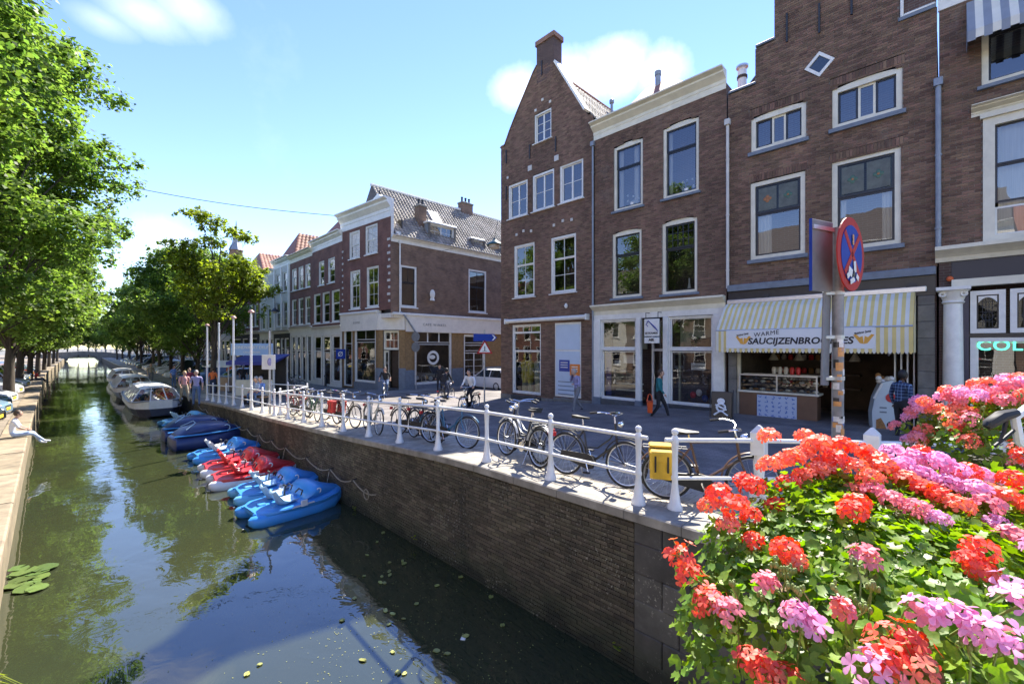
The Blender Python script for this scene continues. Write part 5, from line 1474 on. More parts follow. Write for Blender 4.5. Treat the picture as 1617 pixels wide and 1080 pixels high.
# side shopfront
HS2 = []
q = rcs(655,520,713,524,603,608)
window(sidef, q, ((0,1,0,.76,1,1),(0,.34,.79,1,1,1),(.34,.67,.79,1,1,1),(.67,1,.79,1,1,1)), .11, holes=HS2, name='shop_window', glass=M['shopglass'], yf=.02)
lu = (q[0]+q[1])/2; lz = q[2]+1.85
lg = MB().torus((lu,.075,lz), .42, .09, 28, 6, 'y', sq=.1).ball((lu-.08,.075,lz+.05), .22, 10, 6, (1.2,.05,.7)).build('round_window_logo', M['white'], sidef)
text('cafe', .2, M['dark'], lg, (lu, .06, lz-.22))
u0 = uzs(716,560)[0]; u1 = uzs(731,560)[0]; u2 = uzs(779,560)[0]
q2 = (u1+.1, u2-.9, 1.5, zf0-.1)
window(sidef, q2, ((0,.5,0,.62,1,4),(.5,1,0,.62,1,4),(0,1,.66,.8,1,1),(0,1,.84,1,1,1)), .11, holes=HS2, name='shop_window', glass=M['shopglass'], yf=.02)
panel(sidef, [(sB, zst), (LS, zst), (LS, zf0), (sB, zf0)], HS2, M['ochre'], .03, 'pier')
for (a, c) in ((sB+.0, q[0]-.03), (q[1]+.03, u1), (u2-.85, LS)):
    MB().bevbox(a, c, -.05, .1, zst-.1, 2.55, .02).build('plinth', M['bluegrey'], sidef)
MB().bevbox(q[0]-.02, q[1]+.02, -.05, .1, zst-.1, q[2]-.02, .02).build('plinth', M['bluegrey'], sidef)
MB().bevbox(sB+.01, LS, -.14, .2, zf0, zf1, .03).build('fascia', M['fascia_w'], sidef)
MB().bevbox(.1, LS, -.22, .2, zf1-.12, zf1+.03, .03).build('fascia_moulding', M['white'], sidef)
text('CAFE WINKEL', .26, M['dimletter'], sidef, (uzs(685,512)[0], -.15, (zf0+zf1)/2-.1), spacing=1.3)
text('KOFFIE', .22, M['dimletter'], cb, (gw[0]+.5, -.15, (zfa0+zfa1)/2-.1), spacing=1.3)
# inside: dark room with counter, lamps and shapes behind the glass
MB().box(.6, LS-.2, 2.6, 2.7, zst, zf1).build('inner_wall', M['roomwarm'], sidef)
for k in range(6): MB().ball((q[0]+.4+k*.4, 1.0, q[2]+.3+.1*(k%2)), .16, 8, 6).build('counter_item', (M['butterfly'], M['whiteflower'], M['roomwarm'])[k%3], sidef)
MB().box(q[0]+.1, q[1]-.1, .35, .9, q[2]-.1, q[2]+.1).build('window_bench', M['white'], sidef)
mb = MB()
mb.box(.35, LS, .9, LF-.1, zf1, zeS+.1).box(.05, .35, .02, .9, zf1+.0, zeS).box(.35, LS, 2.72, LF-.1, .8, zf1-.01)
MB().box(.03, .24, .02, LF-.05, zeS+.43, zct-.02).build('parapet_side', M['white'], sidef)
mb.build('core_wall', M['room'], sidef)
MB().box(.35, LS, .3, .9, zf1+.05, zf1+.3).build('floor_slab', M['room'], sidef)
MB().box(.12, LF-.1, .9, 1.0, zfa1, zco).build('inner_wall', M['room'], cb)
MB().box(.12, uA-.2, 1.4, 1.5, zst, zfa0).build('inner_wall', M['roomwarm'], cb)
for k, uu in enumerate((.35,.75,1.1)):
    MB().ball((gw[0]+uu, .6, gw[2]+.5+.2*(k%2)), .28, 8, 6, (.8,.6,1.6)).build('window_plant', mat('leaf_green', (.05,.09,.03), .6, .3, 8), cb)

# ============================================================ the row of houses beyond
def rowhouse(name, label, pxl, pxr, x, ytop, ycor, wallm, corn, rows, ground, roof=None, gable=None, parapet=None, frame=None, ztop_=None):
    """pxl/pxr: facade edges; ytop/ycor: top and underside of the cornice at the middle; rows: (ytop, ybot, [(f0,f1)...], bars) at the middle"""
    yl = at_x(pxl, 540, x).y; yr_ = at_x(pxr, 540, x).y; W = yl-yr_; pm = None
    b = thing(name, label, 'house', (x, yl, 0), R(-90))
    ymid = (yl+yr_)/2; Y = (x+ymid)/S2; Z = lambda py: CZ+(HY-py)/FPX*Y
    zst = zs(x, ymid)-.1; frame = frame or M['white']
    zt, zc = Z(ytop), Z(ycor); hl = []
    for (ya, yb, fs, nx, nz) in rows:
        for (f0, f1) in fs:
            window(b, (W*f0, W*f1, Z(yb), Z(ya)), ((0,1,0,.6,nx,nz),(0,1,.6,1,nx,1)), .09, frame=frame, holes=hl, sill=frame, sillh=.07, sw=.05)
    gz0, style = ground
    zg = Z(gz0)
    panel(b, [(0, zg), (W, zg), (W, zc+.02), (0, zc+.02)], hl, wallm)
    cornice(b, -.03, W+.03, zc, zt-zc, corn, .4)
    # ground floor
    hg = []
    if style == 'shop':
        n = 3; lo = zst+.5
        for k in range(n):
            f0, f1 = .06+k*.31, .06+k*.31+.26
            q = (W*f0, W*f1, (lo if k != 1 else zst+.12), zg-.45)
            window(b, q, ((0,1,0,.68,1,1),(0,1,.72,1,1,1)), .09, frame=frame, holes=hg, glass=M['shopglass'], name='shop_window')
    elif style == 'columns':
        n = 4; lo = zst+.2
        for k in range(n):
            f0, f1 = .05+k*.235, .05+k*.235+.19
            q = (W*f0, W*f1, lo, zg-.5)
            window(b, q, ((0,1,0,.62,1,1),(0,1,.66,1,2,1)), .10, frame=frame, holes=hg, glass=M['shopglass'], name='shop_window')
    else:
        for (f0, f1, door) in ((.08,.38,0),(.45,.62,1),(.68,.92,0)):
            q = (W*f0, W*f1, zst+(.1 if door else .9), zg-.5)
            window(b, q, ((0,1,0,.7,1,1),(0,1,.74,1,1,1)), .09, frame=frame, holes=hg, name='door_frame' if door else 'window')
    panel(b, [(0, zst-.2), (W, zst-.2), (W, zg), (0, zg)], hg, wallm if style == 'plain' else (M['white'] if style != 'dark' else M['room']), .0, 'ground_floor_wall')
    if style != 'plain':
        cornice(b, -.02, W+.02, zg-.05, .35, M['white'], .25, 'shop_cornice')
        MB().bevbox(.0, W, -.06, .02, zst-.2, zst+.1, .02).build('plinth', M['stone_d'], b)
    # body and roof
    m_ = MB().box(.02, W-.02, 1.0, 10, .8, zt-.1)
    m_.box(.02, .08, .02, 1.0, .8, zt-.2).box(W-.08, W-.02, .02, 1.0, .8, zt-.2).box(.08, W-.08, .02, 1.0, zc+.05, zt-.1)
    m_.build('side_wall', M['side_brick'], b)
    if roof:
        mt_, rise, cross = roof
        if cross:   # ridge runs back from the street
            mb = MB().add([(.05,.3,zt-.05),(W-.05,.3,zt-.05),(W/2,1.6,zt+rise),(.05,10,zt-.05),(W-.05,10,zt-.05),(W/2,10,zt+rise)], [(0,2,5,3),(1,4,5,2),(0,1,2),(3,5,4)])
            mb.build('roof', mt_, b)
            pantiles(b, (W-.05,.35,zt-.03), (W-.05,9.9,zt-.03), (W/2,1.6,zt+rise+.02), (W/2,9.9,zt+rise+.02), mt_, 24, 8)
        else:
            MB().add([(-.05,.3,zt-.05),(W+.05,.3,zt-.05),(W+.05,5,zt+rise),(-.05,5,zt+rise),(-.05,10,zt-.05),(W+.05,10,zt-.05)], [(0,1,2,3),(3,2,5,4),(0,3,4),(1,5,2)]).build('roof', mt_, b)
            pantiles(b, (-.05,.35,zt-.03), (W+.05,.35,zt-.03), (-.05,5,zt+rise+.02), (W+.05,5,zt+rise+.02), mt_, 18, 8)
    return b, W, Z, yl
M['plaster_w'] = mat('white_plaster', (.66,.63,.56), .8, .1, 1.5)
M['plaster_g'] = mat('pale_grey_plaster', (.48,.47,.45), .8, .12, 1.5)
XR = 14.1
h1, W1, Z1, _ = rowhouse('brick_row_house', 'narrow red brick house with white cornice and slender windows beside the corner cafe house', 493, 540, XR, 374, 391, M['brick_r'], M['white'],
    [(410,449,[(.24,.43),(.56,.78)],1,2), (461,510,[(.06,.30),(.37,.61),(.68,.93)],1,2)], (521, 'shop'), roof=(M['tile_r'], 2.2, True))
h2, W2, Z2, _ = rowhouse('brick_row_house', 'dark red brick house with cream cornice and two rows of three white windows', 458, 493, XR, 399, 411, M['brick_r'], M['cream'],
    [(421,457,[(.09,.31),(.40,.62),(.70,.92)],2,2), (471,513,[(.09,.31),(.40,.62),(.70,.92)],2,2)], (521, 'columns'), roof=(M['tile_d'], 1.2, False))
h3, W3, Z3, _ = rowhouse('ornate_row_house', 'ornate cream plastered house with pilasters and red tiled peak', 432, 458, XR, 409, 422, M['plaster_w'], M['white'],
    [(431,462,[(.14,.40),(.56,.82)],1,2), (477,516,[(.14,.40),(.56,.82)],1,2)], (526, 'dark'), roof=(M['tile_r'], 2.8, True))
for k in range(3):
    u = W3*(.05+k*.43); MB().bevbox(u, u+.3, -.12, .02, Z3(522), Z3(422), .03).build('pilaster', M['white'], h3)
h4, W4, Z4, _ = rowhouse('white_row_house', 'white plastered house with small square upper windows and tall dark ones below', 410, 432, XR, 429, 437, M['plaster_w'], M['white'],
    [(457,472,[(.14,.38),(.60,.84)],1,1), (487,520,[(.12,.38),(.58,.84)],1,2)], (528, 'shop'), roof=(M['tile_d'], 1.4, False))
h5, W5, Z5, _ = rowhouse('brick_row_house', 'broad red brick house behind the flag poles with arched windows', 365, 410, XR, 436, 444, M['brick_r'], M['plaster_w'],
    [(448,465,[(.60,.76),(.80,.96)],1,1), (484,518,[(.50,.64),(.68,.80),(.84,.96)],1,2), (492,520,[(.05,.15),(.19,.29),(.33,.43)],1,1)], (528, 'dark'), roof=(M['tile_r'], 3.0, True))
for k in range(3):
    u = W5*(.10+.14*k); z = Z5(490); MB().torus((u,-.02,z), .62, .12, 20, 5, 'y').build('arch_ring', M['offwhite'], h5)
h6, W6, Z6, _ = rowhouse('grey_row_house', 'pale grey plastered house half hidden by the lit street tree', 338, 365, XR, 470, 476, M['plaster_g'], M['white'],
    [(484,515,[(.08,.26),(.36,.54),(.64,.82)],1,2)], (532, 'plain'), roof=(M['tile_d'], 2.5, False))
far = (('brick', 312, 338, 440, 'brick_r', 'tile_r', 'tall brick house behind the trees with red roof'), ('plaster', 290, 312, 470, 'plaster_w', 'tile_d', 'pale plastered house behind the second street tree'),
       ('brick', 268, 290, 485, 'brick_b', 'tile_r', 'brown brick house behind the third street tree'), ('plaster', 250, 268, 495, 'plaster_w', 'tile_r', 'long white house far along the right bank'),
       ('brick', 225, 250, 500, 'brick_r', 'tile_d', 'long red brick house far along the right bank'), ('plaster', 195, 225, 508, 'plaster_g', 'tile_d', 'last grey houses at the far end of the right bank'))
for kind, a, c, yt, wm, rm, lab in far:
    ym = (a+c)/2; dy = lambda y: y
    base = 548+ (548-yt)*.0
    r1 = [(f, f+.09) for f in (.06,.24,.42,.60,.80)]
    sp = (540-yt)
    rowhouse(kind+'_row_house' if kind == 'brick' else 'plastered_row_house', lab, a, c, XR+.2, yt, yt+sp*.05, M[wm], M['white'], [(yt+sp*.13, yt+sp*.38, r1, 1, 2), (yt+sp*.5, yt+sp*.8, r1, 1, 2)], (yt+sp*.9, 'plain'), roof=(M[rm], 2.5, False))
# small turret above the far roofs
tp = at_d(373, 385, 95)
tw = thing('roof_turret', 'slender dark spire rising behind the roofs above the street tree', 'spire', (tp.x, tp.y, 0))
MB().lathe([(1.3,1),(1.3,tp.z-1.5)], 8).build('tower', M['brick_b'], tw)
MB().lathe([(1.5,tp.z-1.5),(.7,tp.z+.2),(.6,tp.z+1.6),(.8,tp.z+1.7),(.25,tp.z+2.6),(.05,tp.z+5)], 8).build('lantern', M['zinc'], tw)
# a house closing the side street
e = thing('side_street_house', 'brick house with white shop awning seen down the side street', 'house', (30, 20.5, 0), R(-90))
hl = []
for k in range(2):
    window(e, (1.0+k*2.4, 2.3+k*2.4, 6.2, 8.6), ((0,1,0,.6,1,1),(0,1,.6,1,1,1)), .12, holes=hl)
window(e, (.8, 5.2, 1.5, 4.0), ((0,.5,0,1,1,1),(.5,1,0,1,1,1)), .12, holes=hl, name='shop_window')
panel(e, [(0,.8),(14,.8),(14,11),(0,11)], hl, M['brick_b'])
MB().box(.02, 14, 1, 9, .8, 10.9).build('side_wall', M['side_brick'], e)
MB().bevbox(.3, 6, -1.0, -.02, 4.2, 4.7, .05).build('shop_awning', M['white'], e)
cornice(e, -.1, 14, 11, .6, M['white'], .4)

# ============================================================ houses along the left bank (mostly behind the trees)
names = [('brick_bank_house', 'brown brick house on the left bank under the trees', 'brick_b', 'tile_r'), ('plastered_bank_house', 'pale plastered house on the left bank under the trees', 'plaster_w', 'tile_d'), ('brick_bank_house', 'red brick house on the left bank under the trees', 'brick_r', 'tile_d')]
for k in range(11):
    nm, lab, wm, rm = names[k % 3]
    y0 = -14+k*10.5; W = 10.4; x = -15.5-rnd.uniform(0,.5); zt = 11.5+rnd.uniform(-1.5,2)
    b = thing(nm, lab, 'house', (x, y0, 0), R(90), 'houses under the trees on the left bank')
    hl = []
    for z0, z1 in ((1.9,4.2),(5.2,7.3),(8.2,9.8)):
        for f in (.08,.30,.54,.78):
            window(b, (W*f, W*f+1.2, z0, z1), ((0,1,0,.6,1,2),(0,1,.6,1,2,1)), .1, holes=hl, sill=M['white'], sillh=.07)
    panel(b, [(0,.8),(W,.8),(W,zt),(0,zt)], hl, M[wm])
    MB().box(.02, W-.02, .8, 9, .8, zt-.1).build('side_wall', M['side_brick'], b)
    cornice(b, 0, W, zt, .5, M['white'], .4)
    MB().add([(-.0,.3,zt+.4),(W,.3,zt+.4),(W,4.5,zt+4.2),(0,4.5,zt+4.2),(0,9,zt+.4),(W,9,zt+.4)], [(0,1,2,3),(3,2,5,4),(0,3,4),(1,5,2)]).build('roof', M[rm], b)
# ------------------------------------------------------------------ trees
M['bark'] = mat('tree_bark', (.075,.06,.045), .95, .45, 9, bump=.5, bscale=14, stretch=(1,1,.25))
def leaf_mat(name, c, c2, trans=.42):
    return mat(name, c, .5, .25, .35, island=.38, col2=c2, trans=trans, spec=.35)
M['leaf_a'] = leaf_mat('linden_leaves', (.175,.245,.055), (.11,.185,.042), .58)
M['leaf_b'] = leaf_mat('light_linden_leaves', (.25,.29,.045), (.15,.21,.035), .58)
def leaves(pts, nrm, size, rng):
    # one folded, pointed leaf (two triangles a side) for each point
    n = len(pts)
    v = rng.normal(size=(n,3)); v -= nrm*(v*nrm).sum(1)[:,None]; v /= np.linalg.norm(v,axis=1)[:,None]+1e-9
    wv = np.cross(nrm, v)
    s = size*(.65+.7*rng.random(n))[:,None]
    tip = pts+v*s*.62; base = pts-v*s*.42
    fold = nrm*s*.10
    l = pts+wv*s*.40+fold+v*s*.02; r = pts-wv*s*.40+fold-v*s*.05
    V = np.stack([base, r, tip, l],1).reshape(-1,3)
    return V
def leafmesh(name, V, mt):
    n = len(V)//4
    me = bpy.data.meshes.new(name)
    me.vertices.add(len(V)); me.vertices.foreach_set('co', V.astype(np.float32).ravel())
    me.loops.add(n*4); me.polygons.add(n)
    me.loops.foreach_set('vertex_index', np.arange(n*4, dtype=np.int32))
    me.polygons.foreach_set('loop_start', np.arange(0, n*4, 4, dtype=np.int32))
    me.polygons.foreach_set('loop_total', np.full(n, 4, dtype=np.int32))
    me.materials.append(mt); me.update(); me.validate()
    return me
def tree_meshes(seed, H, crown_r, crown_z0, nleaf, leaf, trunk_r, lean=(0,0), squash=1.0, mt='leaf_a', nblob=46, bias=(0,0)):
    """trunk with limbs, and a crown of leaf clumps gathered round the twig ends"""
    rg = random.Random(seed); ng = np.random.default_rng(seed)
    tr = MB()
    top = Vector((lean[0], lean[1], H*.78))
    tp = [Vector((0,0,0)), Vector((lean[0]*.1, lean[1]*.1, H*.12)), Vector((lean[0]*.3, lean[1]*.3, H*.3)), Vector((lean[0]*.6, lean[1]*.6, H*.52)), top]
    tp = [p+Vector((rg.uniform(-.06,.06)*H*.12, rg.uniform(-.06,.06)*H*.12, 0)) if i else p for i, p in enumerate(tp)]
    tr.tube([(0,0,-.2)]+[tuple(p) for p in tp], [trunk_r*1.35, trunk_r*1.1, trunk_r*.92, trunk_r*.75, trunk_r*.45, trunk_r*.12], 9)
    def on_trunk(f):
        k = f*(len(tp)-1); i = min(int(k), len(tp)-2); return tp[i].lerp(tp[i+1], k-i)
    cz = (crown_z0+H)/2; hz = (H-crown_z0)/2
    blobs = []
    for i in range(nblob):
        # blob centres spread through the crown's volume, more of them outside
        while True:
            p = Vector((rg.uniform(-1,1), rg.uniform(-1,1), rg.uniform(-1,1)))
            if .30 < p.length < 1: break
        zz = p.z
        taper = 1.0 if zz < 0 else 1-.35*zz
        c = Vector((lean[0]*.7+bias[0]*(1-abs(zz))+p.x*crown_r*taper, lean[1]*.7+bias[1]*(1-abs(zz))+p.y*crown_r*taper, cz+zz*hz*.95))
        br = crown_r*rg.uniform(.20,.34)
        blobs.append((c, br))
        st = on_trunk(min(.95, max(.28, (c.z-crown_r*.45)/H)))
        mid = st.lerp(c, .55)+Vector((rg.uniform(-.3,.3), rg.uniform(-.3,.3), rg.uniform(.1,.5)))*crown_r*.15
        r0 = trunk_r*rg.uniform(.16,.36)
        tr.tube([st, st.lerp(mid,.5)+Vector((0,0,.05*crown_r)), mid, c], [r0, r0*.8, r0*.55, r0*.12], 5)
        for _ in range(3):
            e = c+Vector((rg.uniform(-1,1), rg.uniform(-1,1), rg.uniform(-.8,.8)))*br*.85
            tr.tube([mid.lerp(c, rg.uniform(.3,.9)), e], [r0*.22, r0*.06], 4)
    tot = sum(b[1]**2 for b in blobs); Vs = []
    for c, br in blobs:
        n = max(20, int(nleaf*br**2/tot))
        d = ng.normal(size=(n,3)); d /= np.linalg.norm(d,axis=1)[:,None]
        rad = br*(ng.random(n)**.45)*(1+.35*(ng.random(n)-.5))
        d2 = d*np.array([1.15,1.15,.72*squash])
        # ragged: small sprays within the clump
        k = 14; sp = ng.normal(size=(k,3))*br*.62*np.array([1,1,.6]); which = ng.integers(0,k,n)
        pts = np.array(c)+np.where((ng.random(n) < .6)[:,None], sp[which]+d*br*.30*ng.random(n)[:,None], d2*rad[:,None])
        nr = d*.5+np.array([0,0,.75])+ng.normal(size=(n,3))*.45; nr /= np.linalg.norm(nr,axis=1)[:,None]
        Vs.append(leaves(pts, nr, leaf, ng))
    return tr.mesh('trunk', M['bark'], 60), leafmesh('crown', np.concatenate(Vs), M[mt])
def tree(name, label, x, y, z, meshes, rz, sc=1.0, group=None, cat='tree'):
    t = thing(name, label, cat, (x, y, z), rz, group); t.scale = (sc,)*3
    link('trunk', meshes[0], t); link('crown', meshes[1], t)
    return t
big = tree_meshes(11, 17.5, 3.8, 3.2, 92000, .145, .24, (.5,0), bias=(.3,0), nblob=64)
big2 = tree_meshes(12, 15.5, 4.1, 2.6, 92000, .145, .24, (.5,.3), bias=(.4,0), nblob=64)
mid_ = tree_meshes(13, 12.6, 3.7, 3.0, 42000, .175, .17, (.2,.2), mt='leaf_a', nblob=40)
mid2 = tree_meshes(15, 11.8, 3.9, 2.8, 42000, .175, .17, (-.3,.2), mt='leaf_a', nblob=40)
lit = tree_meshes(14, 13.0, 3.0, 4.2, 30000, .165, .20, (.3,-.2), mt='leaf_b', nblob=34)
tree('canal_tree', 'great linden nearest on the left bank, crown cut by the top left corner', -4.4, 17.0, ZL, big, 2.2)
tree('canal_tree', 'second great linden on the left bank, its crown hanging over the quay', -3.0, 26.0, ZL, big2, 1.2, 1.14)
tree('canal_tree', 'leaning dark-trunked linden standing among the parked cars on the left bank', -2.9, 39.0, ZL, big, .5, 1.0)
tree('canal_tree', 'linden on the left bank behind the leaning one, crown reaching over the canal', -3.2, 50.0, ZL, big2, -.5, .97)
for k, y in enumerate((62, 74, 87, 101, 118, 138)):
    tree('canal_tree', 'linden in the receding row on the left bank far down the canal', -3.3, y, ZL, big if k % 2 else big2, rnd.uniform(-.5,.5), .90, 'far lindens on the left bank')
tree('street_tree', 'sunlit yellow-green tree on the right quay, standing apart in front of the brick houses', 6.6, 35.6, 1.0, lit, .3)
lab = ('first full green tree in the right-hand row, behind the yellow-green one', 'second full green tree in the right-hand row')
for k, y in enumerate((43.5, 50.5, 58, 66, 75, 85, 97, 111, 128, 148)):
    tree('street_tree', lab[k] if k < 2 else 'green tree in the receding row on the right bank', 6.9+rnd.uniform(-.2,.2), y, 1.0, mid_ if k % 2 else mid2, rnd.uniform(0,6), rnd.uniform(.93,1.05), None if k < 2 else 'far trees on the right bank')

for k, (x, y, sc) in enumerate(((-9,186,1.0),(-4.5,190,1.1),(0,192,.95),(4,190,1.05),(8.5,187,1.0),(-2.5,200,1.25),(2.5,202,1.2),(6.5,199,1.2),(12,196,1.1),(-13,192,1.2))):
    tree('canal_tree', 'far tree closing the canal view behind the far bridge', x, y, 1.0, (mid_, mid2)[k % 2], k*1.3, sc, 'trees behind the far bridge')
# ------------------------------------------------------------------ white quay railing
M['rail'] = mat('white_rail_paint', (.76,.76,.74), .38, .10, 7, bump=.06)
def post_mesh():
    mb = MB().lathe([(.095,0),(.095,.05),(.070,.10),(.052,.22),(.039,.34),(.036,.38),(.046,.40),(.046,.43),(.037,.45),(.036,.70),(.044,.83),(.048,.86),(.048,.92),(.034,.95),(.024,.965)], 10)
    mb.ball((0,0,1.005), .045, 10, 7)
    return mb.mesh('post', M['rail'], 40)
PM = post_mesh()
SQ = MB().bevbox(-.10,.10,-.10,.10,0,.30,.02).bevbox(-.06,.06,-.06,.06,.30,.42,.01).lathe([(.06,.42),(.075,.62),(.055,.72)], 8).bevbox(-.085,.085,-.085,.085,.72,1.02,.012).lathe([(.11,1.02),(.02,1.10)], 4, M=Matrix.Rotation(R(45),4,'Z')).mesh('post', M['rail'])
def railing(name, label, pts, pm=None, group=None, balls=True):
    t = thing(name, label, 'railing', (pts[0][0], pts[0][1], 0), 0, group)
    o = Vector((pts[0][0], pts[0][1], 0))
    W = [Vector((x, y, zs(x, y))) for x, y in pts]
    for i, p in enumerate(W):
        link('post', (pm[i] if isinstance(pm, list) else pm) or PM, t, p-o)
    for a, b_ in zip(W, W[1:]):
        d = (b_-a).normalized()
        MB().tube([a-o+Vector((0,0,.90)), b_-o+Vector((0,0,.90))], .029, 10).build('top_rail', M['rail'], t, 40)
        MB().tube([a-o+Vector((0,0,.41)), b_-o+Vector((0,0,.41))], .023, 10).build('lower_rail', M['rail'], t, 40)
    # rail stubs past the last posts
    for a, b_ in ((W[0], W[1]), (W[-1], W[-2])):
        d = (a-b_).normalized(); MB().tube([a-o+Vector((0,0,.90)), a-o+d*.13+Vector((0,0,.90))], .029, 10).build('rail_end', M['rail'], t, 40)
    return t
railing('quay_railing', 'long white iron railing with round-topped posts along the quay edge', [(5.25, 2.88+1.51*k) for k in range(19)])
railing('bridge_railing', 'white railing with square capped posts turning onto the bridge behind the red geraniums', [(5.42,2.46),(6.27,1.72),(7.34,.68),(8.5,-.5),(9.6,-1.6)], [None,SQ,SQ,SQ,SQ])
railing('landing_railing', 'short white bent railing round the boat landing behind the parked bicycles', [(5.55,18.3),(6.3,19.0),(7.6,21.2),(7.4,23.2),(7.2,25.2)])

# ------------------------------------------------------------------ bicycles (x forward, z up)
def wheel_meshes(r=.345):
    ty = MB().torus((0,0,0), r-.018, .019, 32, 6, 'y').mesh('tyre', M['black'], True)
    mb = MB().torus((0,0,0), r-.042, .011, 28, 4, 'y')
    for k in range(20):
        a = 2*math.pi*k/20; s = .02 if k % 2 else -.02
        mb.tube([(.03*math.cos(a+.5), s, .03*math.sin(a+.5)), ((r-.045)*math.cos(a), 0, (r-.045)*math.sin(a))], .0022, 3, False)
    mb.lathe([(.025,-.045),(.025,.045)], 8, axis='y')
    return ty, mb.mesh('rim', M['alu'], 60)
WT, WR = wheel_meshes()
def arc(c, r, a0, a1, n): return [(c[0]+r*math.cos(a0+(a1-a0)*k/n), 0, c[1]+r*math.sin(a0+(a1-a0)*k/n)) for k in range(n+1)]
_bk = {}
def bike_parts(style):
    if style in _bk: return _bk[style]
    D = {}
    R_, F_ = (-.54,.345), (.54,.345)
    fr = MB(); bb = (-.10,0,.29); st = (-.24,0,.84); h0 = (.375,0,.62); h1 = (.325,0,.93)
    fr.tube([bb, st], .016, 7); fr.tube([h0, h1], .019, 7)
    if style == 'step':
        fr.tube([bb, (.05,0,.36), (.22,0,.50), h0], .021, 7); fr.tube([(-.15,0,.50), (.05,0,.52), (.25,0,.68), (.345,0,.84)], .013, 6)
    else:
        fr.tube([bb, h0], .018, 7); fr.tube([(-.235,0,.82), (.335,0,.87)], .015, 7)
    for s in (-1, 1):
        fr.tube([(bb[0], s*.03, bb[2]), (R_[0], s*.055, R_[1])], .010, 5); fr.tube([(-.22, s*.02, .76), (R_[0], s*.055, R_[1])], .009, 5)
    D['frame'] = fr.mesh('frame', M['bike_black'], 50)
    fk = MB()
    for s in (-1, 1): fk.tube([(.37,s*.035,.64), (.405,s*.05,.55), (.46,s*.05,.42), (.54,s*.05,.345)], .011, 6)
    D['fork'] = fk.mesh('fork', M['bike_black'], 50)
    hb = MB().tube([(.33,0,.90), (.305,0,1.04)], .014, 6)
    for s in (-1, 1): hb.tube([(.305,0,1.04), (.34,s*.10,1.06), (.33,s*.22,1.08), (.22,s*.29,1.09), (.10,s*.30,1.07)], .012, 6)
    D['handlebar'] = hb.mesh('handlebar', M['chrome'], 50)
    D['grip'] = [MB().tube([(.17,s*.297,1.083), (.05,s*.30,1.062)], .018, 7).mesh('grip', M['black'], 50) for s in (-1, 1)]
    sd_ = MB().tube([(-.24,0,.84), (-.262,0,.95)], .013, 6)
    D['seatpost'] = sd_.mesh('seat_post', M['chrome'], 50)
    D['saddle'] = MB().add([(-.42,-.09,.99),(-.42,.09,.99),(-.30,.085,.975),(-.30,-.085,.975),(-.13,.022,.97),(-.13,-.022,.97),(-.42,-.08,.94),(-.42,.08,.94),(-.28,.05,.94),(-.28,-.05,.94),(-.14,.016,.945),(-.14,-.016,.945)],
        [(0,3,2,1),(3,5,4,2),(0,1,7,6),(1,2,8,7),(2,4,10,8),(4,5,11,10),(5,3,9,11),(3,0,6,9),(6,7,8,9),(9,8,10,11)]).mesh('saddle', M['black'], 60)
    mg = MB().tube(arc(R_, .385, R(10), R(165), 14), .024, 5, flat=.4); D['rear_guard'] = mg.mesh('mudguard', M['bike_black'], 60)
    mg = MB().tube(arc(F_, .385, R(40), R(175), 12), .024, 5, flat=.4); D['front_guard'] = mg.mesh('mudguard', M['bike_black'], 60)
    cc = MB().prism([(-.60,.30),(-.08,.17),(.02,.20),(.05,.30),(-.02,.39),(-.12,.41),(-.58,.40)], -.075, -.045, 'y'); D['chain_case'] = cc.mesh('chain_case', M['black'])
    rk = MB()
    for s in (-1, 1): rk.tube([(-.28,s*.05,.74), (-.85,s*.06,.745)], .008, 5); rk.tube([(-.72,s*.06,.745), (-.55,s*.06,.36)], .007, 5)
    for x in (-.35,-.55,-.75,-.85): rk.tube([(x,-.06,.745), (x,.06,.745)], .007, 5)
    D['luggage_rack'] = rk.mesh('luggage_rack', M['iron'], 50)
    D['crank'] = MB().lathe([(.09,-.085),(.09,-.078)], 16, (bb[0],0,bb[2]), axis='y').tube([(bb[0],-.09,bb[2]), (bb[0]+.06,-.095,bb[2]-.155)], .010, 5).tube([(bb[0],.09,bb[2]), (bb[0]-.06,.095,bb[2]+.155)], .010, 5).tube([(bb[0],-.095,bb[2]),(bb[0],.095,bb[2])], .014, 6).mesh('crank', M['chrome'], 50)
    D['pedal'] = [MB().cbox((bb[0]+s*.06, -s*.15, bb[2]-s*.155), .09, .08, .022).mesh('pedal', M['black']) for s in (-1, 1)]
    D['headlight'] = MB().lathe([(.02,-.05),(.05,-.02),(.055,.03),(.03,.045)], 10, (.42,0,.92), axis='x').mesh('headlight', M['chrome'], 50)
    D['tail_light'] = MB().bevbox(-.92,-.88,-.045,.045,.62,.69,.008).mesh('tail_light', M['signred'])
    D['kickstand'] = MB().tube([(-.25,.03,.27),(-.30,.17,.02)], .009, 5).mesh('kickstand', M['alu'])
    _bk[style] = D
    return D
M['bike_black'] = mat('black_bike_paint', (.018,.018,.02), .3, spec=.6)
M['bike_blue'] = mat('blue_bike_paint', (.04,.14,.24), .3, spec=.6); M['bike_grey'] = mat('grey_bike_paint', (.22,.23,.24), .35, metal=.3); M['bike_red'] = mat('red_bike_paint', (.35,.03,.03), .3); M['bike_cream'] = mat('cream_bike_paint', (.6,.56,.45), .35)
M['bike_brown'] = mat('brown_bike_paint', (.11,.06,.035), .35); M['bike_green'] = mat('green_bike_paint', (.03,.10,.05), .35); M['white_guard'] = mat('white_mudguard', (.7,.7,.68), .35)
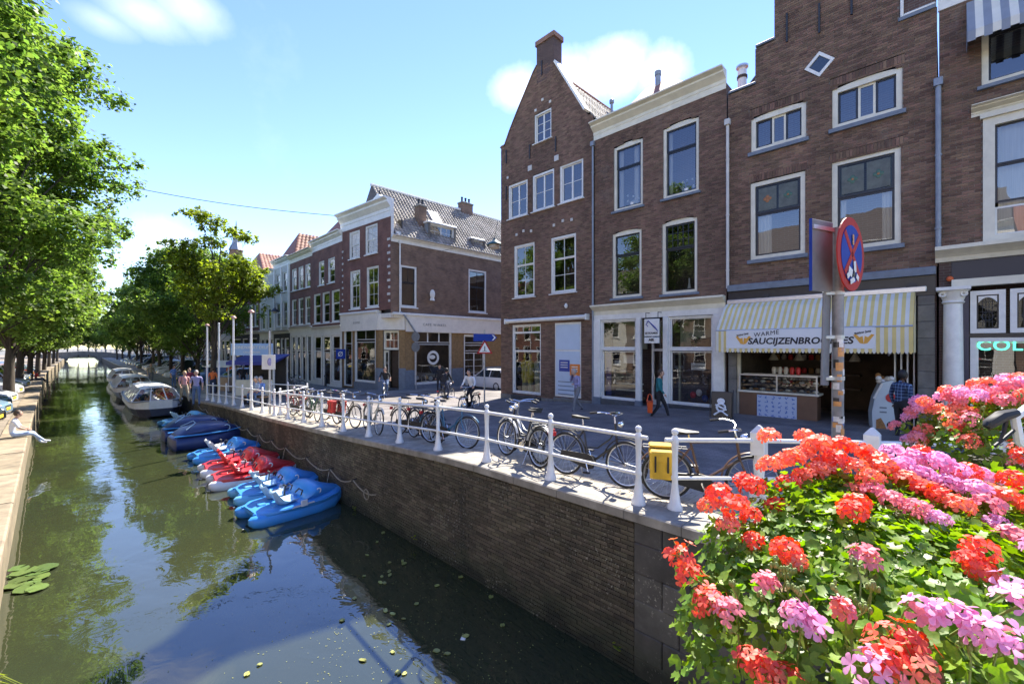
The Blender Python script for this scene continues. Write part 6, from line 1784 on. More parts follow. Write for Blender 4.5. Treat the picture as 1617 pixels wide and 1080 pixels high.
def bicycle(label, loc, rz, style='step', col='bike_black', guard=None, lean=6, group=None, rack=True, grp=None, steer=0):
    D = bike_parts(style)
    t = thing('bicycle', label, 'bicycle', loc, 0, group)
    t.rotation_euler = (R(lean), 0, rz)
    sw = {M['bike_black'].name: M[col]}
    fr = link('frame', recol(D['frame'], sw), t)
    for x in (-.54, .54):
        wh = bpy.data.objects.new('wheel', None); COL.objects.link(wh); wh.parent = t; wh.location = (x,0,.345); wh.rotation_euler = (0, rnd.uniform(0,6), 0)
        link('tyre', WT, wh); link('rim', WR, wh)
    link('fork', recol(D['fork'], sw), t)
    h = link('handlebar', D['handlebar'], t)
    for g in D['grip']: link('grip', g, h)
    link('seat_post', D['seatpost'], t); link('saddle', D['saddle'], t)
    gs = {M['bike_black'].name: M[guard or col]}
    link('mudguard', recol(D['rear_guard'], gs), t); link('mudguard', recol(D['front_guard'], gs), t)
    link('chain_case', D['chain_case'], t)
    if rack: link('luggage_rack', D['luggage_rack'], t)
    c = link('crank', D['crank'], t)
    for p in D['pedal']: link('pedal', p, c)
    link('headlight', D['headlight'], t); link('tail_light', D['tail_light'], t); link('kickstand', D['kickstand'], t)
    return t
def bq(label, x, y, hd, **k):       # on the quay; hd: compass heading of the front wheel, 0 = down the canal away, 180 = towards the bridge
    return bicycle(label, (x, y, zs(x, y)+.004), R(90-hd), **k)
GB = 'bicycles parked along the quay railing'
# nearest first
b1 = bq('black city bicycle with brown tyre walls and yellow double pannier, nearest the bridge railing', 6.05, 2.28, 150, col='bike_brown', lean=5, group=GB, style='diamond')
b2 = bq('black step-through bicycle with silver handlebar, parked alone two posts from the bridge', 5.72, 3.92, 176, col='bike_black', lean=-7, group=GB)
bq('black bicycle with white mudguard and red tail light, front of a close pair', 5.78, 5.55, 12, col='bike_black', guard='white_guard', lean=5, group=GB)
bq('dark bicycle standing behind the one with the white mudguard', 6.08, 5.75, 16, col='bike_grey', guard='white_guard', lean=4, group=GB)
bq('teal-blue bicycle with its front wheel towards the bridge', 5.75, 7.75, 170, col='bike_blue', lean=-5, group=GB, style='diamond')
bq('black bicycle tangled with the teal-blue one against the railing', 5.80, 8.75, 184, col='bike_black', lean=-6, group=GB)
bq('old brown bicycle with dark saddle next to the tangled black one', 5.95, 9.5, 172, col='bike_brown', lean=-4, group=GB, style='diamond')
bq('white-framed bicycle leaning on the railing left of the teal-blue one', 5.72, 11.2, 190, col='bike_cream', lean=-6, group=GB)
b9 = bq('black bicycle with red pannier bag on the sunny stretch of quay', 5.78, 13.0, 176, col='bike_black', lean=-5, group=GB)
bq('cream bicycle with pale basket beside the one with the red bag', 6.0, 14.4, 172, col='bike_cream', lean=-4, group=GB)
bq('dark green bicycle leaning on the post before the landing railing', 5.75, 15.6, 184, col='bike_green', lean=-6, group=GB)
bq('brown bicycle in front of the landing railing', 5.85, 17.0, 170, col='bike_brown', lean=-5, group=GB)
bq('red-brown bicycle just beside the grey notice pole', 6.0, 18.1, 178, col='bike_red', lean=-5, group=GB)
def pannier(b, mt, x=-.62, big=1.0):
    for s in (-1, 1):
        p = MB().bevbox(x-.17*big, x+.17*big, s*.09-(.0 if s > 0 else .14), s*.09+(.14 if s > 0 else 0), .36, .72, .03).build('pannier', mt, b)
        MB().bevbox(x-.175*big, x+.175*big, s*.09-(.0 if s > 0 else .155), s*.09+(.155 if s > 0 else 0), .60, .735, .02).build('flap', mt, p)
        for xx in (-.08,.08): MB().box(x+xx-.012, x+xx+.012, (s*.09+.156 if s > 0 else s*.09-.160), (s*.09+.160 if s > 0 else s*.09-.156), .46, .68).build('strap', M['black'], p)
    MB().bevbox(x-.17*big, x+.17*big, -.085, .085, .75, .775, .008).build('pannier_bridge', mt, b)
M['yellow_bag'] = mat('yellow_canvas', (.55,.34,.03), .8, .2, 5, bump=.1); M['red_bag'] = mat('red_canvas', (.50,.04,.03), .8, .2, 5)
pannier(b1, M['yellow_bag'], big=.86); pannier(b9, M['red_bag'])
GC = 'dark bicycles clustered in front of the row houses'
for k in range(8):
    x, y = 11.6+rnd.uniform(-.4,.4), 33.5+k*1.15
    bicycle('dark parked bicycle in the cluster before the white shopfronts', (x, y, zs(x, y)-.07), rnd.uniform(-.5,.5), group=GC, lean=rnd.uniform(-6,6), col=rnd.choice(['bike_black','bike_grey','bike_black']))

# ------------------------------------------------------------------ riders and walkers
def cyclist(label_p, label_b, px, py, hd, col, **kw):
    p = at_z(px, py, 1.18); p.z = zs(p.x, p.y)-.085+.004
    for _ in range(3):
        q = at_z(px, py, zs(p.x, p.y)-.085); p = Vector((q.x, q.y, q.z+.004))
    b = bicycle(label_b, p, R(90-hd), col=col, lean=0, style=kw.pop('style', 'step'))
    person(label_p, p, R(90-hd), RIDE, 'ride', **kw)
    return p
cyclist('man in black t-shirt and jeans riding towards the camera', 'bicycle under the man in the black t-shirt', 608, 630, 215, 'bike_grey', top='black_cloth', legs='jeans', hair='brown', shoes='navy_cloth')
cyclist('rider in dark clothes passing the cafe window', 'dark bicycle under the rider passing the cafe window', 705, 635, 66, 'bike_black', top='black_cloth', legs='navy_cloth', hair='black', sleeves=True)
cyclist('man in white shirt cycling left, beside the warning sign post', 'black bicycle under the man in the white shirt', 741, 650, 250, 'bike_black', top='white_cloth', legs='black_cloth', hair='black', sleeves=True)
def ground(px, py, dz=0.0):
    p = at_z(px, py, 1.4)
    for _ in range(4): p = at_z(px, py, zs(p.x, p.y)+dz)
    return p
p = ground(912, 652, .012); person('stooping man in lilac shirt and grey trousers walking past the blue film window', p, R(160), CALL, 'call', top='lilac_cloth', legs='grey_cloth', hair='grey', sleeves=True)
p = ground(1041, 664, .012); wm = person('woman in teal cardigan and black trousers walking with a bag', p, R(-72), WALK, 'walk', top='teal_cloth', legs='black_cloth', hair='brown', sleeves=True, long_hair=False, sc=.97)
M['orange_bag'] = mat('orange_bag', (.70,.10,.02), .5, .1, 4)
bg_ = thing('shopping_bag', 'bright orange shopping bag in the woman\'s hand', 'bag', (p.x-.26, p.y+.20, p.z+.28), R(30))
MB().add([(-.16,-.07,0),(.16,-.07,0),(.16,.07,0),(-.16,.07,0),(-.24,-.09,.36),(.24,-.09,.36),(.24,.09,.36),(-.24,.09,.36)], [(0,3,2,1),(0,1,5,4),(1,2,6,5),(2,3,7,6),(3,0,4,7)]).build('sack', M['orange_bag'], bg_)
for s in (-1, 1): MB().tube([(-.12,s*.09,.36),(-.08,s*.05,.56),(.0,s*.01,.60),(.08,s*.05,.56),(.12,s*.09,.36)], .012, 5).build('handle', M['orange_bag'], bg_)
MB().ball((0,-.082,.2), .045, 8, 5, (1,.2,1)).build('logo', M['white'], bg_)
p = ground(1424, 690, .012); person('man in dark plaid shirt standing beside the ice cream stand', Vector((14.55, at_x(1424, 600, 14.55).y, zs(14.5,2)+.012)), R(-40), STAND, 'stand', top='plaid', legs='black_cloth', skin='skin_d', hair='black', sleeves=True, sc=1.03)
p = ground(694, 618, .012); person('slim person in black standing at the cafe terrace behind the passing rider', p, R(-120), STAND, 'stand', top='black_cloth', legs='black_cloth', hair='brown', sleeves=True)
# people at the boat landing
for lab, px, py, hd, P_, k_, top, legs, hair, kw in (
    ('man in lilac shirt and jeans standing beside the tour boat', 310, 641, 200, STAND, 'stand', 'lilac_cloth', 'jeans', 'grey', {}),
    ('woman in pink top stepping along the landing by the tour boat', 291, 636, 170, WALK, 'walk', 'pink_cloth', 'khaki_cloth', 'blond', {}),
    ('person in maroon shirt behind the woman in pink', 299, 622, 190, STAND, 'stand', 'maroon_cloth', 'black_cloth', 'brown', {}),
    ('man in blue shirt waiting by the parked cars near the landing', 274, 612, 140, STAND, 'stand', 'blue_shirt', 'jeans', 'black', {}),
    ('person in pale shirt with straw hair behind the first tour boat', 238, 606, 160, STAND, 'stand', 'khaki_cloth', 'grey_cloth', 'blond', {}),
    ('person in orange top at the railing by the first flag pole', 336, 622, 30, STAND, 'stand', 'orange_cloth', 'navy_cloth', 'brown', {}),
    ('person in orange jacket at the ticket booth counter', 363, 606, 40, STAND, 'stand', 'orange_cloth', 'black_cloth', 'brown', {}),
    ('waiter-like person in black at the ticket booth with white cap', 384, 612, 30, STAND, 'stand', 'black_cloth', 'black_cloth', 'grey', {})):
    z_ = ground(px, py, .0)
    person(lab, z_, R(90-hd), P_, k_, top=top, legs=legs, hair=hair, **kw)
for k, (px, top, lab) in enumerate(((404, 'pale_blue_cloth', 'seated person in pale blue shirt left on the bench behind the railing'), (411, 'blue_shirt', 'seated person in brighter blue shirt right on the bench behind the railing'))):
    q = ground(px, 640, .0); person(lab, (q.x, q.y, q.z+.45), R(200), SITC, 'sitc', top=top, legs='jeans', hair='grey')
    if k == 0:
        bn = thing('bench', 'low wooden bench behind the railing under the two people in blue', 'bench', (q.x+.1, q.y, q.z), R(110))
        MB().bevbox(-.5,.9,-.2,.2,.38,.44,.01).build('seat', mat('bench_wood', (.25,.15,.07), .7, .3, 6), bn)
        for x in (-.4,.8): MB().box(x-.03,x+.03,-.18,.18,0,.38).build('leg', M['iron'], bn)
# seated on the left quay
q = at_z(34, 690, ZL)
person('person in white top and jeans sitting on the left quay, legs over the water', (xl(q.y)-.18, q.y, ZL+.03), R(0), SITE, 'site', top='white_cloth', legs='pale_blue_cloth', hair='brown', shoes='white_cloth')
q = at_z(60, 600, ZL)
person('person in red sitting far along the left quay edge', (xl(q.y)-.3, q.y, ZL+.03), R(10), SITE, 'site', top='red_cloth', legs='navy_cloth', hair='brown')

# ------------------------------------------------------------------ boats
def loft(mb, rings, caps=True, mi=0, M=None):
    n = len(rings[0]); vs = [p for r in rings for p in r]; fs = []
    for i in range(len(rings)-1):
        for k in range(n):
            j = (k+1) % n; fs.append((i*n+k, i*n+j, (i+1)*n+j, (i+1)*n+k))
    if caps: fs.append(tuple(range(n-1,-1,-1))); fs.append(tuple(range((len(rings)-1)*n, len(rings)*n)))
    return mb.add(vs, fs, mi, M)
def ring(x, yc, hw, z0, z1, rb=.5, n=12, p=2.6):
    # a rounded section across the boat (superellipse)
    out = []
    for k in range(n):
        a = 2*math.pi*k/n; ca, sa = math.cos(a), math.sin(a)
        out.append((x, yc+hw*math.copysign(abs(ca)**(2/p), ca), (z0+z1)/2+(z1-z0)/2*math.copysign(abs(sa)**(2/p), sa)))
    return out
def plastic(name, c): M[name] = mat(name, c, .32, .12, 2.5, spec=.5, col2=tuple(min(.9, x*.8+.03) for x in c)); return M[name]
plastic('pedal_blue', (.05,.30,.70)); plastic('pedal_lightblue', (.16,.48,.72)); plastic('pedal_red', (.62,.025,.03)); plastic('pedal_navy', (.012,.03,.13)); plastic('pedal_white', (.72,.72,.72)); plastic('pedal_pale', (.38,.56,.68)); plastic('hull_navy', (.012,.018,.045)); plastic('teal_hull', (.02,.16,.30))
def pedal_boat(label, x, y, rz, hull, deck, seat, white_float=False, group='pedal boats moored at the quay wall', sc=.92):
    t = thing('pedal_boat', label, 'pedal boat', (x, y, 0), rz, group); t.scale = (sc,)*3
    for s in (-1, 1):
        mb = MB(); rings_ = []
        for xx, hw, z0, z1 in ((-1.28,.05,.08,.22),(-1.20,.15,.0,.27),(-.95,.21,-.10,.30),(-.4,.23,-.12,.30),(.4,.23,-.12,.30),(.9,.20,-.08,.32),(1.15,.13,.04,.36),(1.27,.04,.16,.38)):
            rings_.append(ring(xx, s*(.50-(.10 if xx > .8 else 0)-(.12 if xx > 1.1 else 0)), hw, z0, z1))
        loft(mb, rings_); mb.build('float', M['pedal_white'] if white_float else M[hull], t, 45)
    mb = MB(); loft(mb, [ring(xx, 0, hw, z0, z1, n=16, p=4) for xx, hw, z0, z1 in ((-1.1,.50,.20,.31),(-.9,.68,.18,.36),(-.3,.73,.18,.37),(.4,.73,.18,.40),(.9,.60,.20,.42),(1.25,.28,.24,.42),(1.42,.04,.32,.38))])
    dk_ = mb.build('deck', M[deck], t, 45)
    # nose hump with cowl
    mb = MB(); loft(mb, [ring(xx, 0, hw, z0, z1, n=16, p=2.6) for xx, hw, z0, z1 in ((.05,.55,.30,.40),(.16,.64,.30,.62),(.32,.66,.30,.74),(.50,.60,.30,.72),(.85,.44,.30,.54),(1.15,.22,.30,.44),(1.35,.06,.30,.40))])
    hp = mb.build('nose', M[deck], t, 45)
    for s in (-1, 1):
        MB().torus((.42, s*.60, .56), .06, .02, 14, 6, 'y').build('sticker', M['pedal_white'], hp)
        MB().add([(-.35,s*.76,.30),(.25,s*.765,.33),(.22,s*.765,.37),(-.30,s*.76,.35)], [(0,1,2,3)] if s < 0 else [(3,2,1,0)]).build('stripe', M['pedal_white'], dk_)
    for s in (-1, 1):
        MB().tube([(-1.15,s*.40,.285),(-.5,s*.735,.305),(.5,s*.735,.325),(1.0,s*.56,.36),(1.40,s*.06,.385)], .022, 6).build('moulded_rim', M[deck], dk_, 40)
        MB().bevbox(-.12,.06,s*.755-.02,s*.755+.02,.30,.46,.015).build('number_patch', M['pedal_white'], dk_)
    MB().tube([(1.35,0,.36),(1.5,.05,.44),(1.62,.06,.60)], .012, 5).build('mooring_line', mat('mooring_line', (.3,.27,.2), .9), t)
    # two moulded seats
    for s in (-1, 1):
        prof = [(-.10,.40),(-.40,.37),(-.52,.42),(-.62,.60),(-.70,.74)]
        vs = []; fs = []
        for i, (xx, zz) in enumerate(prof):
            wd = (.24,.26,.26,.25,.17)[i]
            for k in range(7):
                f = k/6*2-1; vs.append((xx+.05*f*f, s*.33+wd*f, zz+.09*f*f*(1 if i < 3 else .4)))
        for i in range(4):
            for k in range(6): fs.append((i*7+k, i*7+k+1, (i+1)*7+k+1, (i+1)*7+k))
        n0 = len(vs); vs += [(v[0]-.035, v[1], v[2]-.03) for v in vs]; fs += [tuple(reversed([i+n0 for i in f])) for f in list(fs)]
        for i in range(4): fs += [(i*7, (i+1)*7, (i+1)*7+n0, i*7+n0), (i*7+6+n0, (i+1)*7+6+n0, (i+1)*7+6, i*7+6)]
        for k in range(6): fs += [(k+n0, k+1+n0, k+1, k), (28+k, 28+k+1, 28+k+1+n0, 28+k+n0)]
        MB().add(vs, fs).build('seat', M[seat], t, 60)
        MB().tube([(-.02,s*.33-.18,.52),(.05,s*.33-.12,.62),(.05,s*.33+.12,.62),(-.02,s*.33+.18,.52)], .02, 6).build('pedals', M['iron'], t)
    MB().tube([(-.25,0,.42),(-.22,0,.72),(-.28,0,.76)], .022, 7).build('rudder_lever', M['iron'], t)
    MB().bevbox(-.92,-.72,-.10,.10,.34,.40,.02).build('hatch', M[hull], dk_)
    return t
pedal_boat('bright blue pedal boat nearest the camera, its nose against the quay wall', 3.88, 11.75, R(4), 'pedal_blue', 'pedal_blue', 'pedal_pale')
pedal_boat('light blue pedal boat with clear seats tucked behind the nearest blue one', 4.0, 13.45, R(-3), 'pedal_lightblue', 'pedal_blue', 'pedal_pale', sc=.88)
pedal_boat('red pedal boat with white floats, the nearer of the two red ones', 3.86, 15.3, R(-6), 'pedal_red', 'pedal_red', 'pink_seat' if 'pink_seat' in M else 'pedal_red', True)
pedal_boat('red pedal boat with white floats, the farther of the two red ones', 3.92, 16.95, R(-5), 'pedal_red', 'pedal_red', 'pedal_red', True)
pedal_boat('blue pedal boat with two white seats beyond the red ones', 4.0, 19.2, R(2), 'pedal_blue', 'pedal_blue', 'pedal_white')
pedal_boat('pale blue pedal boat just in front of the tour boat bow', 4.15, 28.9, R(8), 'teal_hull', 'pedal_lightblue', 'pedal_pale')
def covered_boat(label, x, y, rz):
    t = thing('covered_boat', label, 'boat', (x, y, 0), rz, 'covered navy boats')
    mb = MB(); loft(mb, [ring(xx, 0, hw, z0, z1, n=16, p=3) for xx, hw, z0, z1 in ((-1.35,.45,.05,.50),(-1.25,.72,-.06,.56),(-.4,.80,-.12,.56),(.5,.76,-.12,.58),(1.1,.48,-.04,.62),(1.45,.06,.2,.66))]); h = mb.build('hull', M['pedal_navy'], t, 45)
    mb = MB(); loft(mb, [ring(xx, 0, hw, .45, z1, n=16, p=2.3) for xx, hw, z1 in ((-1.2,.55,.62),(-.9,.66,.85),(-.2,.70,1.0),(.4,.64,.95),(.9,.42,.75),(1.25,.14,.62))]); mb.build('tarpaulin', M['pedal_navy'], t, 45)
    for s in (-1, 1): MB().tube([(-1.3,s*.62,.58),(-.4,s*.81,.60),(.5,s*.77,.62),(1.1,s*.49,.66),(1.45,s*.05,.68)], .03, 6).build('rub_rail', M['pedal_blue'], t)
    MB().tube([(-.9,-.5,.80),(-.55,-.3,1.02),(-.5,.3,1.03),(-.9,.5,.82)], .02, 5).build('cover_strap', M['pedal_pale'], t)
    MB().torus((.5,-.55,.72), .12, .02, 14, 5, 'y').build('window_ring', M['pedal_pale'], t)
    return t
covered_boat('navy covered boat with pale strap between the white-seated pedal boat and its twin', 3.95, 22.2, R(3))
covered_boat('navy covered boat, the farther of the two, next to the pale blue pedal boat', 3.95, 24.5, R(-3))
M['passenger'] = [M[k] for k in ('red_cloth','pale_blue_cloth','white_cloth','navy_cloth','pink_cloth','khaki_cloth','maroon_cloth')]
def tour_boat(label, x, y, L=9.5, W=2.5, people=10):
    t = thing('tour_boat', label, 'tour boat', (x, y, 0), R(-90), 'tour boats moored on the right')   # bow along local +x = towards the bridge
    hw = W/2
    secs = ((0,.92,.0,.95),(1.2,1.0,-.2,.86),(L*.45,1.0,-.25,.80),(L*.75,1.0,-.2,.82),(L*.90,.86,-.12,.90),(L*.97,.60,-.02,.98),(L,.42,.1,1.02))
    mb = MB(); loft(mb, [[(xx,-hw*w_,.42+.1*(xx/L)**4),(xx,-hw*w_*.8,z0),(xx,hw*w_*.8,z0),(xx,hw*w_,.42+.1*(xx/L)**4)] for xx, w_, z0, z1 in secs]); mb.build('lower_hull', M['hull_navy'], t)
    mb = MB(); loft(mb, [[(xx,-hw*w_*1.02,z1-.02),(xx,-hw*w_*1.02,.425+.1*(xx/L)**4),(xx,hw*w_*1.02,.425+.1*(xx/L)**4),(xx,hw*w_*1.02,z1-.02)] for xx, w_, z0, z1 in secs]); mb.build('upper_hull', M['white'], t)
    for s in (-1, 1): MB().tube([(xx, s*hw*w_*1.03, z1-.02) for xx, w_, z0, z1 in secs], .045, 6).build('gunwale', M['grey'], t)
    # glass canopy: frame ribs, panes, white roof
    x0, x1 = L*.18, L*.80; zb, ztp = .84, 1.62
    nb = 6; ribs = [x0+(x1-x0)*k/nb for k in range(nb+1)]
    ro = MB(); loft(ro, [[(xx,-hw*.62*f,ztp-.05),(xx,-hw*.3*f,ztp+.06),(xx,hw*.3*f,ztp+.06),(xx,hw*.62*f,ztp-.05),(xx,hw*.3*f,ztp),(xx,-hw*.3*f,ztp)] for xx, f in ((x0,1),(x1-.1,1),(x1+.15,.9))]); ro.build('roof', M['white'], t)
    for k, xx in enumerate(ribs):
        MB().tube([(xx,-hw*.97,zb),(xx,-hw*.62,ztp-.03)], .035, 6).build('roof_post', M['white'], t); MB().tube([(xx,hw*.97,zb),(xx,hw*.62,ztp-.03)], .035, 6).build('roof_post', M['white'], t)
    for a, c in zip(ribs, ribs[1:]):
        for s in (-1, 1): MB().quad((a+.03,s*hw*.95,zb+.03),(c-.03,s*hw*.95,zb+.03),(c-.03,s*hw*.63,ztp-.06),(a+.03,s*hw*.63,ztp-.06)).build('side_pane', M['clearglass'], t)
    # slanted windscreen facing the bow
    xw = x1+1.0
    fr = [(-.97,-.62),(-.33,-.22),(.33,.22),(.97,.62)]
    for a, c in fr: MB().tube([(xw if abs(a) < .5 else xw-.55, hw*a, zb+.02),(x1+.12, hw*c, ztp-.03)], .032, 6).build('screen_post', M['white'], t)
    for (a, c), (a2, c2) in zip(fr, fr[1:]):
        MB().quad((xw if abs(a) < .5 else xw-.55, hw*a, zb+.03),(xw if abs(a2) < .5 else xw-.55, hw*a2, zb+.03),(x1+.13, hw*c2, ztp-.05),(x1+.13, hw*c, ztp-.05)).build('windscreen', M['clearglass'], t)
    MB().tube([(xw-.55,-hw*.97,zb),(xw,-hw*.33,zb),(xw,hw*.33,zb),(xw-.55,hw*.97,zb)], .04, 6).build('screen_sill', M['white'], t)
    MB().prism([(xw-.5,-hw*.9),(L*.93,-hw*.62),(L*.99,0),(L*.93,hw*.62),(xw-.5,hw*.9)], .86, .90, 'z').build('foredeck', M['white'], t)
    MB().box(.1, x1, -hw*.85, hw*.85, .18, .24).build('floor', M['grey'], t)
    for k in range(5):
        xx = x0+.3+k*(x1-x0)/5
        for s in (-1, 1): MB().bevbox(xx, xx+.4, s*hw*.5-.42, s*hw*.5+.42, .24, .62, .03).bevbox(xx-.02, xx+.06, s*hw*.5-.42, s*hw*.5+.42, .62, 1.0, .02).build('bench', mat('orange_bench', (.45,.25,.12), .7, .2, 4), t)
    MB().torus((L*.95,hw*.7,.78), .16, .05, 14, 6, 'x').build('fender_ring', M['black'], t)
    return t
M_pass = ['red_cloth','pale_blue_cloth','white_cloth','navy_cloth','pink_cloth','khaki_cloth','maroon_cloth']
def passengers(bx, by, n, lab):
    for k in range(n):
        xx = 9.5*.18+.45+(4-k//2)*(9.5*.62)/5; s = -1 if k % 2 else 1
        person(lab, (bx+s*.62, by-xx, .60), R(-90), SITC, 'sitc', top=M_pass[(k*3+int(by)) % 7], legs='jeans', hair=('brown','grey','blond','black')[k % 4], group=lab)
tour_boat('nearest glass-roofed tour boat, navy hull and white rim, full of passengers', 3.45, 42.2)
tour_boat('second glass-roofed tour boat, moored behind the nearest one', 3.35, 55.5)
tour_boat('third tour boat farthest down the quay, under the trees', 3.6, 70.0)
passengers(3.45, 42.2, 10, 'passenger seated under the glass of the nearest tour boat')
passengers(3.35, 55.5, 6, 'passenger seated in the second tour boat')

# ------------------------------------------------------------------ cars (x forward)
def carpaint(n, c, me=.2): M[n] = mat(n, c, .25, .0, metal=me, coat=.7); return M[n]
carpaint('car_white', (.70,.71,.72), 0); carpaint('car_silver', (.42,.44,.46), .6); carpaint('car_blue', (.06,.14,.27), .3); carpaint('car_lightblue', (.28,.42,.55), .3); carpaint('car_black', (.015,.016,.02), .2); carpaint('car_grey', (.13,.14,.16), .4); carpaint('car_red', (.35,.02,.02), .2)
M['carglass'] = mat('tinted_car_glass', (.02,.028,.032), .04, spec=.9)
M['lamp_clear'] = mat('clear_lamp', (.75,.76,.78), .1, coat=1); M['lamp_red'] = mat('red_lamp', (.45,.01,.01), .15, coat=1); M['plate'] = mat('yellow_plate', (.72,.52,.04), .5)
def car_proto(van=False):
    P_ = {}
    Ls, hgt = (4.2, 1.45) if not van else (4.6, 1.9)
    def sec(x, hw, z0, z1, tuck): # eight-point section
        return [(x,-hw*.96,z0),(x,hw*.96,z0),(x,hw,z0+.12),(x,hw*1.0,(z0+z1)/2),(x,hw*tuck,z1),(x,-hw*tuck,z1),(x,-hw*1.0,(z0+z1)/2),(x,-hw,z0+.12)]
    mb = MB(); loft(mb, [sec(-Ls/2,.72,.30,.72,.92),(sec(-Ls/2+.10,.82,.22,.88,.94)),sec(-Ls/2+.5,.87,.20,.92,.95),sec(-.2,.88,.20,.92,.95),sec(Ls/2-1.25,.88,.20,.92,.95),sec(Ls/2-.45,.86,.20,.80,.93),sec(Ls/2-.10,.80,.22,.68,.92),sec(Ls/2,.68,.32,.58,.92)])
    P_['body'] = mb.mesh('body', M['car_white'], 35)
    xb, xf = (-Ls/2+.12, Ls/2-1.15) if not van else (-Ls/2+.05, Ls/2-.9)
    mb = MB(); loft(mb, [[(xb,-.76,.90),(xb,.76,.90),(xb+.05,.72,.94),(xb+.05,-.72,.94)], [(xb+.02,-.80,.90),(xb+.02,.80,.90),(xb+.45,.63,hgt-.05),(xb+.45,-.63,hgt-.05)], [(xf,-.80,.90),(xf,.80,.90),(xf-.75,.63,hgt-.05),(xf-.75,-.63,hgt-.05)]])
    P_['window'] = mb.mesh('window', M['carglass'], 30)
    mb = MB(); loft(mb, [[(x,-.63*f,hgt-.06),(x,-.5*f,hgt),(x,.5*f,hgt),(x,.63*f,hgt-.06)] for x, f in ((xb+.40,.95),(xb+.7,1.02),(xf-1.0,1.02),(xf-.72,.95))]); P_['roof'] = mb.mesh('roof', M['car_white'], 35)
    pl = []
    for s in (-1, 1):
        for (xa, xc) in ((xb+.03, xb+.45), (xf-.01, xf-.75)): pl.append([(xa, s*.80, .91), (xc, s*.635, hgt-.05)])
        pl.append([((xb+xf)/2-.1, s*.815, .91), ((xb+xf)/2-.15, s*.645, hgt-.05)])
    P_['pillar'] = [MB().tube(q, .035, 5).mesh('pillar', M['car_white']) for q in pl]
    P_['tyre'] = MB().torus((0,0,0), .24, .075, 20, 6, 'y', sq=1.2).mesh('tyre', M['black'], True)
    P_['rim'] = MB().lathe([(.19,-.06),(.19,.05),(.05,.075)], 12, axis='y').mesh('rim', M['alu'], 40)
    P_['head'] = [MB().ball((Ls/2-.12, s*.62, .62), .13, 8, 5, (.6,1.1,.6)).mesh('headlight', M['lamp_clear'], True) for s in (-1, 1)]
    P_['tail'] = [MB().ball((-Ls/2+.07, s*.66, .78), .12, 8, 5, (.5,.8,1.1)).mesh('tail_light', M['lamp_red'], True) for s in (-1, 1)]
    P_['plate'] = [MB().bevbox(x-.012, x+.012, -.26, .26, .40, .52, .004).mesh('number_plate', M['plate']) for x in (Ls/2+.005, -Ls/2-.005)]
    P_['grille'] = MB().bevbox(Ls/2-.03, Ls/2+.002, -.42, .42, .54, .60, .01).mesh('grille', M['black'])
    P_['mirror'] = [MB().ball((xf-.25, s*.93, .97), .09, 8, 5, (.7,1,.75)).mesh('mirror', M['car_white'], True) for s in (-1, 1)]
    P_['L'] = Ls
    return P_
CP, VP = car_proto(), car_proto(True)
def car(label, x, y, z, rz, col, van=False, group=None):
    D = VP if van else CP; sw = {M['car_white'].name: M[col]}
    t = thing('parked_van' if van else 'parked_car', label, 'van' if van else 'car', (x, y, z), rz, group)
    link('body', recol(D['body'], sw), t); link('window', D['window'], t); link('roof', recol(D['roof'], sw), t)
    for p in D['pillar']: link('pillar', recol(p, sw), t)
    for xx in (-D['L']/2+.75, D['L']/2-.8):
        for s in (-1, 1):
            wh = bpy.data.objects.new('wheel', None); COL.objects.link(wh); wh.parent = t; wh.location = (xx, s*.80, .31); wh.rotation_euler = (0,0,0 if s > 0 else math.pi)
            link('tyre', D['tyre'], wh); link('rim', D['rim'], wh)
    for k, nm in (('head','headlight'),('tail','tail_light'),('plate','number_plate')):
        for p in D[k]: link(nm, p, t)
    for p in D['mirror']: link('mirror', recol(p, sw), t)
    link('grille', D['grille'], t)
    return t
GL = 'cars parked along the left quay'
lc = [(26.5,'car_black','black car nearest on the left quay, cut by the picture edge',0),(29.6,'car_lightblue','light blue car parked behind the black one on the left quay',0),(32.6,'car_blue','blue car between the light blue and the white car on the left quay',0),(35.6,'car_white','first white car on the left quay, in front of the leaning tree',0),(42.0,'car_white','white car just behind the leaning tree on the left quay',0),(45.2,'car_silver','silver car behind the leaning tree on the left quay',0),(48.5,'car_white','white van on the left quay behind the silver car',1)]
for y, c, lab, v in lc: car(lab, xl(y)-2.85+rnd.uniform(-.1,.1), y, ZL-.03, R(-8), c, bool(v), GL)
for k in range(9):
    y = 54+k*3.4; car('far parked car beyond the trees on the left quay', xl(y)-2.85, y, ZL-.03, R(-8), ('car_white','car_silver','car_grey','car_white','car_red')[k % 5], False, 'far cars on the left quay')
GR = 'cars parked along the right quay'
rc_ = [(47.0,'car_blue','blue car parked behind the people at the boat landing',0),(50.2,'car_black','black car next to the blue one on the right quay',0),(53.6,'car_white','white van parked under the trees on the right quay',1),(60.5,'car_white','white car parked left of the white van under the trees',0)]
for y, c, lab, v in rc_: car(lab, 8.1, y, zs(8,y)-.0, R(180), c, bool(v), GR)
car('blue-grey car parked beside the ticket booth', 9.2, 40.5, zs(9,40), R(185), 'car_lightblue', False, GR)
for k in range(13):
    y = 66+k*4.1; car('pale car in the receding line on the right quay', 8.0+rnd.uniform(-.1,.1), y, zs(8,y), R(180), ('car_white','car_silver','car_white','car_grey','car_white','car_blue')[k % 6], k % 5 == 3, 'far cars on the right quay')
car('white car with red side parked down the side street', 20.6, 22.6, zs(20,22)-.08, R(90), 'car_white')

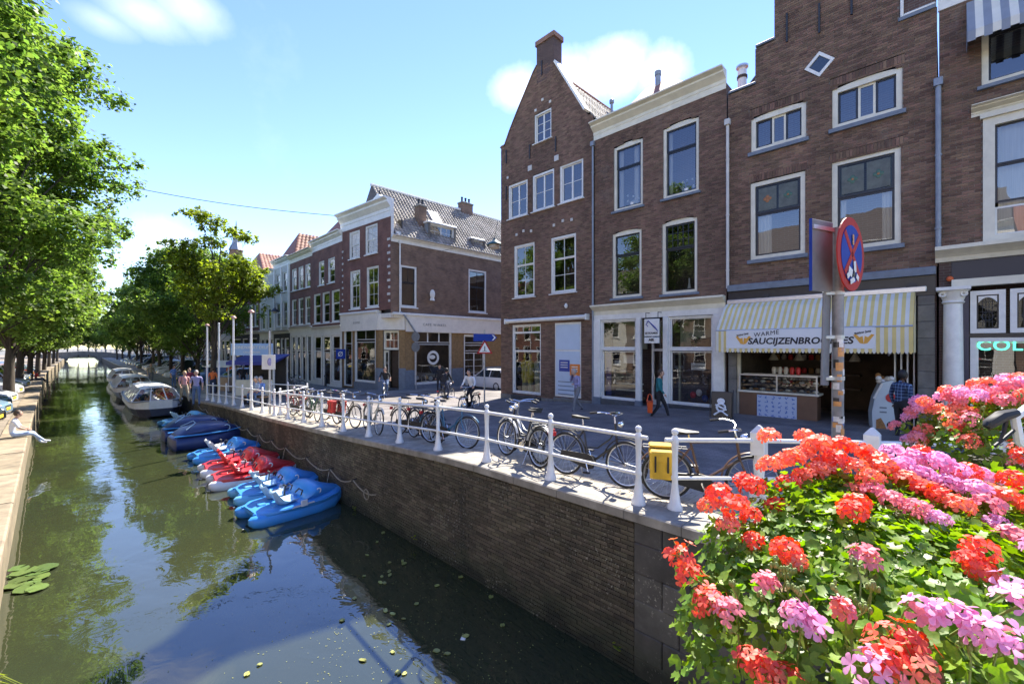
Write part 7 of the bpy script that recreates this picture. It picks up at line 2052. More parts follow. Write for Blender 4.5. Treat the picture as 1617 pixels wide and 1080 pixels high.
# ------------------------------------------------------------------ mooring rope on the wall
M['rope'] = mat('old_rope', (.32,.28,.21), .9, .3, 20)
rp = thing('mooring_rope', 'slack rope looped along the quay wall above the pedal boats', 'rope', (4.9, 0, 0))
pts = []; hooks = []
y = 30.5
while y > 9.8:
    y2 = y-rnd.uniform(1.3,2.0); za = .78; hooks.append(y)
    for k in range(6):
        f = k/6; pts.append((.0+rnd.uniform(-.01,.01), y+(y2-y)*f, za-.16*math.sin(math.pi*f)-.0*f))
    y = y2
MB().tube(pts, .016, 5).build('rope', M['rope'], rp)
for y in hooks: MB().tube([(.1,y,.80),(-.02,y,.80),(-.03,y,.74)], .015, 5).build('hook', M['iron'], rp)
for y in hooks[1::2]: MB().tube([(-.02,y,.76),(-.08,y+.02,.4),(-.12,y+.05,.25)], .012, 5).build('rope_end', M['rope'], rp)
MB().torus((-.03,9.8,.62), .12, .012, 16, 5, 'x').build('rope_coil', M['rope'], rp)
# ------------------------------------------------------------------ flag poles, booth, notice pole
M['pole_w'] = mat('white_pole_paint', (.74,.74,.73), .4, .06, 3); M['cap_pink'] = mat('pinkish_pole_cap', (.55,.30,.24), .5)
for k, (px, py, lab) in enumerate(((327, 515, 'flag pole at the far end of the railing, first from the left'), (345.6, 512, 'second flag pole from the left along the railing'), (368.5, 503, 'third flag pole from the left, in front of the ticket booth'), (396.5, 494, 'tallest looking flag pole, rightmost of the four white ones'))):
    p = at_x(px, py, 5.34); z0 = zs(p.x, p.y)
    t = thing('flag_pole', lab, 'flag pole', (p.x, p.y, z0), 0, 'white flag poles on the quay')
    MB().lathe([(.058,0),(.055,.4),(.042,p.z-z0)], 10).build('pole', M['pole_w'], t, 40)
    if k != 1: MB().lathe([(.06,p.z-z0),(.13,p.z-z0+.02),(.12,p.z-z0+.07),(.05,p.z-z0+.13)], 10).build('cap', M['cap_pink'], t, 40)
    else: MB().ball((0,0,p.z-z0+.03), .05, 8, 5).build('cap', M['pole_w'], t, True)
p = at_x(426, 520, 5.36); z0 = zs(p.x, p.y)
t = thing('notice_pole', 'grey pole with a square white notice board behind the railing', 'notice', (p.x, p.y, z0))
MB().tube([(0,0,0),(0,0,3.3)], .045, 8).build('pole', M['steel'], t)
p2 = at_x(426, 584, 5.36)
bd = MB().bevbox(-.30,.26,-.06,-.03,p2.z-z0+.02,p2.z-z0+.60,.01,M=Matrix.Rotation(R(-50),4,'Z')).build('board', M['white'], t)
MB().ball((-.02,-.08,p2.z-z0+.32), .10, 8, 5, (1.0,.5,1.6)).build('emblem', M['lilac_cloth'], bd)
# ticket booth with blue awning and lettered board
q = at_x(396, 600, 7.6)
t = thing('ticket_booth', 'boat trip booth with blue awning under the blue lettered board', 'booth', (q.x+.3, q.y+.4, zs(q.x, q.y)), R(-42))
M['booth_blue'] = mat('booth_blue', (.03,.04,.22), .6); M['board_blue'] = mat('board_pale_blue', (.34,.50,.72), .5, .05, 2)
MB().bevbox(-1.2,1.2,0,.08,0,1.0,.02).build('counter', M['cream'], t)
for x in (-1.2,1.2):
    for y in (0,1.8): MB().box(x-.05,x+.05,y-.05,y+.05,0,2.5).build('corner_post', M['white'], t)
MB().box(-1.2,1.2,1.75,1.82,0,2.4).build('back_wall', M['room'], t)
MB().add([(-1.4,-.6,2.15),(1.4,-.6,2.15),(1.4,1.9,2.6),(-1.4,1.9,2.6),(-1.4,-.6,1.95),(1.4,-.6,1.95),(1.4,1.9,2.55),(-1.4,1.9,2.55)], [(0,1,2,3),(7,6,5,4),(4,5,1,0),(5,6,2,1),(6,7,3,2),(7,4,0,3)]).build('awning', M['booth_blue'], t)
bd = MB().bevbox(-1.28,1.28,-.30,-.24,2.55,3.30,.015).build('name_board', M['board_blue'], t)
text('RONDVAART DELFT', .25, M['white'], bd, (0,-.305,3.04), offset=.004)
text('CANALCRUISES', .15, M['white'], bd, (0,-.305,2.74), offset=.002)
for x in (-1.1,1.1): MB().tube([(x,-.22,2.1),(x,-.22,2.6)], .03, 6).build('board_post', M['white'], t)
MB().bevbox(-.5,.3,.3,.6,1.0,1.3,.03).build('ticket_till', M['iron'], t)
q2 = at_x(352, 600, 7.4)
t = thing('side_stall', 'small stall with pale sloped roof left of the ticket booth', 'stall', (q2.x, q2.y, zs(q2.x,q2.y)), R(-50))
MB().bevbox(-.7,.7,-.4,.4,0,.95,.03).build('counter', mat('pale_wood', (.42,.30,.18), .7, .25, 5), t)
MB().add([(-.9,-.6,1.75),(.9,-.6,1.75),(.9,.6,2.15),(-.9,.6,2.15),(-.9,-.6,1.70),(.9,-.6,1.70),(.9,.6,2.1),(-.9,.6,2.1)], [(0,1,2,3),(7,6,5,4),(4,5,1,0),(5,6,2,1),(6,7,3,2),(7,4,0,3)]).build('roof', M['awn_w'], t)
for x in (-.8,.8): MB().box(x-.03,x+.03,-.5,-.44,0,1.75).build('post', M['white'], t)

# ------------------------------------------------------------------ no-stopping sign post by the bridge
sp = at_d(1323, 560, 4.35)
zb = 2.04
t = thing('sign_post', 'grey sign post plastered with stickers carrying a round red and blue no-stopping sign', 'road sign', (sp.x, sp.y, zb), R(-45))  # local x = right in view, y = away
H = at_d(1323, 360, 4.35).z-zb
MB().tube([(0,0,0),(0,0,H)], .05, 14).build('pole', M['pole_grey'] if 'pole_grey' in M else mat('weathered_pole', (.26,.26,.26), .6, .35, 8, metal=.2), t, 40)
zc_ = at_d(1335, 404, 4.35).z-zb
M['sign_red'] = mat('road_sign_red', (.42,.035,.03), .6, .15, 6, spec=.2); M['sign_blue'] = mat('road_sign_blue', (.018,.05,.30), .6, .15, 6, spec=.2); M['sign_back'] = mat('sign_back_grey', (.20,.205,.21), .75, .25, 3, spec=.2)
rs = bpy.data.objects.new('round_sign', None); COL.objects.link(rs); rs.parent = t
rs.location = (.075, -.06, zc_); rs.rotation_euler = (0, 0, R(35.5))     # turned well away from the viewer
RR = .362
MB().lathe([(RR,.0),(RR,.012)], 40, axis='y').build('rim', M['sign_red'], rs)
MB().lathe([(RR*.78,.0),(RR*.78,.004)], 36, (0,-.014,0), axis='y').build('blue_field', M['sign_blue'], rs)
for a in (45, -45):
    MB().box(-RR*.77,RR*.77,-.022,-.019+(.001 if a > 0 else 0),-.028,.028, M=Matrix.Rotation(R(a),4,'Y')).build('cross_bar', M['sign_red'], rs)
M['stick_w'] = mat('sticker_white', (.7,.7,.68), .5, .2, 30); M['stick_o'] = mat('sticker_orange', (.62,.30,.10), .5, .3, 30); M['stick_b'] = mat('sticker_blue', (.10,.16,.40), .5, .3, 30); M['stick_k'] = mat('sticker_black', (.03,.03,.03), .5)
for k, (x, z, w_, h_, a, mt_) in enumerate(((-.07,-.18,.10,.08,20,'stick_w'),(.05,-.12,.06,.11,-8,'stick_w'),(.12,-.22,.07,.05,30,'stick_w'),(-.02,-.26,.12,.05,-20,'stick_w'),(.0,.14,.035,.10,0,'stick_o'),(.02,-.20,.05,.06,40,'stick_k'),(-.14,-.22,.06,.05,-30,'stick_w'))):
    MB().box(-w_/2,w_/2,-.0275-.0006*k,-.0255-.0006*k,-h_/2,h_/2, M=Matrix.Translation((x,0,z))@Matrix.Rotation(R(a),4,'Y')).build('sticker', M[mt_], rs)
# big rectangular panel seen from behind and the slim one under it
zz0, zz1 = at_d(1300, 462, 4.35).z-zb, at_d(1300, 352, 4.35).z-zb
pn = bpy.data.objects.new('panel_sign', None); COL.objects.link(pn); pn.parent = t
pn.location = (-.06, 0, 0); pn.rotation_euler = (0,0,R(205))
MB().bevbox(0,.34,-.012,.012,zz0,zz1,.006).build('panel', M['sign_back'], pn)
MB().box(.342,.349,-.013,.013,zz0,zz1).build('panel_edge', M['sign_blue'], pn)
MB().box(0,.34,.012,.03,zz1-.10,zz1-.06).build('panel_rib', M['steel'], pn)
zz0, zz1 = at_d(1303, 608, 4.35).z-zb, at_d(1303, 462, 4.35).z-zb
sl = bpy.data.objects.new('slim_sign', None); COL.objects.link(sl); sl.parent = t
sl.location = (-.165, -.03, 0); sl.rotation_euler = (0, R(-3), R(211))
MB().bevbox(0,.14,-.01,.01,zz0,zz1,.006).build('panel', M['sign_back'], sl)
for k in range(5):
    MB().box(.02,.12,-.0135,-.011,zz0+.12+k*.16,zz0+.20+k*.16+.03*(k%2)).build('sticker', M[('stick_o','stick_b','stick_w','stick_k','stick_w')[k]], sl)
for z in (at_d(1323,466,4.35).z-zb, at_d(1323,535,4.35).z-zb, at_d(1323,600,4.35).z-zb):
    MB().lathe([(.058,z),(.058,z+.035)], 14).bevbox(-.14,-.05,-.03,.03,z,z+.035,.006).build('clamp', M['steel'], t)
rg = random.Random(4)
for k in range(26):
    z = 1.05+1.05*rg.random(); a0 = R(rg.uniform(165, 285)); da = R(rg.uniform(40,80)); h_ = rg.uniform(.04,.11)
    vs = []; n = 4; rr = .0512+.0005*k*.2
    for i in range(n+1):
        a = a0+da*i/n
        vs += [(rr*math.cos(a), rr*math.sin(a), z), (rr*math.cos(a), rr*math.sin(a), z+h_)]
    MB().add(vs, [(2*i,2*i+2,2*i+3,2*i+1) for i in range(n)]).build('sticker', M[rg.choice(['stick_o','stick_w','stick_b','stick_w','stick_o','stick_k'])], t)

# ------------------------------------------------------------------ other signs and lamps
q = ground(765, 647, -.08)
t = thing('warning_sign_post', 'thin grey post with red bordered warning triangle under a small blue arrow sign', 'road sign', q, R(-28))
MB().tube([(0,0,0),(0,0,3.5)], .035, 8).build('pole', M['steel'], t)
ztr_ = at_d(765, 551, (q.x+q.y)/S2).z-q.z
def tri(s, z): return [(-s, z-s*.58), (s, z-s*.58), (0, z+s*1.15)]
tr_ = MB().prism(tri(.36, ztr_), -.05, -.035, 'y').build('triangle', M['sign_red'], t)
MB().prism(tri(.25, ztr_), -.058, -.051, 'y').build('triangle_field', M['white'], tr_)
MB().box(-.02,.02,-.063,-.059,ztr_-.08,ztr_+.12).box(-.10,.10,-.063,-.059,ztr_-.10,ztr_-.081).build('symbol', M['dark'], tr_)
za = at_d(765, 533, (q.x+q.y)/S2).z-q.z
MB().prism([(-.50,za-.16),(.40,za-.16),(.56,za),(.40,za+.16),(-.50,za+.16)], -.05, -.03, 'y').build('arrow_sign', M['sign_blue'], t)
MB().prism([(.32,za-.12),(.38,za-.12),(.50,za),(.38,za+.12),(.32,za+.12),(.43,za)], -.055, -.051, 'y').build('arrow_mark', M['white'], t)
q = ground(657, 615, 0)
t = thing('back_turned_sign', 'pole with grey backs of road signs in front of the cafe door', 'road sign', q, R(-70))
MB().tube([(0,0,0),(0,0,3.9)], .035, 8).build('pole', M['steel'], t)
for z, r in ((3.6,.34),(2.9,.34)): MB().lathe([(r,0),(r,.012)], 24, (0,-.05,z), axis='y').build('sign_disc', M['sign_back'], t)
pz = at_x(538, 559, 13.95)
t = thing('blue_wall_sign', 'small square blue sign with white emblem at the corner of the brick row house', 'sign', pz, R(-50))
MB().bevbox(-.36,.36,-.03,.03,-.36,.36,.01).build('plate', M['sign_blue'], t)
MB().torus((0,-.035,0), .16, .03, 12, 5, 'y').tube([(-.16,-.035,-.16),(.16,-.035,.16)], .025, 5).build('emblem', M['white'], t)
MB().tube([(.2,.03,0),(.6,.25,0)], .02, 5).build('bracket', M['iron'], t)
# hand sign over the shop door
u0, z0 = F3.uz(1018, 542, -.35); u1, z1 = F3.uz(1041, 503, -.35)
wp = Vector((15.9-.35, F3.yl-(u0+u1)/2, 0))
t = thing('hand_sign', 'white hanging sign with a drawn blue hand over the shop door', 'sign', (wp.x, wp.y, 0), R(-90))
w2 = (u1-u0)/2
zsp = z0+(z1-z0)*.27
MB().bevbox(-w2,w2,-.04,.04,zsp+.02,z1,.01).build('upper_plate', M['white'], t)
lp = MB().bevbox(-w2,w2,-.04,.04,z0,zsp-.02,.01).build('lower_plate', M['white'], t)
hz = (zsp+z1)/2+.1; mb = MB()
for k in range(4): mb.tube([(-.12+.06*k*.5,-.045,hz+.16-.03*k),(.08+.04*k,-.045,hz-.02-.05*k),(.20+.02*k,-.045,hz-.14-.03*k)], .018, 5)
mb.tube([(-.12,-.045,hz+.18),(-.22,-.045,hz+.02),(-.14,-.045,hz-.04)], .02, 5).build('hand_drawing', M['shopblue'], t)
text('EETKAMER', .11, M['dark'], t, (0,-.043,zsp+.13), offset=.002)
text('AIR', .14, M['dark'], lp, (0,-.043,(z0+zsp)/2), offset=.006)
for x in (-w2+.05,w2-.05): MB().tube([(x,0,z1),(x,.0,z1+.25),(x,.35,z1+.25)], .015, 5).build('hanger', M['iron'], t)
# pavement board
q = ground(1140, 668, .012)
t = thing('pavement_board', 'black pavement board with a white drawing between the two shopfronts', 'sign', (q.x, q.y, q.z), R(-80))
for s in (-1, 1): MB().bevbox(-.30,.30,-.02,.02,.06,1.02,.01,M=Matrix.Translation((0,s*.16,0))@Matrix.Rotation(R(s*9),4,'X')).build('board', M['dark'], t)
for s in (-1,1): MB().tube([(s*.33,-.20,0),(s*.33,-.02,1.08)], .016, 5).build('leg', M['iron'], t)
mb = MB().ball((0,-.18,.72), .12, 8, 5, (1,.1,.8)); mb.torus((0,-.19,.52), .12, .035, 12, 5, 'y'); mb.tube([(-.2,-.215,.28),(0,-.20,.42),(.2,-.215,.28)], .03, 5); mb.tube([(-.16,-.19,.60),(.16,-.19,.45)], .03, 5)
mb.build('drawing', M['whiteflower'], t)
# hanging street lantern on a span wire across the side street
pl = at_d(781, 388, 26.5)
t = thing('hanging_lantern', 'green hanging street lantern on a wire across the side street', 'street lamp', pl, 0)
M['lampgreen'] = mat('dark_green_paint', (.03,.10,.10), .4)
MB().lathe([(.08,.35),(.16,.28),(.48,.08),(.50,.02)], 14, cap=False).lathe([(.09,.35),(.04,.46)], 10).build('shade', M['lampgreen'], t, 40)
MB().lathe([(.36,.03),(.34,-.14),(.20,-.20),(.02,-.22)], 12).build('lamp_glass', M['jar'], t, 40)
a = Vector((15.9, 17.0, pl.z+.5))-pl; c = Vector((18.2, 25.9, pl.z+.6))-pl
MB().tube([tuple(a), (0,0,.46)], .012, 4).tube([(0,0,.46), tuple(c)], .012, 4).build('span_wire', M['iron'], t)
# wall lamp on the white row houses
pl = at_x(434, 490, 13.2)
t = thing('wall_lantern', 'dark bell-shaped lantern on a bracket before the white row house', 'street lamp', pl, 0)
MB().lathe([(.05,.25),(.12,.15),(.42,-.12)], 12, cap=False).build('shade', M['iron'], t, 40); MB().lathe([(.2,-.1),(.18,-.28),(.02,-.32)], 10).build('lamp_glass', M['jar'], t, 40)
MB().tube([(0,0,.25),(.0,0,1.6),(.9,0,1.75)], .03, 6).build('bracket', M['iron'], t)
# overhead wire
a = Vector((-3, 34, 17.0)); c = at_d(532, 341, 33)
a = at_d(140, 282, 30)
t = thing('overhead_wire', 'thin wire sagging from the left trees to the corner cafe roof', 'wire', (0,0,0))
MB().tube([tuple(a.lerp(c, k/12)+Vector((0,0,-.35*math.sin(math.pi*k/12)))) for k in range(13)], .022, 4).build('wire', M['iron'], t)

# ------------------------------------------------------------------ bakery counter, tile banner, ice cream stand, cafe terrace
M['counter_brown'] = mat('brown_counter', (.16,.085,.05), .5, .15, 4); M['steelcase'] = mat('case_frame', (.6,.58,.52), .35, metal=.4)
u0, u1 = F4.u(1167, -.05), F4.u(1291, -.05); z0 = 1.66; zt = (F4.uz(1167,628,-.05)[1]+F4.uz(1291,640,-.05)[1])/2
ct = thing('bakery_counter', 'brown bakery counter with glass display case under the striped awning', 'counter', (15.9, F4.yl, 0), R(-90))
zt = 1.66+.98
for k in range(4):
    a = u0+(u1-u0)*k/4; MB().bevbox(a+.006, a+(u1-u0)/4-.006, -.06, .5, z0+.12, zt, .008).build('counter_panel', M['counter_brown'], ct)
MB().box(u0+.05,u1-.05,-.02,.5,z0,z0+.12).build('kick_plate', M['dark'], ct)
MB().bevbox(u0-.04,u1+.04,-.10,.6,zt,zt+.06,.01).build('counter_top', M['cream'], ct)
for u in (u0,(u0+u1)/2,u1-.04): MB().box(u,u+.04,-.06,-.02,zt+.06,zt+.56).build('case_post', M['steelcase'], ct)
MB().box(u0,u1,-.07,-.01,zt+.56,zt+.61).box(u0,u1,.40,.46,zt+.56,zt+.61).build('case_rail', M['steelcase'], ct)
MB().quad((u0,-.04,zt+.06),(u1,-.04,zt+.06),(u1,-.04,zt+.56),(u0,-.04,zt+.56)).build('case_glass', M['clearglass'], ct)
MB().quad((u0,-.04,zt+.60),(u1,-.04,zt+.60),(u1,.44,zt+.60),(u0,.44,zt+.60)).build('case_glass', M['clearglass'], ct)
MB().box(u0,u1,.0,.4,zt+.30,zt+.32).build('case_shelf', M['clearglass'], ct)
for k in range(24):
    u = u0+.1+(u1-u0-.2)*(k%12)/11; z = zt+.06+(.26 if k >= 12 else 0)
    g = link('pastry', MB().ball((0,0,0), .07, 8, 5, (1.3,.8,.6)).mesh('pastry', (M['breadbrown'],M['jar'],M['breadbrown'],M['cream'])[k%4], True), None, (15.9+.15+.1*(k%2), F4.yl-u, z+.045), (0,0,rnd.uniform(0,3)))
    tag(g, 'pastry on the glass shelf of the bakery counter' if k >= 12 else 'pastry on the floor of the bakery counter case', 'pastry', 'pastries in the bakery counter')
for k in range(5):
    g = thing('paper_cup', 'cream container standing on top of the bakery display case', 'container', (15.9+.35, F4.yl-(u0+.95+k*.17), zt+.61), 0, 'containers on the bakery case')
    MB().lathe([(.05,0),(.075,.16),(.07,.18),(.04,.24)], 8).build('tub', M['jar'] if k < 3 else M['signred'], g, 40)
# blue tile banner
bu0, bu1 = F4.u(1195, -.1), F4.u(1258, -.1)
bz1 = zt-.06; bz0 = bz1-.86
t = thing('tile_banner', 'white banner printed with blue tile figures hanging on the bakery counter', 'banner', (15.9-.075, F4.yl-(bu0+bu1)/2, 0), R(-90))
w_ = (bu1-bu0)
M['tile_bg'] = mat('pale_blue_cloth_print', (.45,.52,.68), .7, .06, 3); M['tile_ink'] = mat('delft_blue_print', (.10,.18,.48), .7)
MB().bevbox(-w_/2,w_/2,-.012,.0,bz0,bz1,.004).build('cloth', M['tile_bg'], t)
rg = random.Random(9)
for i in range(6):
    for j in range(6):
        cx_ = -w_/2+w_*(i+.5)/6; cz_ = bz0+(bz1-bz0)*(j+.5)/6; mb = MB(); s = .045
        for k in range(3):
            a = rg.uniform(0,6.28); c = (cx_+rg.uniform(-.03,.03), cz_+rg.uniform(-.03,.03)); l = rg.uniform(.02,.045)
            mb.box(-l,l,-.0145,-.0125,-.010,.010, M=Matrix.Translation((c[0],-.0003*k,c[1]))@Matrix.Rotation(a,4,'Y'))
        q_ = mb.build('tile_figure', M['tile_ink'], t); q_['kind'] = 'stuff'
# ice cream freezer panel
iu0, iu1 = F4.u(1381,-.3), F4.u(1416,-.3)
t = thing('ice_cream_stand', 'pale curved ice cream stand with red round logo at the bakery entrance', 'ice cream stand', (15.9-.30, F4.yl-(iu0+iu1)/2, zs(15.6,2)+.01), R(-75))
ww = (iu1-iu0)/2+.02
M['icepale'] = mat('pale_icecream_panel', (.50,.56,.60), .4, .08, 2)
MB().prism([(-ww,0),(ww,0),(ww,1.35),(ww*.6,1.50),(-ww*.3,1.42),(-ww*.9,1.0),(-ww*1.15,.6),(-ww*1.1,.25)], 0, .5, 'y').build('cabinet', M['icepale'], t)
MB().lathe([(.12,0),(.12,.01)], 20, (.12,-.002,1.02), axis='y').build('logo', M['signred'], t)
MB().prism([(-ww*.8,.08),(ww*.2,.06),(-.02,.30),(-.10,.46),(-.2,.40)], -.012, -.002, 'y').build('printed_shape', M['breadbrown'], t)
MB().ball((.12,-.004,.28), .10, 10, 5, (1,.06,1)).build('printed_scoop', M['dark'], t)
MB().ball((.10,-.006,.16), .12, 10, 5, (1.1,.05,.6)).build('printed_scoop', M['pink_cloth'], t)
MB().tube([(-ww*1.0,-.01,.98),(-ww*.3,-.01,1.40)], .03, 6).build('edge_trim', M['white'], t)
for k in range(9):
    MB().ball((-.10+.09*(k%4), .2+.05*(k%3), 1.45+.08*(k//4)), .07, 8, 5).build('cone', (M['jar'],M['whiteflower'],M['breadbrown'])[k%3], t)
for k in range(2): MB().box(-ww*.5,ww*.1,-.004,-.001,.72-.12*k,.76-.12*k).build('print_line', M['bluegrey'], t)
# cafe terrace
def terrace(label, px, py, k):
    q = ground(px, py, .012); t = thing('terrace_chair', label, 'chair', q, R(40+k*35), 'terrace chairs at the cafe')
    MB().bevbox(-.21,.21,-.21,.21,.43,.46,.01).build('seat', M['cream'], t)
    for x in (-.18,.18):
        for y in (-.18,.18): MB().tube([(x*1.1,y*1.1,0),(x,y,.44)], .014, 5).build('leg', M['cream'], t)
    MB().tube([(-.19,.2,.45),(-.19,.27,.80),(-.08,.28,.88),(.08,.28,.88),(.19,.27,.80),(.19,.2,.45)], .018, 5).build('backrest', M['cream'], t)
terrace('cream terrace chair under the left cafe window, the left one', 561, 612, 0); terrace('cream terrace chair under the left cafe window, the right one', 579, 613, 1); terrace('cream chair standing before the large side cafe window', 672, 612, 2)
q = ground(690, 606, .012); t = thing('terrace_table', 'white cloth covered table before the large side cafe window', 'table', q, 0)
MB().bevbox(-.9,.9,-.35,.35,.70,.76,.02).build('table_top', M['white'], t)
for x in (-.8,.8):
    for y in (-.28,.28): MB().tube([(x,y,0),(x,y,.7)], .02, 5).build('leg', M['iron'], t)
q = ground(734, 607, .012); t = thing('slate_board', 'black slate boards leaning at the cafe corner pier', 'sign', q, R(-10))
for k in range(2): MB().bevbox(-.35+.5*k,.05+.5*k,-.03,.03,0,1.25,.01,M=Matrix.Rotation(R(-12),4,'X')).build('board', M['dark'], t)
def potplant(label, px, py, h, r, group=None):
    q = ground(px, py, .012); t = thing('potted_plant', label, 'plant', q, 0, group)
    MB().lathe([(.16,0),(.22,.35),(.24,.36),(.24,.40)], 10).build('pot', M['stone'], t, 40)
    rgg = np.random.default_rng(int(px)); n = 500
    d = rgg.normal(size=(n,3)); d /= np.linalg.norm(d,axis=1)[:,None]; pts = d*(rgg.random(n)**.4)[:,None]*np.array([r,r,h*.5])+np.array([0,0,.35+h*.5])
    nr = d*.6+np.array([0,0,.6])+rgg.normal(size=(n,3))*.3; nr /= np.linalg.norm(nr,axis=1)[:,None]
    link('foliage', leafmesh('foliage', leaves(pts, nr, .12, rgg), M['leaf_a']), t)
potplant('dark green potted shrub right of the cafe door', 637, 614, .8, .3); potplant('low potted plant left of the cafe door', 598, 612, .5, .3)
# bollard before the row house
q = ground(514, 610, 0); t = thing('bollard', 'dark iron bollard before the white shop window of the brick row house', 'bollard', q, 0)
MB().lathe([(.12,0),(.09,.1),(.08,.75),(.11,.78),(.11,.84),(.04,.95)], 10).build('post', M['iron'], t, 40)

# street ironwork: gully grates along the kerbs and a few manhole covers
for k, (x, y) in enumerate(((7.45,4.2),(7.45,9.5),(7.45,16.0),(12.4,6.5),(12.4,13.0))):
    z = zs(x, y)-.085; g = thing('street_gully', 'small iron gully grate set in the road against the kerb', 'drain', (x, y, z), 0, 'gully grates along the kerbs')
    for q in range(6): MB().box(-.15+q*.055,-.15+q*.055+.03,-.2,.2,0,.012).build('grate_bar', M['iron'], g)
    MB().box(-.18,.18,-.22,-.2,0,.014).box(-.18,.18,.2,.22,0,.014).build('grate_frame', M['iron'], g)['kind'] = 'stuff'
for k, (x, y) in enumerate(((9.6,8.2),(10.4,15.5))):
    g = thing('manhole_cover', ('round iron manhole cover in the road before the cornice house','round iron manhole cover in the road by the side street')[k], 'manhole cover', (x, y, zs(x,y)-.085), 0)
    MB().lathe([(.34,0),(.34,.010),(.30,.012),(.02,.012)], 24).build('lid', M['iron'], g); MB().torus((0,0,.012), .22, .012, 20, 4, 'z').build('lid_ring', M['iron'], g)
# ------------------------------------------------------------------ geranium boxes on the bridge railing
M['ger_leaf'] = mat('geranium_leaf', (.13,.235,.028), .45, .3, 9, rand=.42, island=.42, col2=(.22,.32,.045), trans=.40, spec=.35)
M['ger_red'] = mat('red_petal', (.80,.105,.06), .55, .15, 8, rand=.16, island=.16, trans=.3)
M['ger_coral'] = mat('coral_petal', (.85,.24,.15), .55, .15, 8, rand=.16, island=.16, trans=.3)
M['ger_pink'] = mat('pink_petal', (.80,.38,.60), .55, .15, 8, rand=.14, island=.14, trans=.3)
M['ger_rose'] = mat('rose_petal', (.76,.25,.30), .55, .15, 8, rand=.16, island=.16, trans=.3)
M['ger_stem'] = mat('geranium_stem', (.20,.25,.06), .6, .25, 12)
M['pad_brown'] = mat('withered_leaf_brown', (.26,.17,.07), .8, .3, 20, trans=.2)
M['planter'] = mat('dark_planter', (.035,.032,.03), .6, .2, 6)
def ger_leaf_mesh(seed, r=.5):
    # a round, scalloped, cupped leaf with folds running to the stalk
    rg = random.Random(seed); n = 13; vs = [(0,-.10,0)]; 
    for ringk, rad in ((1,.55),(2,1.0)):
        for k in range(n):
            a = R(-150)+R(300)*k/(n-1)+R(90); rr = r*rad*(1+(.09*math.cos(k*math.pi) if ringk == 2 else 0)+rg.uniform(-.04,.04))
            z = .16*rad*rad*r*2*(.6+.4*math.cos(k*math.pi))*.5+rg.uniform(-.02,.02)
            vs.append((rr*math.cos(a), rr*math.sin(a)-.05, z))
    fs = [(0, 1+k, 2+k) for k in range(n-1)] + [(1+k, 1+n+k, 2+n+k, 2+k) for k in range(n-1)]
    return MB().add(vs, fs).mesh('leaf', M['ger_leaf'], True)
LEAF = [ger_leaf_mesh(s) for s in range(4)]
def petal(ln, wd, a, cup=.3):
    # one spoon-shaped petal, root at the centre
    pr = ((0,.10,0),(.35,.55,.10),(.72,1.0,.24),(.95,.62,.26),(1.02,.0,.24))
    vs = []; ca, sa = math.cos(a), math.sin(a)
    for f, w_, h in pr:
        for s in ((-1,1) if w_ > 0 else (0,)):
            x, y, z = ln*f, s*w_*wd/2, ln*h*cup*2+abs(s)*ln*.03
            vs.append((x*ca-y*sa, x*sa+y*ca, z))
    return vs, [(0,1,3,2),(2,3,5,4),(4,5,7,6),(6,7,8)]
def floret_verts(size, seed, wide=.42):
    rg = random.Random(seed); vs = []; fs = []
    for k in range(5):
        a = 2*math.pi*k/5+rg.uniform(-.2,.2)+(.25 if k < 2 else 0)
        v, f = petal(size*.5*rg.uniform(.85,1.1), size*wide*rg.uniform(.85,1.1), a, rg.uniform(.15,.45)); o = len(vs)
        vs += v; fs += [tuple(i+o for i in q) for q in f]
    return vs, fs
FLOR = {}
for key in ('ger_red','ger_coral','ger_pink','ger_rose'):
    FLOR[key] = [MB().add(*floret_verts(1.0, s, .34 if key != 'ger_pink' else .33)).mesh('floret', M[key], True) for s in range(3)]
def basis(n, rg):
    n = n.normalized(); a = Vector((rg.uniform(-1,1), rg.uniform(-1,1), rg.uniform(-1,1)))
    x = (a-n*a.dot(n)).normalized(); y = n.cross(x); m = Matrix((x, y, n)).transposed()
    return m
def head_florets(rg, r, nfl):
    # directions over a dome, as an umbel
    out = []
    for i in range(nfl):
        z = 1-1.25*(i+.5)/nfl; a = i*2.39996+rg.uniform(-.25,.25); s = math.sqrt(max(0, 1-z*z))
        out.append(Vector((s*math.cos(a), s*math.sin(a), z)))
    return out
_hm = {}
def head_mesh(col, v):
    # a whole flower head as one mesh for heads too small to pick apart
    k = (col, v)
    if k in _hm: return _hm[k]
    rg = random.Random(v*7+3); mb = MB()
    for d in head_florets(rg, 1, 15):
        b = basis(d, rg).to_4x4(); vs, fs = floret_verts(.95, rg.randint(0,99), .34); rr = rg.uniform(.8,1.1)
        Mx = Matrix.Translation(d*rr*.8) @ b
        mb.add(vs, fs, 0, Mx)
    _hm[k] = mb.mesh('flower_head', M[col], True); return _hm[k]
def hull2(P):
    P = sorted(set(P))
    def half(Q):
        H = []
        for p in Q:
            while len(H) > 1 and (H[-1][0]-H[-2][0])*(p[1]-H[-2][1])-(H[-1][1]-H[-2][1])*(p[0]-H[-2][0]) <= 0: H.pop()
            H.append(p)
        return H[:-1]
    return half(P)+half(P[::-1])
def edge_dist(H, x, y):
    m = 9
    for (x0, y0), (x1, y1) in zip(H, H[1:]+H[:1]):
        l = math.hypot(x1-x0, y1-y0); m = min(m, ((x1-x0)*(y-y0)-(y1-y0)*(x-x0))/max(l, 1e-9))
    return m
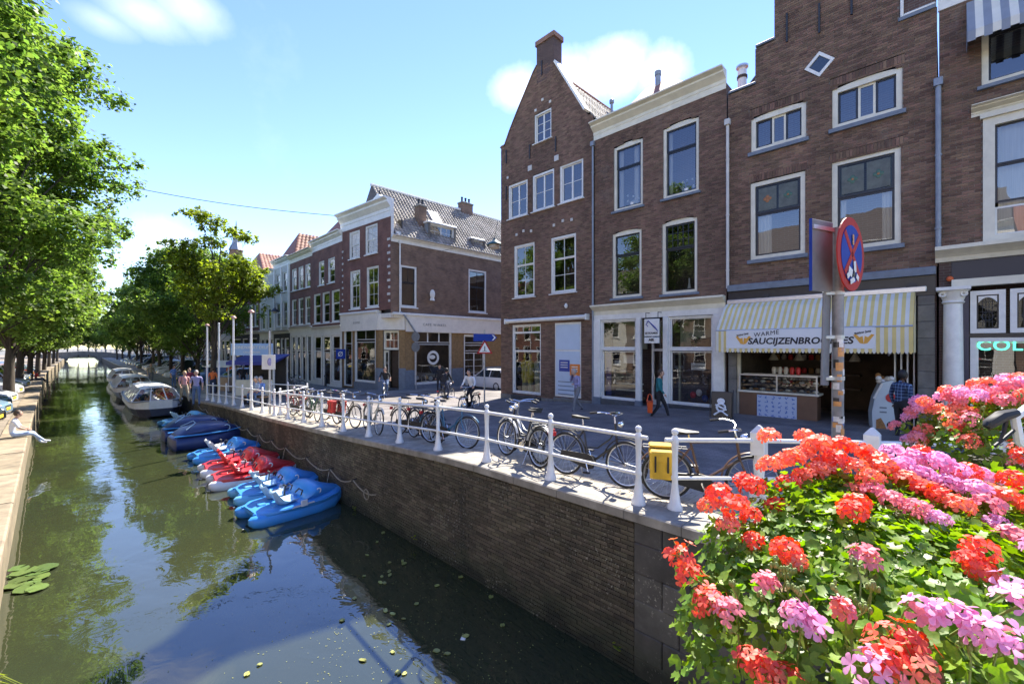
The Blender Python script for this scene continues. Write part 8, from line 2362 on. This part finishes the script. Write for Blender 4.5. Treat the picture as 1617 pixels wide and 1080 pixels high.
def planter(name, label, o, rz, ax, heads, nleaf, nsub, box, seed, floret=.031, lsize=(.023,.042), thick=.24, grow=1.05):
    """o: box centre; ax: half sizes of the foliage mound; heads: list of (x, y, z, radius, colour) in the mound's frame"""
    rg = random.Random(seed); ng = np.random.default_rng(seed)
    t = thing(name, label, 'flower box', o, rz)
    bx, by, bz0, bz1 = box
    tr = MB()
    tr.add([(-bx,-by*.8,bz0),(bx,-by*.8,bz0),(bx,by*.8,bz0),(-bx,by*.8,bz0),(-bx-.02,-by,bz1),(bx+.02,-by,bz1),(bx+.02,by,bz1),(-bx-.02,by,bz1)], [(0,3,2,1),(4,5,6,7),(0,1,5,4),(1,2,6,5),(2,3,7,6),(3,0,4,7)])
    tr.build('trough', M['planter'], t, loc=(.16 if bx < .5 else 0, 0, 0))
    # leaves fill a layer under the surface the flower heads sit on; it droops at the rim
    hx = np.array([h[:3] for h in heads]); hull = hull2([(h[0], h[1]) for h in heads])
    cx0, cy0 = sum(p[0] for p in hull)/len(hull), sum(p[1] for p in hull)/len(hull)
    hull = [(cx0+(x-cx0)*grow, cy0+(y-cy0)*grow) for x, y in hull]
    xs_ = [p[0] for p in hull]; ys_ = [p[1] for p in hull]
    L = []
    while len(L) < nleaf:
        x, y = rg.uniform(min(xs_), max(xs_)), rg.uniform(min(ys_), max(ys_))
        e = edge_dist(hull, x, y)
        if e < 0: continue
        w_ = 1/(((hx[:,0]-x)**2+(hx[:,1]-y)**2)+.004)**1.5
        zsf = float((w_*hx[:,2]).sum()/w_.sum())-.025
        k = max(0, 1-e/.16)
        z = zsf-.10*k*k*rg.random()*2-(rg.random()**1.7)*(thick*(.55+.9*k))
        px_, py_ = x+rg.uniform(-.02,.02), y+rg.uniform(-.02,.02)
        d = Vector((px_-cx0, py_-cy0, 0)); d = d.normalized() if d.length > 1e-4 else d
        n = Vector((0,0,.8))+d*(.25+.6*k)+Vector(ng.normal(size=3))*.42
        L.append((Vector((px_, py_, z)), n, rg.uniform(*lsize), 1-(zsf-z)))
    camw = cam.location; Mw = Matrix.Translation(Vector(o)) @ Matrix.Rotation(rz, 4, 'Z')
    L.sort(key=lambda q: ((Mw @ q[0])-camw).length - q[3]*.25)
    for p, n, sz, _ in L[:300]:
        o_ = link('leaf', LEAF[rg.randint(0,3)], t); o_.matrix_local = Matrix.Translation(p) @ basis(n, rg).to_4x4() @ Matrix.Diagonal((sz, sz, sz, 1))
    mb = MB()
    for p, n, sz, _ in L[300:]:
        lm = LEAF[rg.randint(0,3)]; Mx = Matrix.Translation(p) @ basis(n, rg).to_4x4() @ Matrix.Diagonal((sz, sz, sz, 1))
        mb.add([v.co for v in lm.vertices], [tuple(q.vertices) for q in lm.polygons], 0, Mx)
    if mb.v: q = mb.build('foliage', M['ger_leaf'], t, True); q['kind'] = 'stuff'
    # buds on bare stalks and a few browned leaves between the flowers
    for k in range(26):
        q = L[rg.randint(0, 400)][0]; tip = q+Vector((rg.uniform(-.05,.05), rg.uniform(-.05,.05), rg.uniform(.05,.10)))
        bs = MB().tube([tuple(q-Vector((0,0,.06))), tuple(q.lerp(tip,.6)+Vector((.01,0,.01))), tuple(tip)], [.0022,.002,.0016], 5, False)
        for _ in range(5): bs.ball(tuple(tip+Vector((rg.uniform(-.012,.012), rg.uniform(-.012,.012), rg.uniform(-.006,.01)))), .0055, 6, 4, (.8,.8,1.5))
        o_ = bs.build('bud_stalk', M['ger_stem'], t, True); o_['kind'] = 'stuff'
    for k in range(14):
        q = L[rg.randint(0, 500)]; o_ = link('withered_leaf', recol(LEAF[k % 4], {M['ger_leaf'].name: M['pad_brown']}), t)
        o_.matrix_local = Matrix.Translation(q[0]+Vector((0,0,.004))) @ basis(q[1], rg).to_4x4() @ Matrix.Diagonal((.03,.03,.05,1))
    heads = sorted(heads, key=lambda h: ((Mw @ Vector(h[:3]))-camw).length)
    for i, (x, y, z, r, col) in enumerate(heads):
        c = Vector((x, y, z)); up = Vector((x/ax[0]*.5, y/ax[1]*.5, .9)).normalized()
        if i < nsub:
            nfl = rg.randint(10,15) if col != 'ger_pink' else rg.randint(8,12)
            h = bpy.data.objects.new('flower_head', None); COL.objects.link(h); h.parent = t; h.location = c
            Bm = basis(up, rg)
            st = MB()
            for d in head_florets(rg, r, nfl):
                d2 = Bm @ d; rr = r*rg.uniform(.55,1.35); fs_ = floret*rg.uniform(.95,1.3)*(1.15 if col == 'ger_pink' else 1)
                col2 = col if rg.random() < .85 else {'ger_red':'ger_coral','ger_coral':'ger_red','ger_pink':'ger_rose','ger_rose':'ger_coral'}[col]
                f = link('floret', FLOR[col2][rg.randint(0,2)], h); f.matrix_local = Matrix.Translation(d2*rr) @ basis(d2*.8+Vector((0,0,.35)), rg).to_4x4() @ Matrix.Diagonal((fs_,fs_,fs_,1))
                st.tube([(0,0,0) if True else 0, tuple(d2*rr*.97)], .0014, 3, False)
            ro = Vector((x*.55, y*.55, z-.16-r)) - c
            st.tube([tuple(ro), tuple(ro*.45+Vector((0,0,.01))), (0,0,0)], .003, 5, False)
            q = st.build('flower_stalk', M['ger_stem'], h); q['kind'] = 'stuff'
        else:
            h = link('flower_head', head_mesh(col, rg.randint(0,4)), t); s = r/.95
            h.matrix_local = Matrix.Translation(c) @ basis(up, rg).to_4x4() @ Matrix.Diagonal((s,s,s*.85,1))
    return t
def loc_of(px, py, d, o, rz):
    p = at_d(px, py, d)-Vector(o); return Matrix.Rotation(-rz, 4, 'Z') @ p
# near box: long axis to the right in view
oz = at_d(1405, 905, 1.22); O1 = (oz.x, oz.y, CZ-.80); RZ1 = R(-40)
rg = random.Random(77); H1 = []
def spot(px, py, d, r, col): v = loc_of(px, py, d, O1, RZ1); H1.append((v.x, v.y, v.z, r, col))
for (px, py, d, r, c) in ((1075,880,1.25,.050,'red'),(1115,945,1.18,.05,'red'),(1085,905,1.25,.04,'red'),(1160,800,1.38,.055,'red'),(1135,780,1.45,.05,'red'),(1120,800,1.45,.045,'coral'),(1190,770,1.5,.055,'red'),(1150,830,1.36,.045,'coral'),(1215,690,1.5,.045,'coral'),(1215,735,1.55,.05,'coral'),
    (1250,725,1.6,.055,'coral'),(1290,705,1.65,.06,'coral'),(1330,705,1.68,.055,'red'),(1300,745,1.6,.05,'coral'),(1350,740,1.6,.055,'coral'),(1245,765,1.55,.05,'red'),(1225,800,1.45,.045,'red'),(1240,870,1.2,.05,'red'),(1255,885,1.18,.04,'coral'),(1190,855,1.3,.04,'red'),(1150,960,1.1,.04,'rose'),(1125,955,1.15,.04,'red'),
    (1345,808,1.3,.05,'red'),(1355,795,1.35,.045,'red'),(1395,740,1.6,.055,'coral'),(1430,760,1.55,.055,'coral'),(1460,775,1.5,.055,'red'),(1490,790,1.45,.055,'red'),(1425,735,1.62,.05,'pink'),(1450,725,1.66,.06,'pink'),(1480,730,1.62,.06,'pink'),(1510,745,1.58,.05,'pink'),(1410,790,1.4,.045,'rose'),(1445,805,1.36,.05,'rose'),(1480,820,1.32,.04,'pink'),
    (1540,775,1.5,.055,'pink'),(1560,800,1.42,.055,'rose'),(1590,790,1.5,.06,'coral'),(1600,760,1.55,.055,'red'),(1530,760,1.6,.05,'coral'),(1570,830,1.38,.05,'pink'),(1600,850,1.32,.055,'rose'),(1545,870,1.12,.05,'red'),(1530,885,1.1,.04,'red'),(1550,905,1.08,.045,'red'),(1600,930,.92,.05,'pink'),(1612,955,.88,.05,'pink'),
    (1258,968,.98,.032,'pink'),(1283,990,.96,.034,'pink'),(1275,975,.98,.025,'pink'),(1460,965,.88,.032,'pink'),(1500,975,.86,.045,'pink'),(1530,985,.84,.05,'pink'),(1565,1000,.82,.05,'pink'),(1600,1030,.80,.045,'pink'),(1410,1010,.90,.055,'red'),(1440,1020,.88,.05,'red'),(1385,1055,.85,.05,'pink'),(1400,1040,.86,.04,'red'),(1450,1060,.84,.055,'coral'),
    (1215,1060,.98,.045,'red'),(1245,1075,.96,.04,'red'),(1185,1045,1.02,.03,'red'),(1210,920,1.08,.025,'rose'),(1330,960,.95,.022,'rose'),(1365,880,1.1,.03,'rose'),(1370,720,1.7,.05,'red'),(1270,690,1.72,.045,'coral'),(1410,715,1.75,.05,'pink'),(1560,760,1.65,.05,'pink'),(1615,720,1.8,.05,'red'),(1500,760,1.6,.05,'rose'),(1380,775,1.48,.045,'rose'),
    (1640,800,1.4,.055,'red'),(1640,870,1.2,.05,'pink'),(1650,740,1.6,.055,'coral'),(1185,815,1.4,.04,'red'),(1175,760,1.55,.045,'red'),(1320,725,1.6,.05,'red'),(1375,755,1.52,.05,'coral'),(1515,800,1.4,.05,'coral')):
    spot(px, py, d, r*(.84 if d > 1.0 else .68), 'ger_'+c)
rg = random.Random(19)
for k in range(22):
    px = rg.uniform(1185, 1640); f = (px-1185)/455; py = 700+rg.uniform(-12,75)+f*30; d = 1.72-(py-690)*.0022
    spot(px, py, d, rg.uniform(.030,.045), rg.choice(('ger_coral','ger_coral','ger_red','ger_rose') if px < 1400 else ('ger_coral','ger_pink','ger_red','ger_pink','ger_rose')))
planter('geranium_box', 'lush near flower box of red, coral and pink geraniums spilling over the bridge railing', O1, RZ1, (.86,.56,.46,1.2), H1, 6200, 26, (.36,.14,-.42,-.20), 3)
# far box
oz = at_d(1622, 690, 2.75); O2 = (oz.x, oz.y, CZ-.62); RZ2 = R(-45); H2_ = []
rg = random.Random(31)
for k in range(150):
    a = rg.uniform(0, 6.28); zf_ = rg.uniform(-.15, 1.0); s = math.sqrt(max(0, 1-max(0,zf_)**2))*rg.uniform(.55,1)
    x, y, z = .84*s*math.cos(a), .44*s*math.sin(a), .42*zf_
    if y > .30: continue
    col = rg.choice(('ger_coral','ger_coral','ger_red','ger_pink','ger_coral','ger_rose','ger_red')) if z < .22 else rg.choice(('ger_pink','ger_pink','ger_coral','ger_rose'))
    H2_.append((x, y, z, rg.uniform(.036,.056), col))
planter('geranium_box', 'farther flower box of coral and pink geraniums before the column shop', O2, RZ2, (.84,.42,.40,.55), H2_, 2600, 6, (.62,.17,-.42,-.10), 8, lsize=(.03,.05), thick=.36, grow=1.0)
# ------------------------------------------------------------------ bridge the camera looks from: deck edge and railing under the boxes
M['bridge_deck'] = mat('bridge_deck_stone', (.30,.28,.24), .85, .25, 3)
t = thing('near_bridge', 'stone bridge deck at the lower right under the flower boxes', 'bridge', (0,0,0))
MB().box(-1.0, 8.0, -6.0, -.62, 1.9, 2.35).build('deck', M['bridge_deck'], t)
rl = thing('bridge_side_railing', 'dark bridge railing carrying the two geranium boxes', 'railing', (0,0,0))
for x in (.9, 2.6, 4.3): MB().tube([(x,-.66,2.35),(x,-.66,3.22)], .03, 8).build('post', M['iron'], rl)
MB().tube([(.6,-.66,3.22),(4.9,-.66,3.22)], .028, 8).build('top_rail', M['iron'], rl)
# racing bicycle bar poking in at the right edge
p = at_d(1592, 662, 1.95)
t = thing('racing_bicycle', 'white taped racing handlebar with black brake hood at the right picture edge', 'bicycle', p, R(-45))
M['bartape'] = mat('white_bar_tape', (.68,.74,.78), .6, .1, 30)
MB().tube([(.62,.1,.06),(.30,.02,.08),(.10,.0,.06),(.03,-.0,.01),(.05,.0,-.10),(.12,0,-.16)], .018, 8).build('handlebar', M['bartape'], t, 40)
MB().tube([(.035,0,.03),(-.03,0,.015),(-.085,0,-.02),(-.098,0,-.035)], [.020,.026,.024,.014], 8).build('brake_hood', M['black'], t, 40)
MB().tube([(-.01,0,-.005),(-.02,0,-.06),(-.055,0,-.125)], [.012,.010,.005], 6, flat=.6).tube([(.05,0,-.03),(-.01,0,-.08),(-.06,0,-.12)], .007, 6).build('brake_lever', M['black'], t, 40)
fr = MB().tube([(.62,.1,.06),(.62,.1,-.45)], .017, 8).tube([(.62,.1,-.40),(1.05,.1,-.85),(1.25,.1,-.95)], .018, 8).tube([(.62,.1,-.2),(1.2,.1,-.25)], .017, 8).tube([(1.25,.1,-.95),(1.18,.1,-.15)], .016, 8).build('frame', M['bike_cream'], t, 40)
for x in (.45, 1.62):
    wh = bpy.data.objects.new('wheel', None); COL.objects.link(wh); wh.parent = t; wh.location = (x,.1,-.98)
    link('tyre', WT, wh); link('rim', WR, wh)
MB().tube([(.62,.1,-.45),(.45,.1,-.98)], .015, 6).build('fork', M['bike_cream'], t)
MB().bevbox(1.05,1.32,.04,.16,-.14,-.09,.02).build('saddle', M['black'], t)

# ------------------------------------------------------------------ water plants and floating leaves
M['pad'] = mat('lily_pad', (.10,.155,.035), .4, .3, 5, rand=.3, spec=.5); M['pad_y'] = mat('yellowing_leaf', (.28,.29,.07), .5, .3, 9, rand=.3)
def disc(r, n=14, notch=True, wav=.0, seed=0):
    rg = random.Random(seed); vs = [(0,0,.012)]
    for k in range(n):
        a = R(12)+R(336)*k/(n-1); rr = r*(1+rg.uniform(-.08,.08)); vs.append((rr*math.cos(a), rr*math.sin(a), .010+rg.uniform(0,.01)*wav))
    m = len(vs); vs += [(x,y,z-.008) for x,y,z in vs]
    fs = [(0,1+k,2+k) for k in range(n-1)] + [(m,m+2+k,m+1+k) for k in range(n-1)] + [(1+k,m+1+k,m+2+k,2+k) for k in range(n-1)]
    return MB().add(vs, fs)
PADS = [disc(1.0, 14, True, 1, s).mesh('pad', M['pad'], 40) for s in range(3)]
rg = random.Random(12)
for k, (px, py) in enumerate(((28,918),(45,912),(60,905),(38,905),(20,926),(52,922),(66,913),(30,900),(14,912),(44,930),(58,931),(70,899))):
    p = at_z(px, py, .0)
    o = link('lily_pad', PADS[k % 3], None, (max(p.x, xl(p.y)+.12), p.y, .004+.006*(k%4)), (R(rg.uniform(-3,3)),R(rg.uniform(-3,3)),rg.uniform(0,6)), (rg.uniform(.10,.19),)*2+(1.6,))
    tag(o, 'green lily pad floating in the clump against the left quay', 'lily pad', 'lily pads at the left quay')
FL = [disc(1.0, 9, False, 1, 20+s).mesh('leaf', M['pad_y'], 40) for s in range(3)]
for k in range(36):
    px, py = rg.uniform(560,800), rg.uniform(880,1075)
    if k < 12: px, py = rg.choice(((410,1050),(470,930),(540,980),(560,945),(690,925),(735,1005),(620,1030),(575,910),(765,1012),(390,1065),(440,1000),(720,1075)))
    if k >= 12 and k < 22: px, py = rg.uniform(560,640), rg.uniform(840,930)
    p = at_z(px, py, 0)
    o = link('floating_leaf', FL[k % 3], None, (p.x, p.y, .003), (0,0,rg.uniform(0,6)), (rg.uniform(.025,.06), rg.uniform(.02,.045), 1))
    tag(o, 'yellow-green leaf floating on the open water by the right wall', 'leaf', 'leaves floating on the canal')
mb = MB()
for k in range(800):
    px, py = rg.gauss(620,130), rg.uniform(820,1079)
    p = at_z(px, py, 0)
    if not (xl(p.y)+.3 < p.x < 4.9): continue
    s = rg.uniform(.004,.014); a = rg.uniform(0,6.28); c, d = math.cos(a)*s, math.sin(a)*s
    mb.add([(p.x+c,p.y+d,.006),(p.x-d*.5,p.y+c*.5,.007),(p.x-c,p.y-d,.006),(p.x+d*.5,p.y-c*.5,.007)], [(0,1,2,3)])
o = mb.build('floating_specks', M['pad_y']); o['kind'] = 'stuff'; o['label'] = 'fine leaf litter drifting on the water'
p = at_z(724, 1007, 0); o = link('paper_scrap', MB().bevbox(-.05,.05,-.035,.035,0,.008,.004).mesh('paper_scrap', M['white']), None, (at_z(732,1007,0).x, at_z(732,1007,0).y, .003), (0,0,.6)); tag(o, 'white paper scrap floating near the right wall', 'paper')
# reeds hanging at the lower left
t = thing('wall_plant', 'spray of long green leaves growing from the left quay wall at the lower left', 'plant', (xl(7.3), 7.3, .35))
rg = random.Random(2)
for k in range(26):
    a = rg.uniform(-1.3,1.3); l = rg.uniform(.25,.5); w_ = .012
    dx, dy = math.cos(a)*l, math.sin(a)*l; h = rg.uniform(.0,.25)
    MB().add([(0,0,0),(dx*.5-dy*w_*2,dy*.5+dx*w_*2,h),(dx,dy,h*.5-.1),(dx*.5+dy*w_*2,dy*.5-dx*w_*2,h+.01)], [(0,1,2,3)]).build('leaf_blade', M['leaf_b'], t)
for k, (px, py, n) in enumerate(((975,1020,9),(560,862,7),(655,848,5))):
    p = at_x(px, py, 4.96); t = thing('wall_weed', ('small green weed at the waterline near the stone corner blocks','tuft of weed on the brick wall by the rope coil','small tuft of weed low on the middle of the brick wall')[k], 'plant', (4.97, p.y, max(.05, p.z)))
    for q in range(n):
        MB().ball((-rg.uniform(.0,.05), rg.uniform(-.06,.06), rg.uniform(-.03,.06)), rg.uniform(.012,.025), 6, 4, (1,1.4,.4)).build('leaf', M['leaf_b'], t)
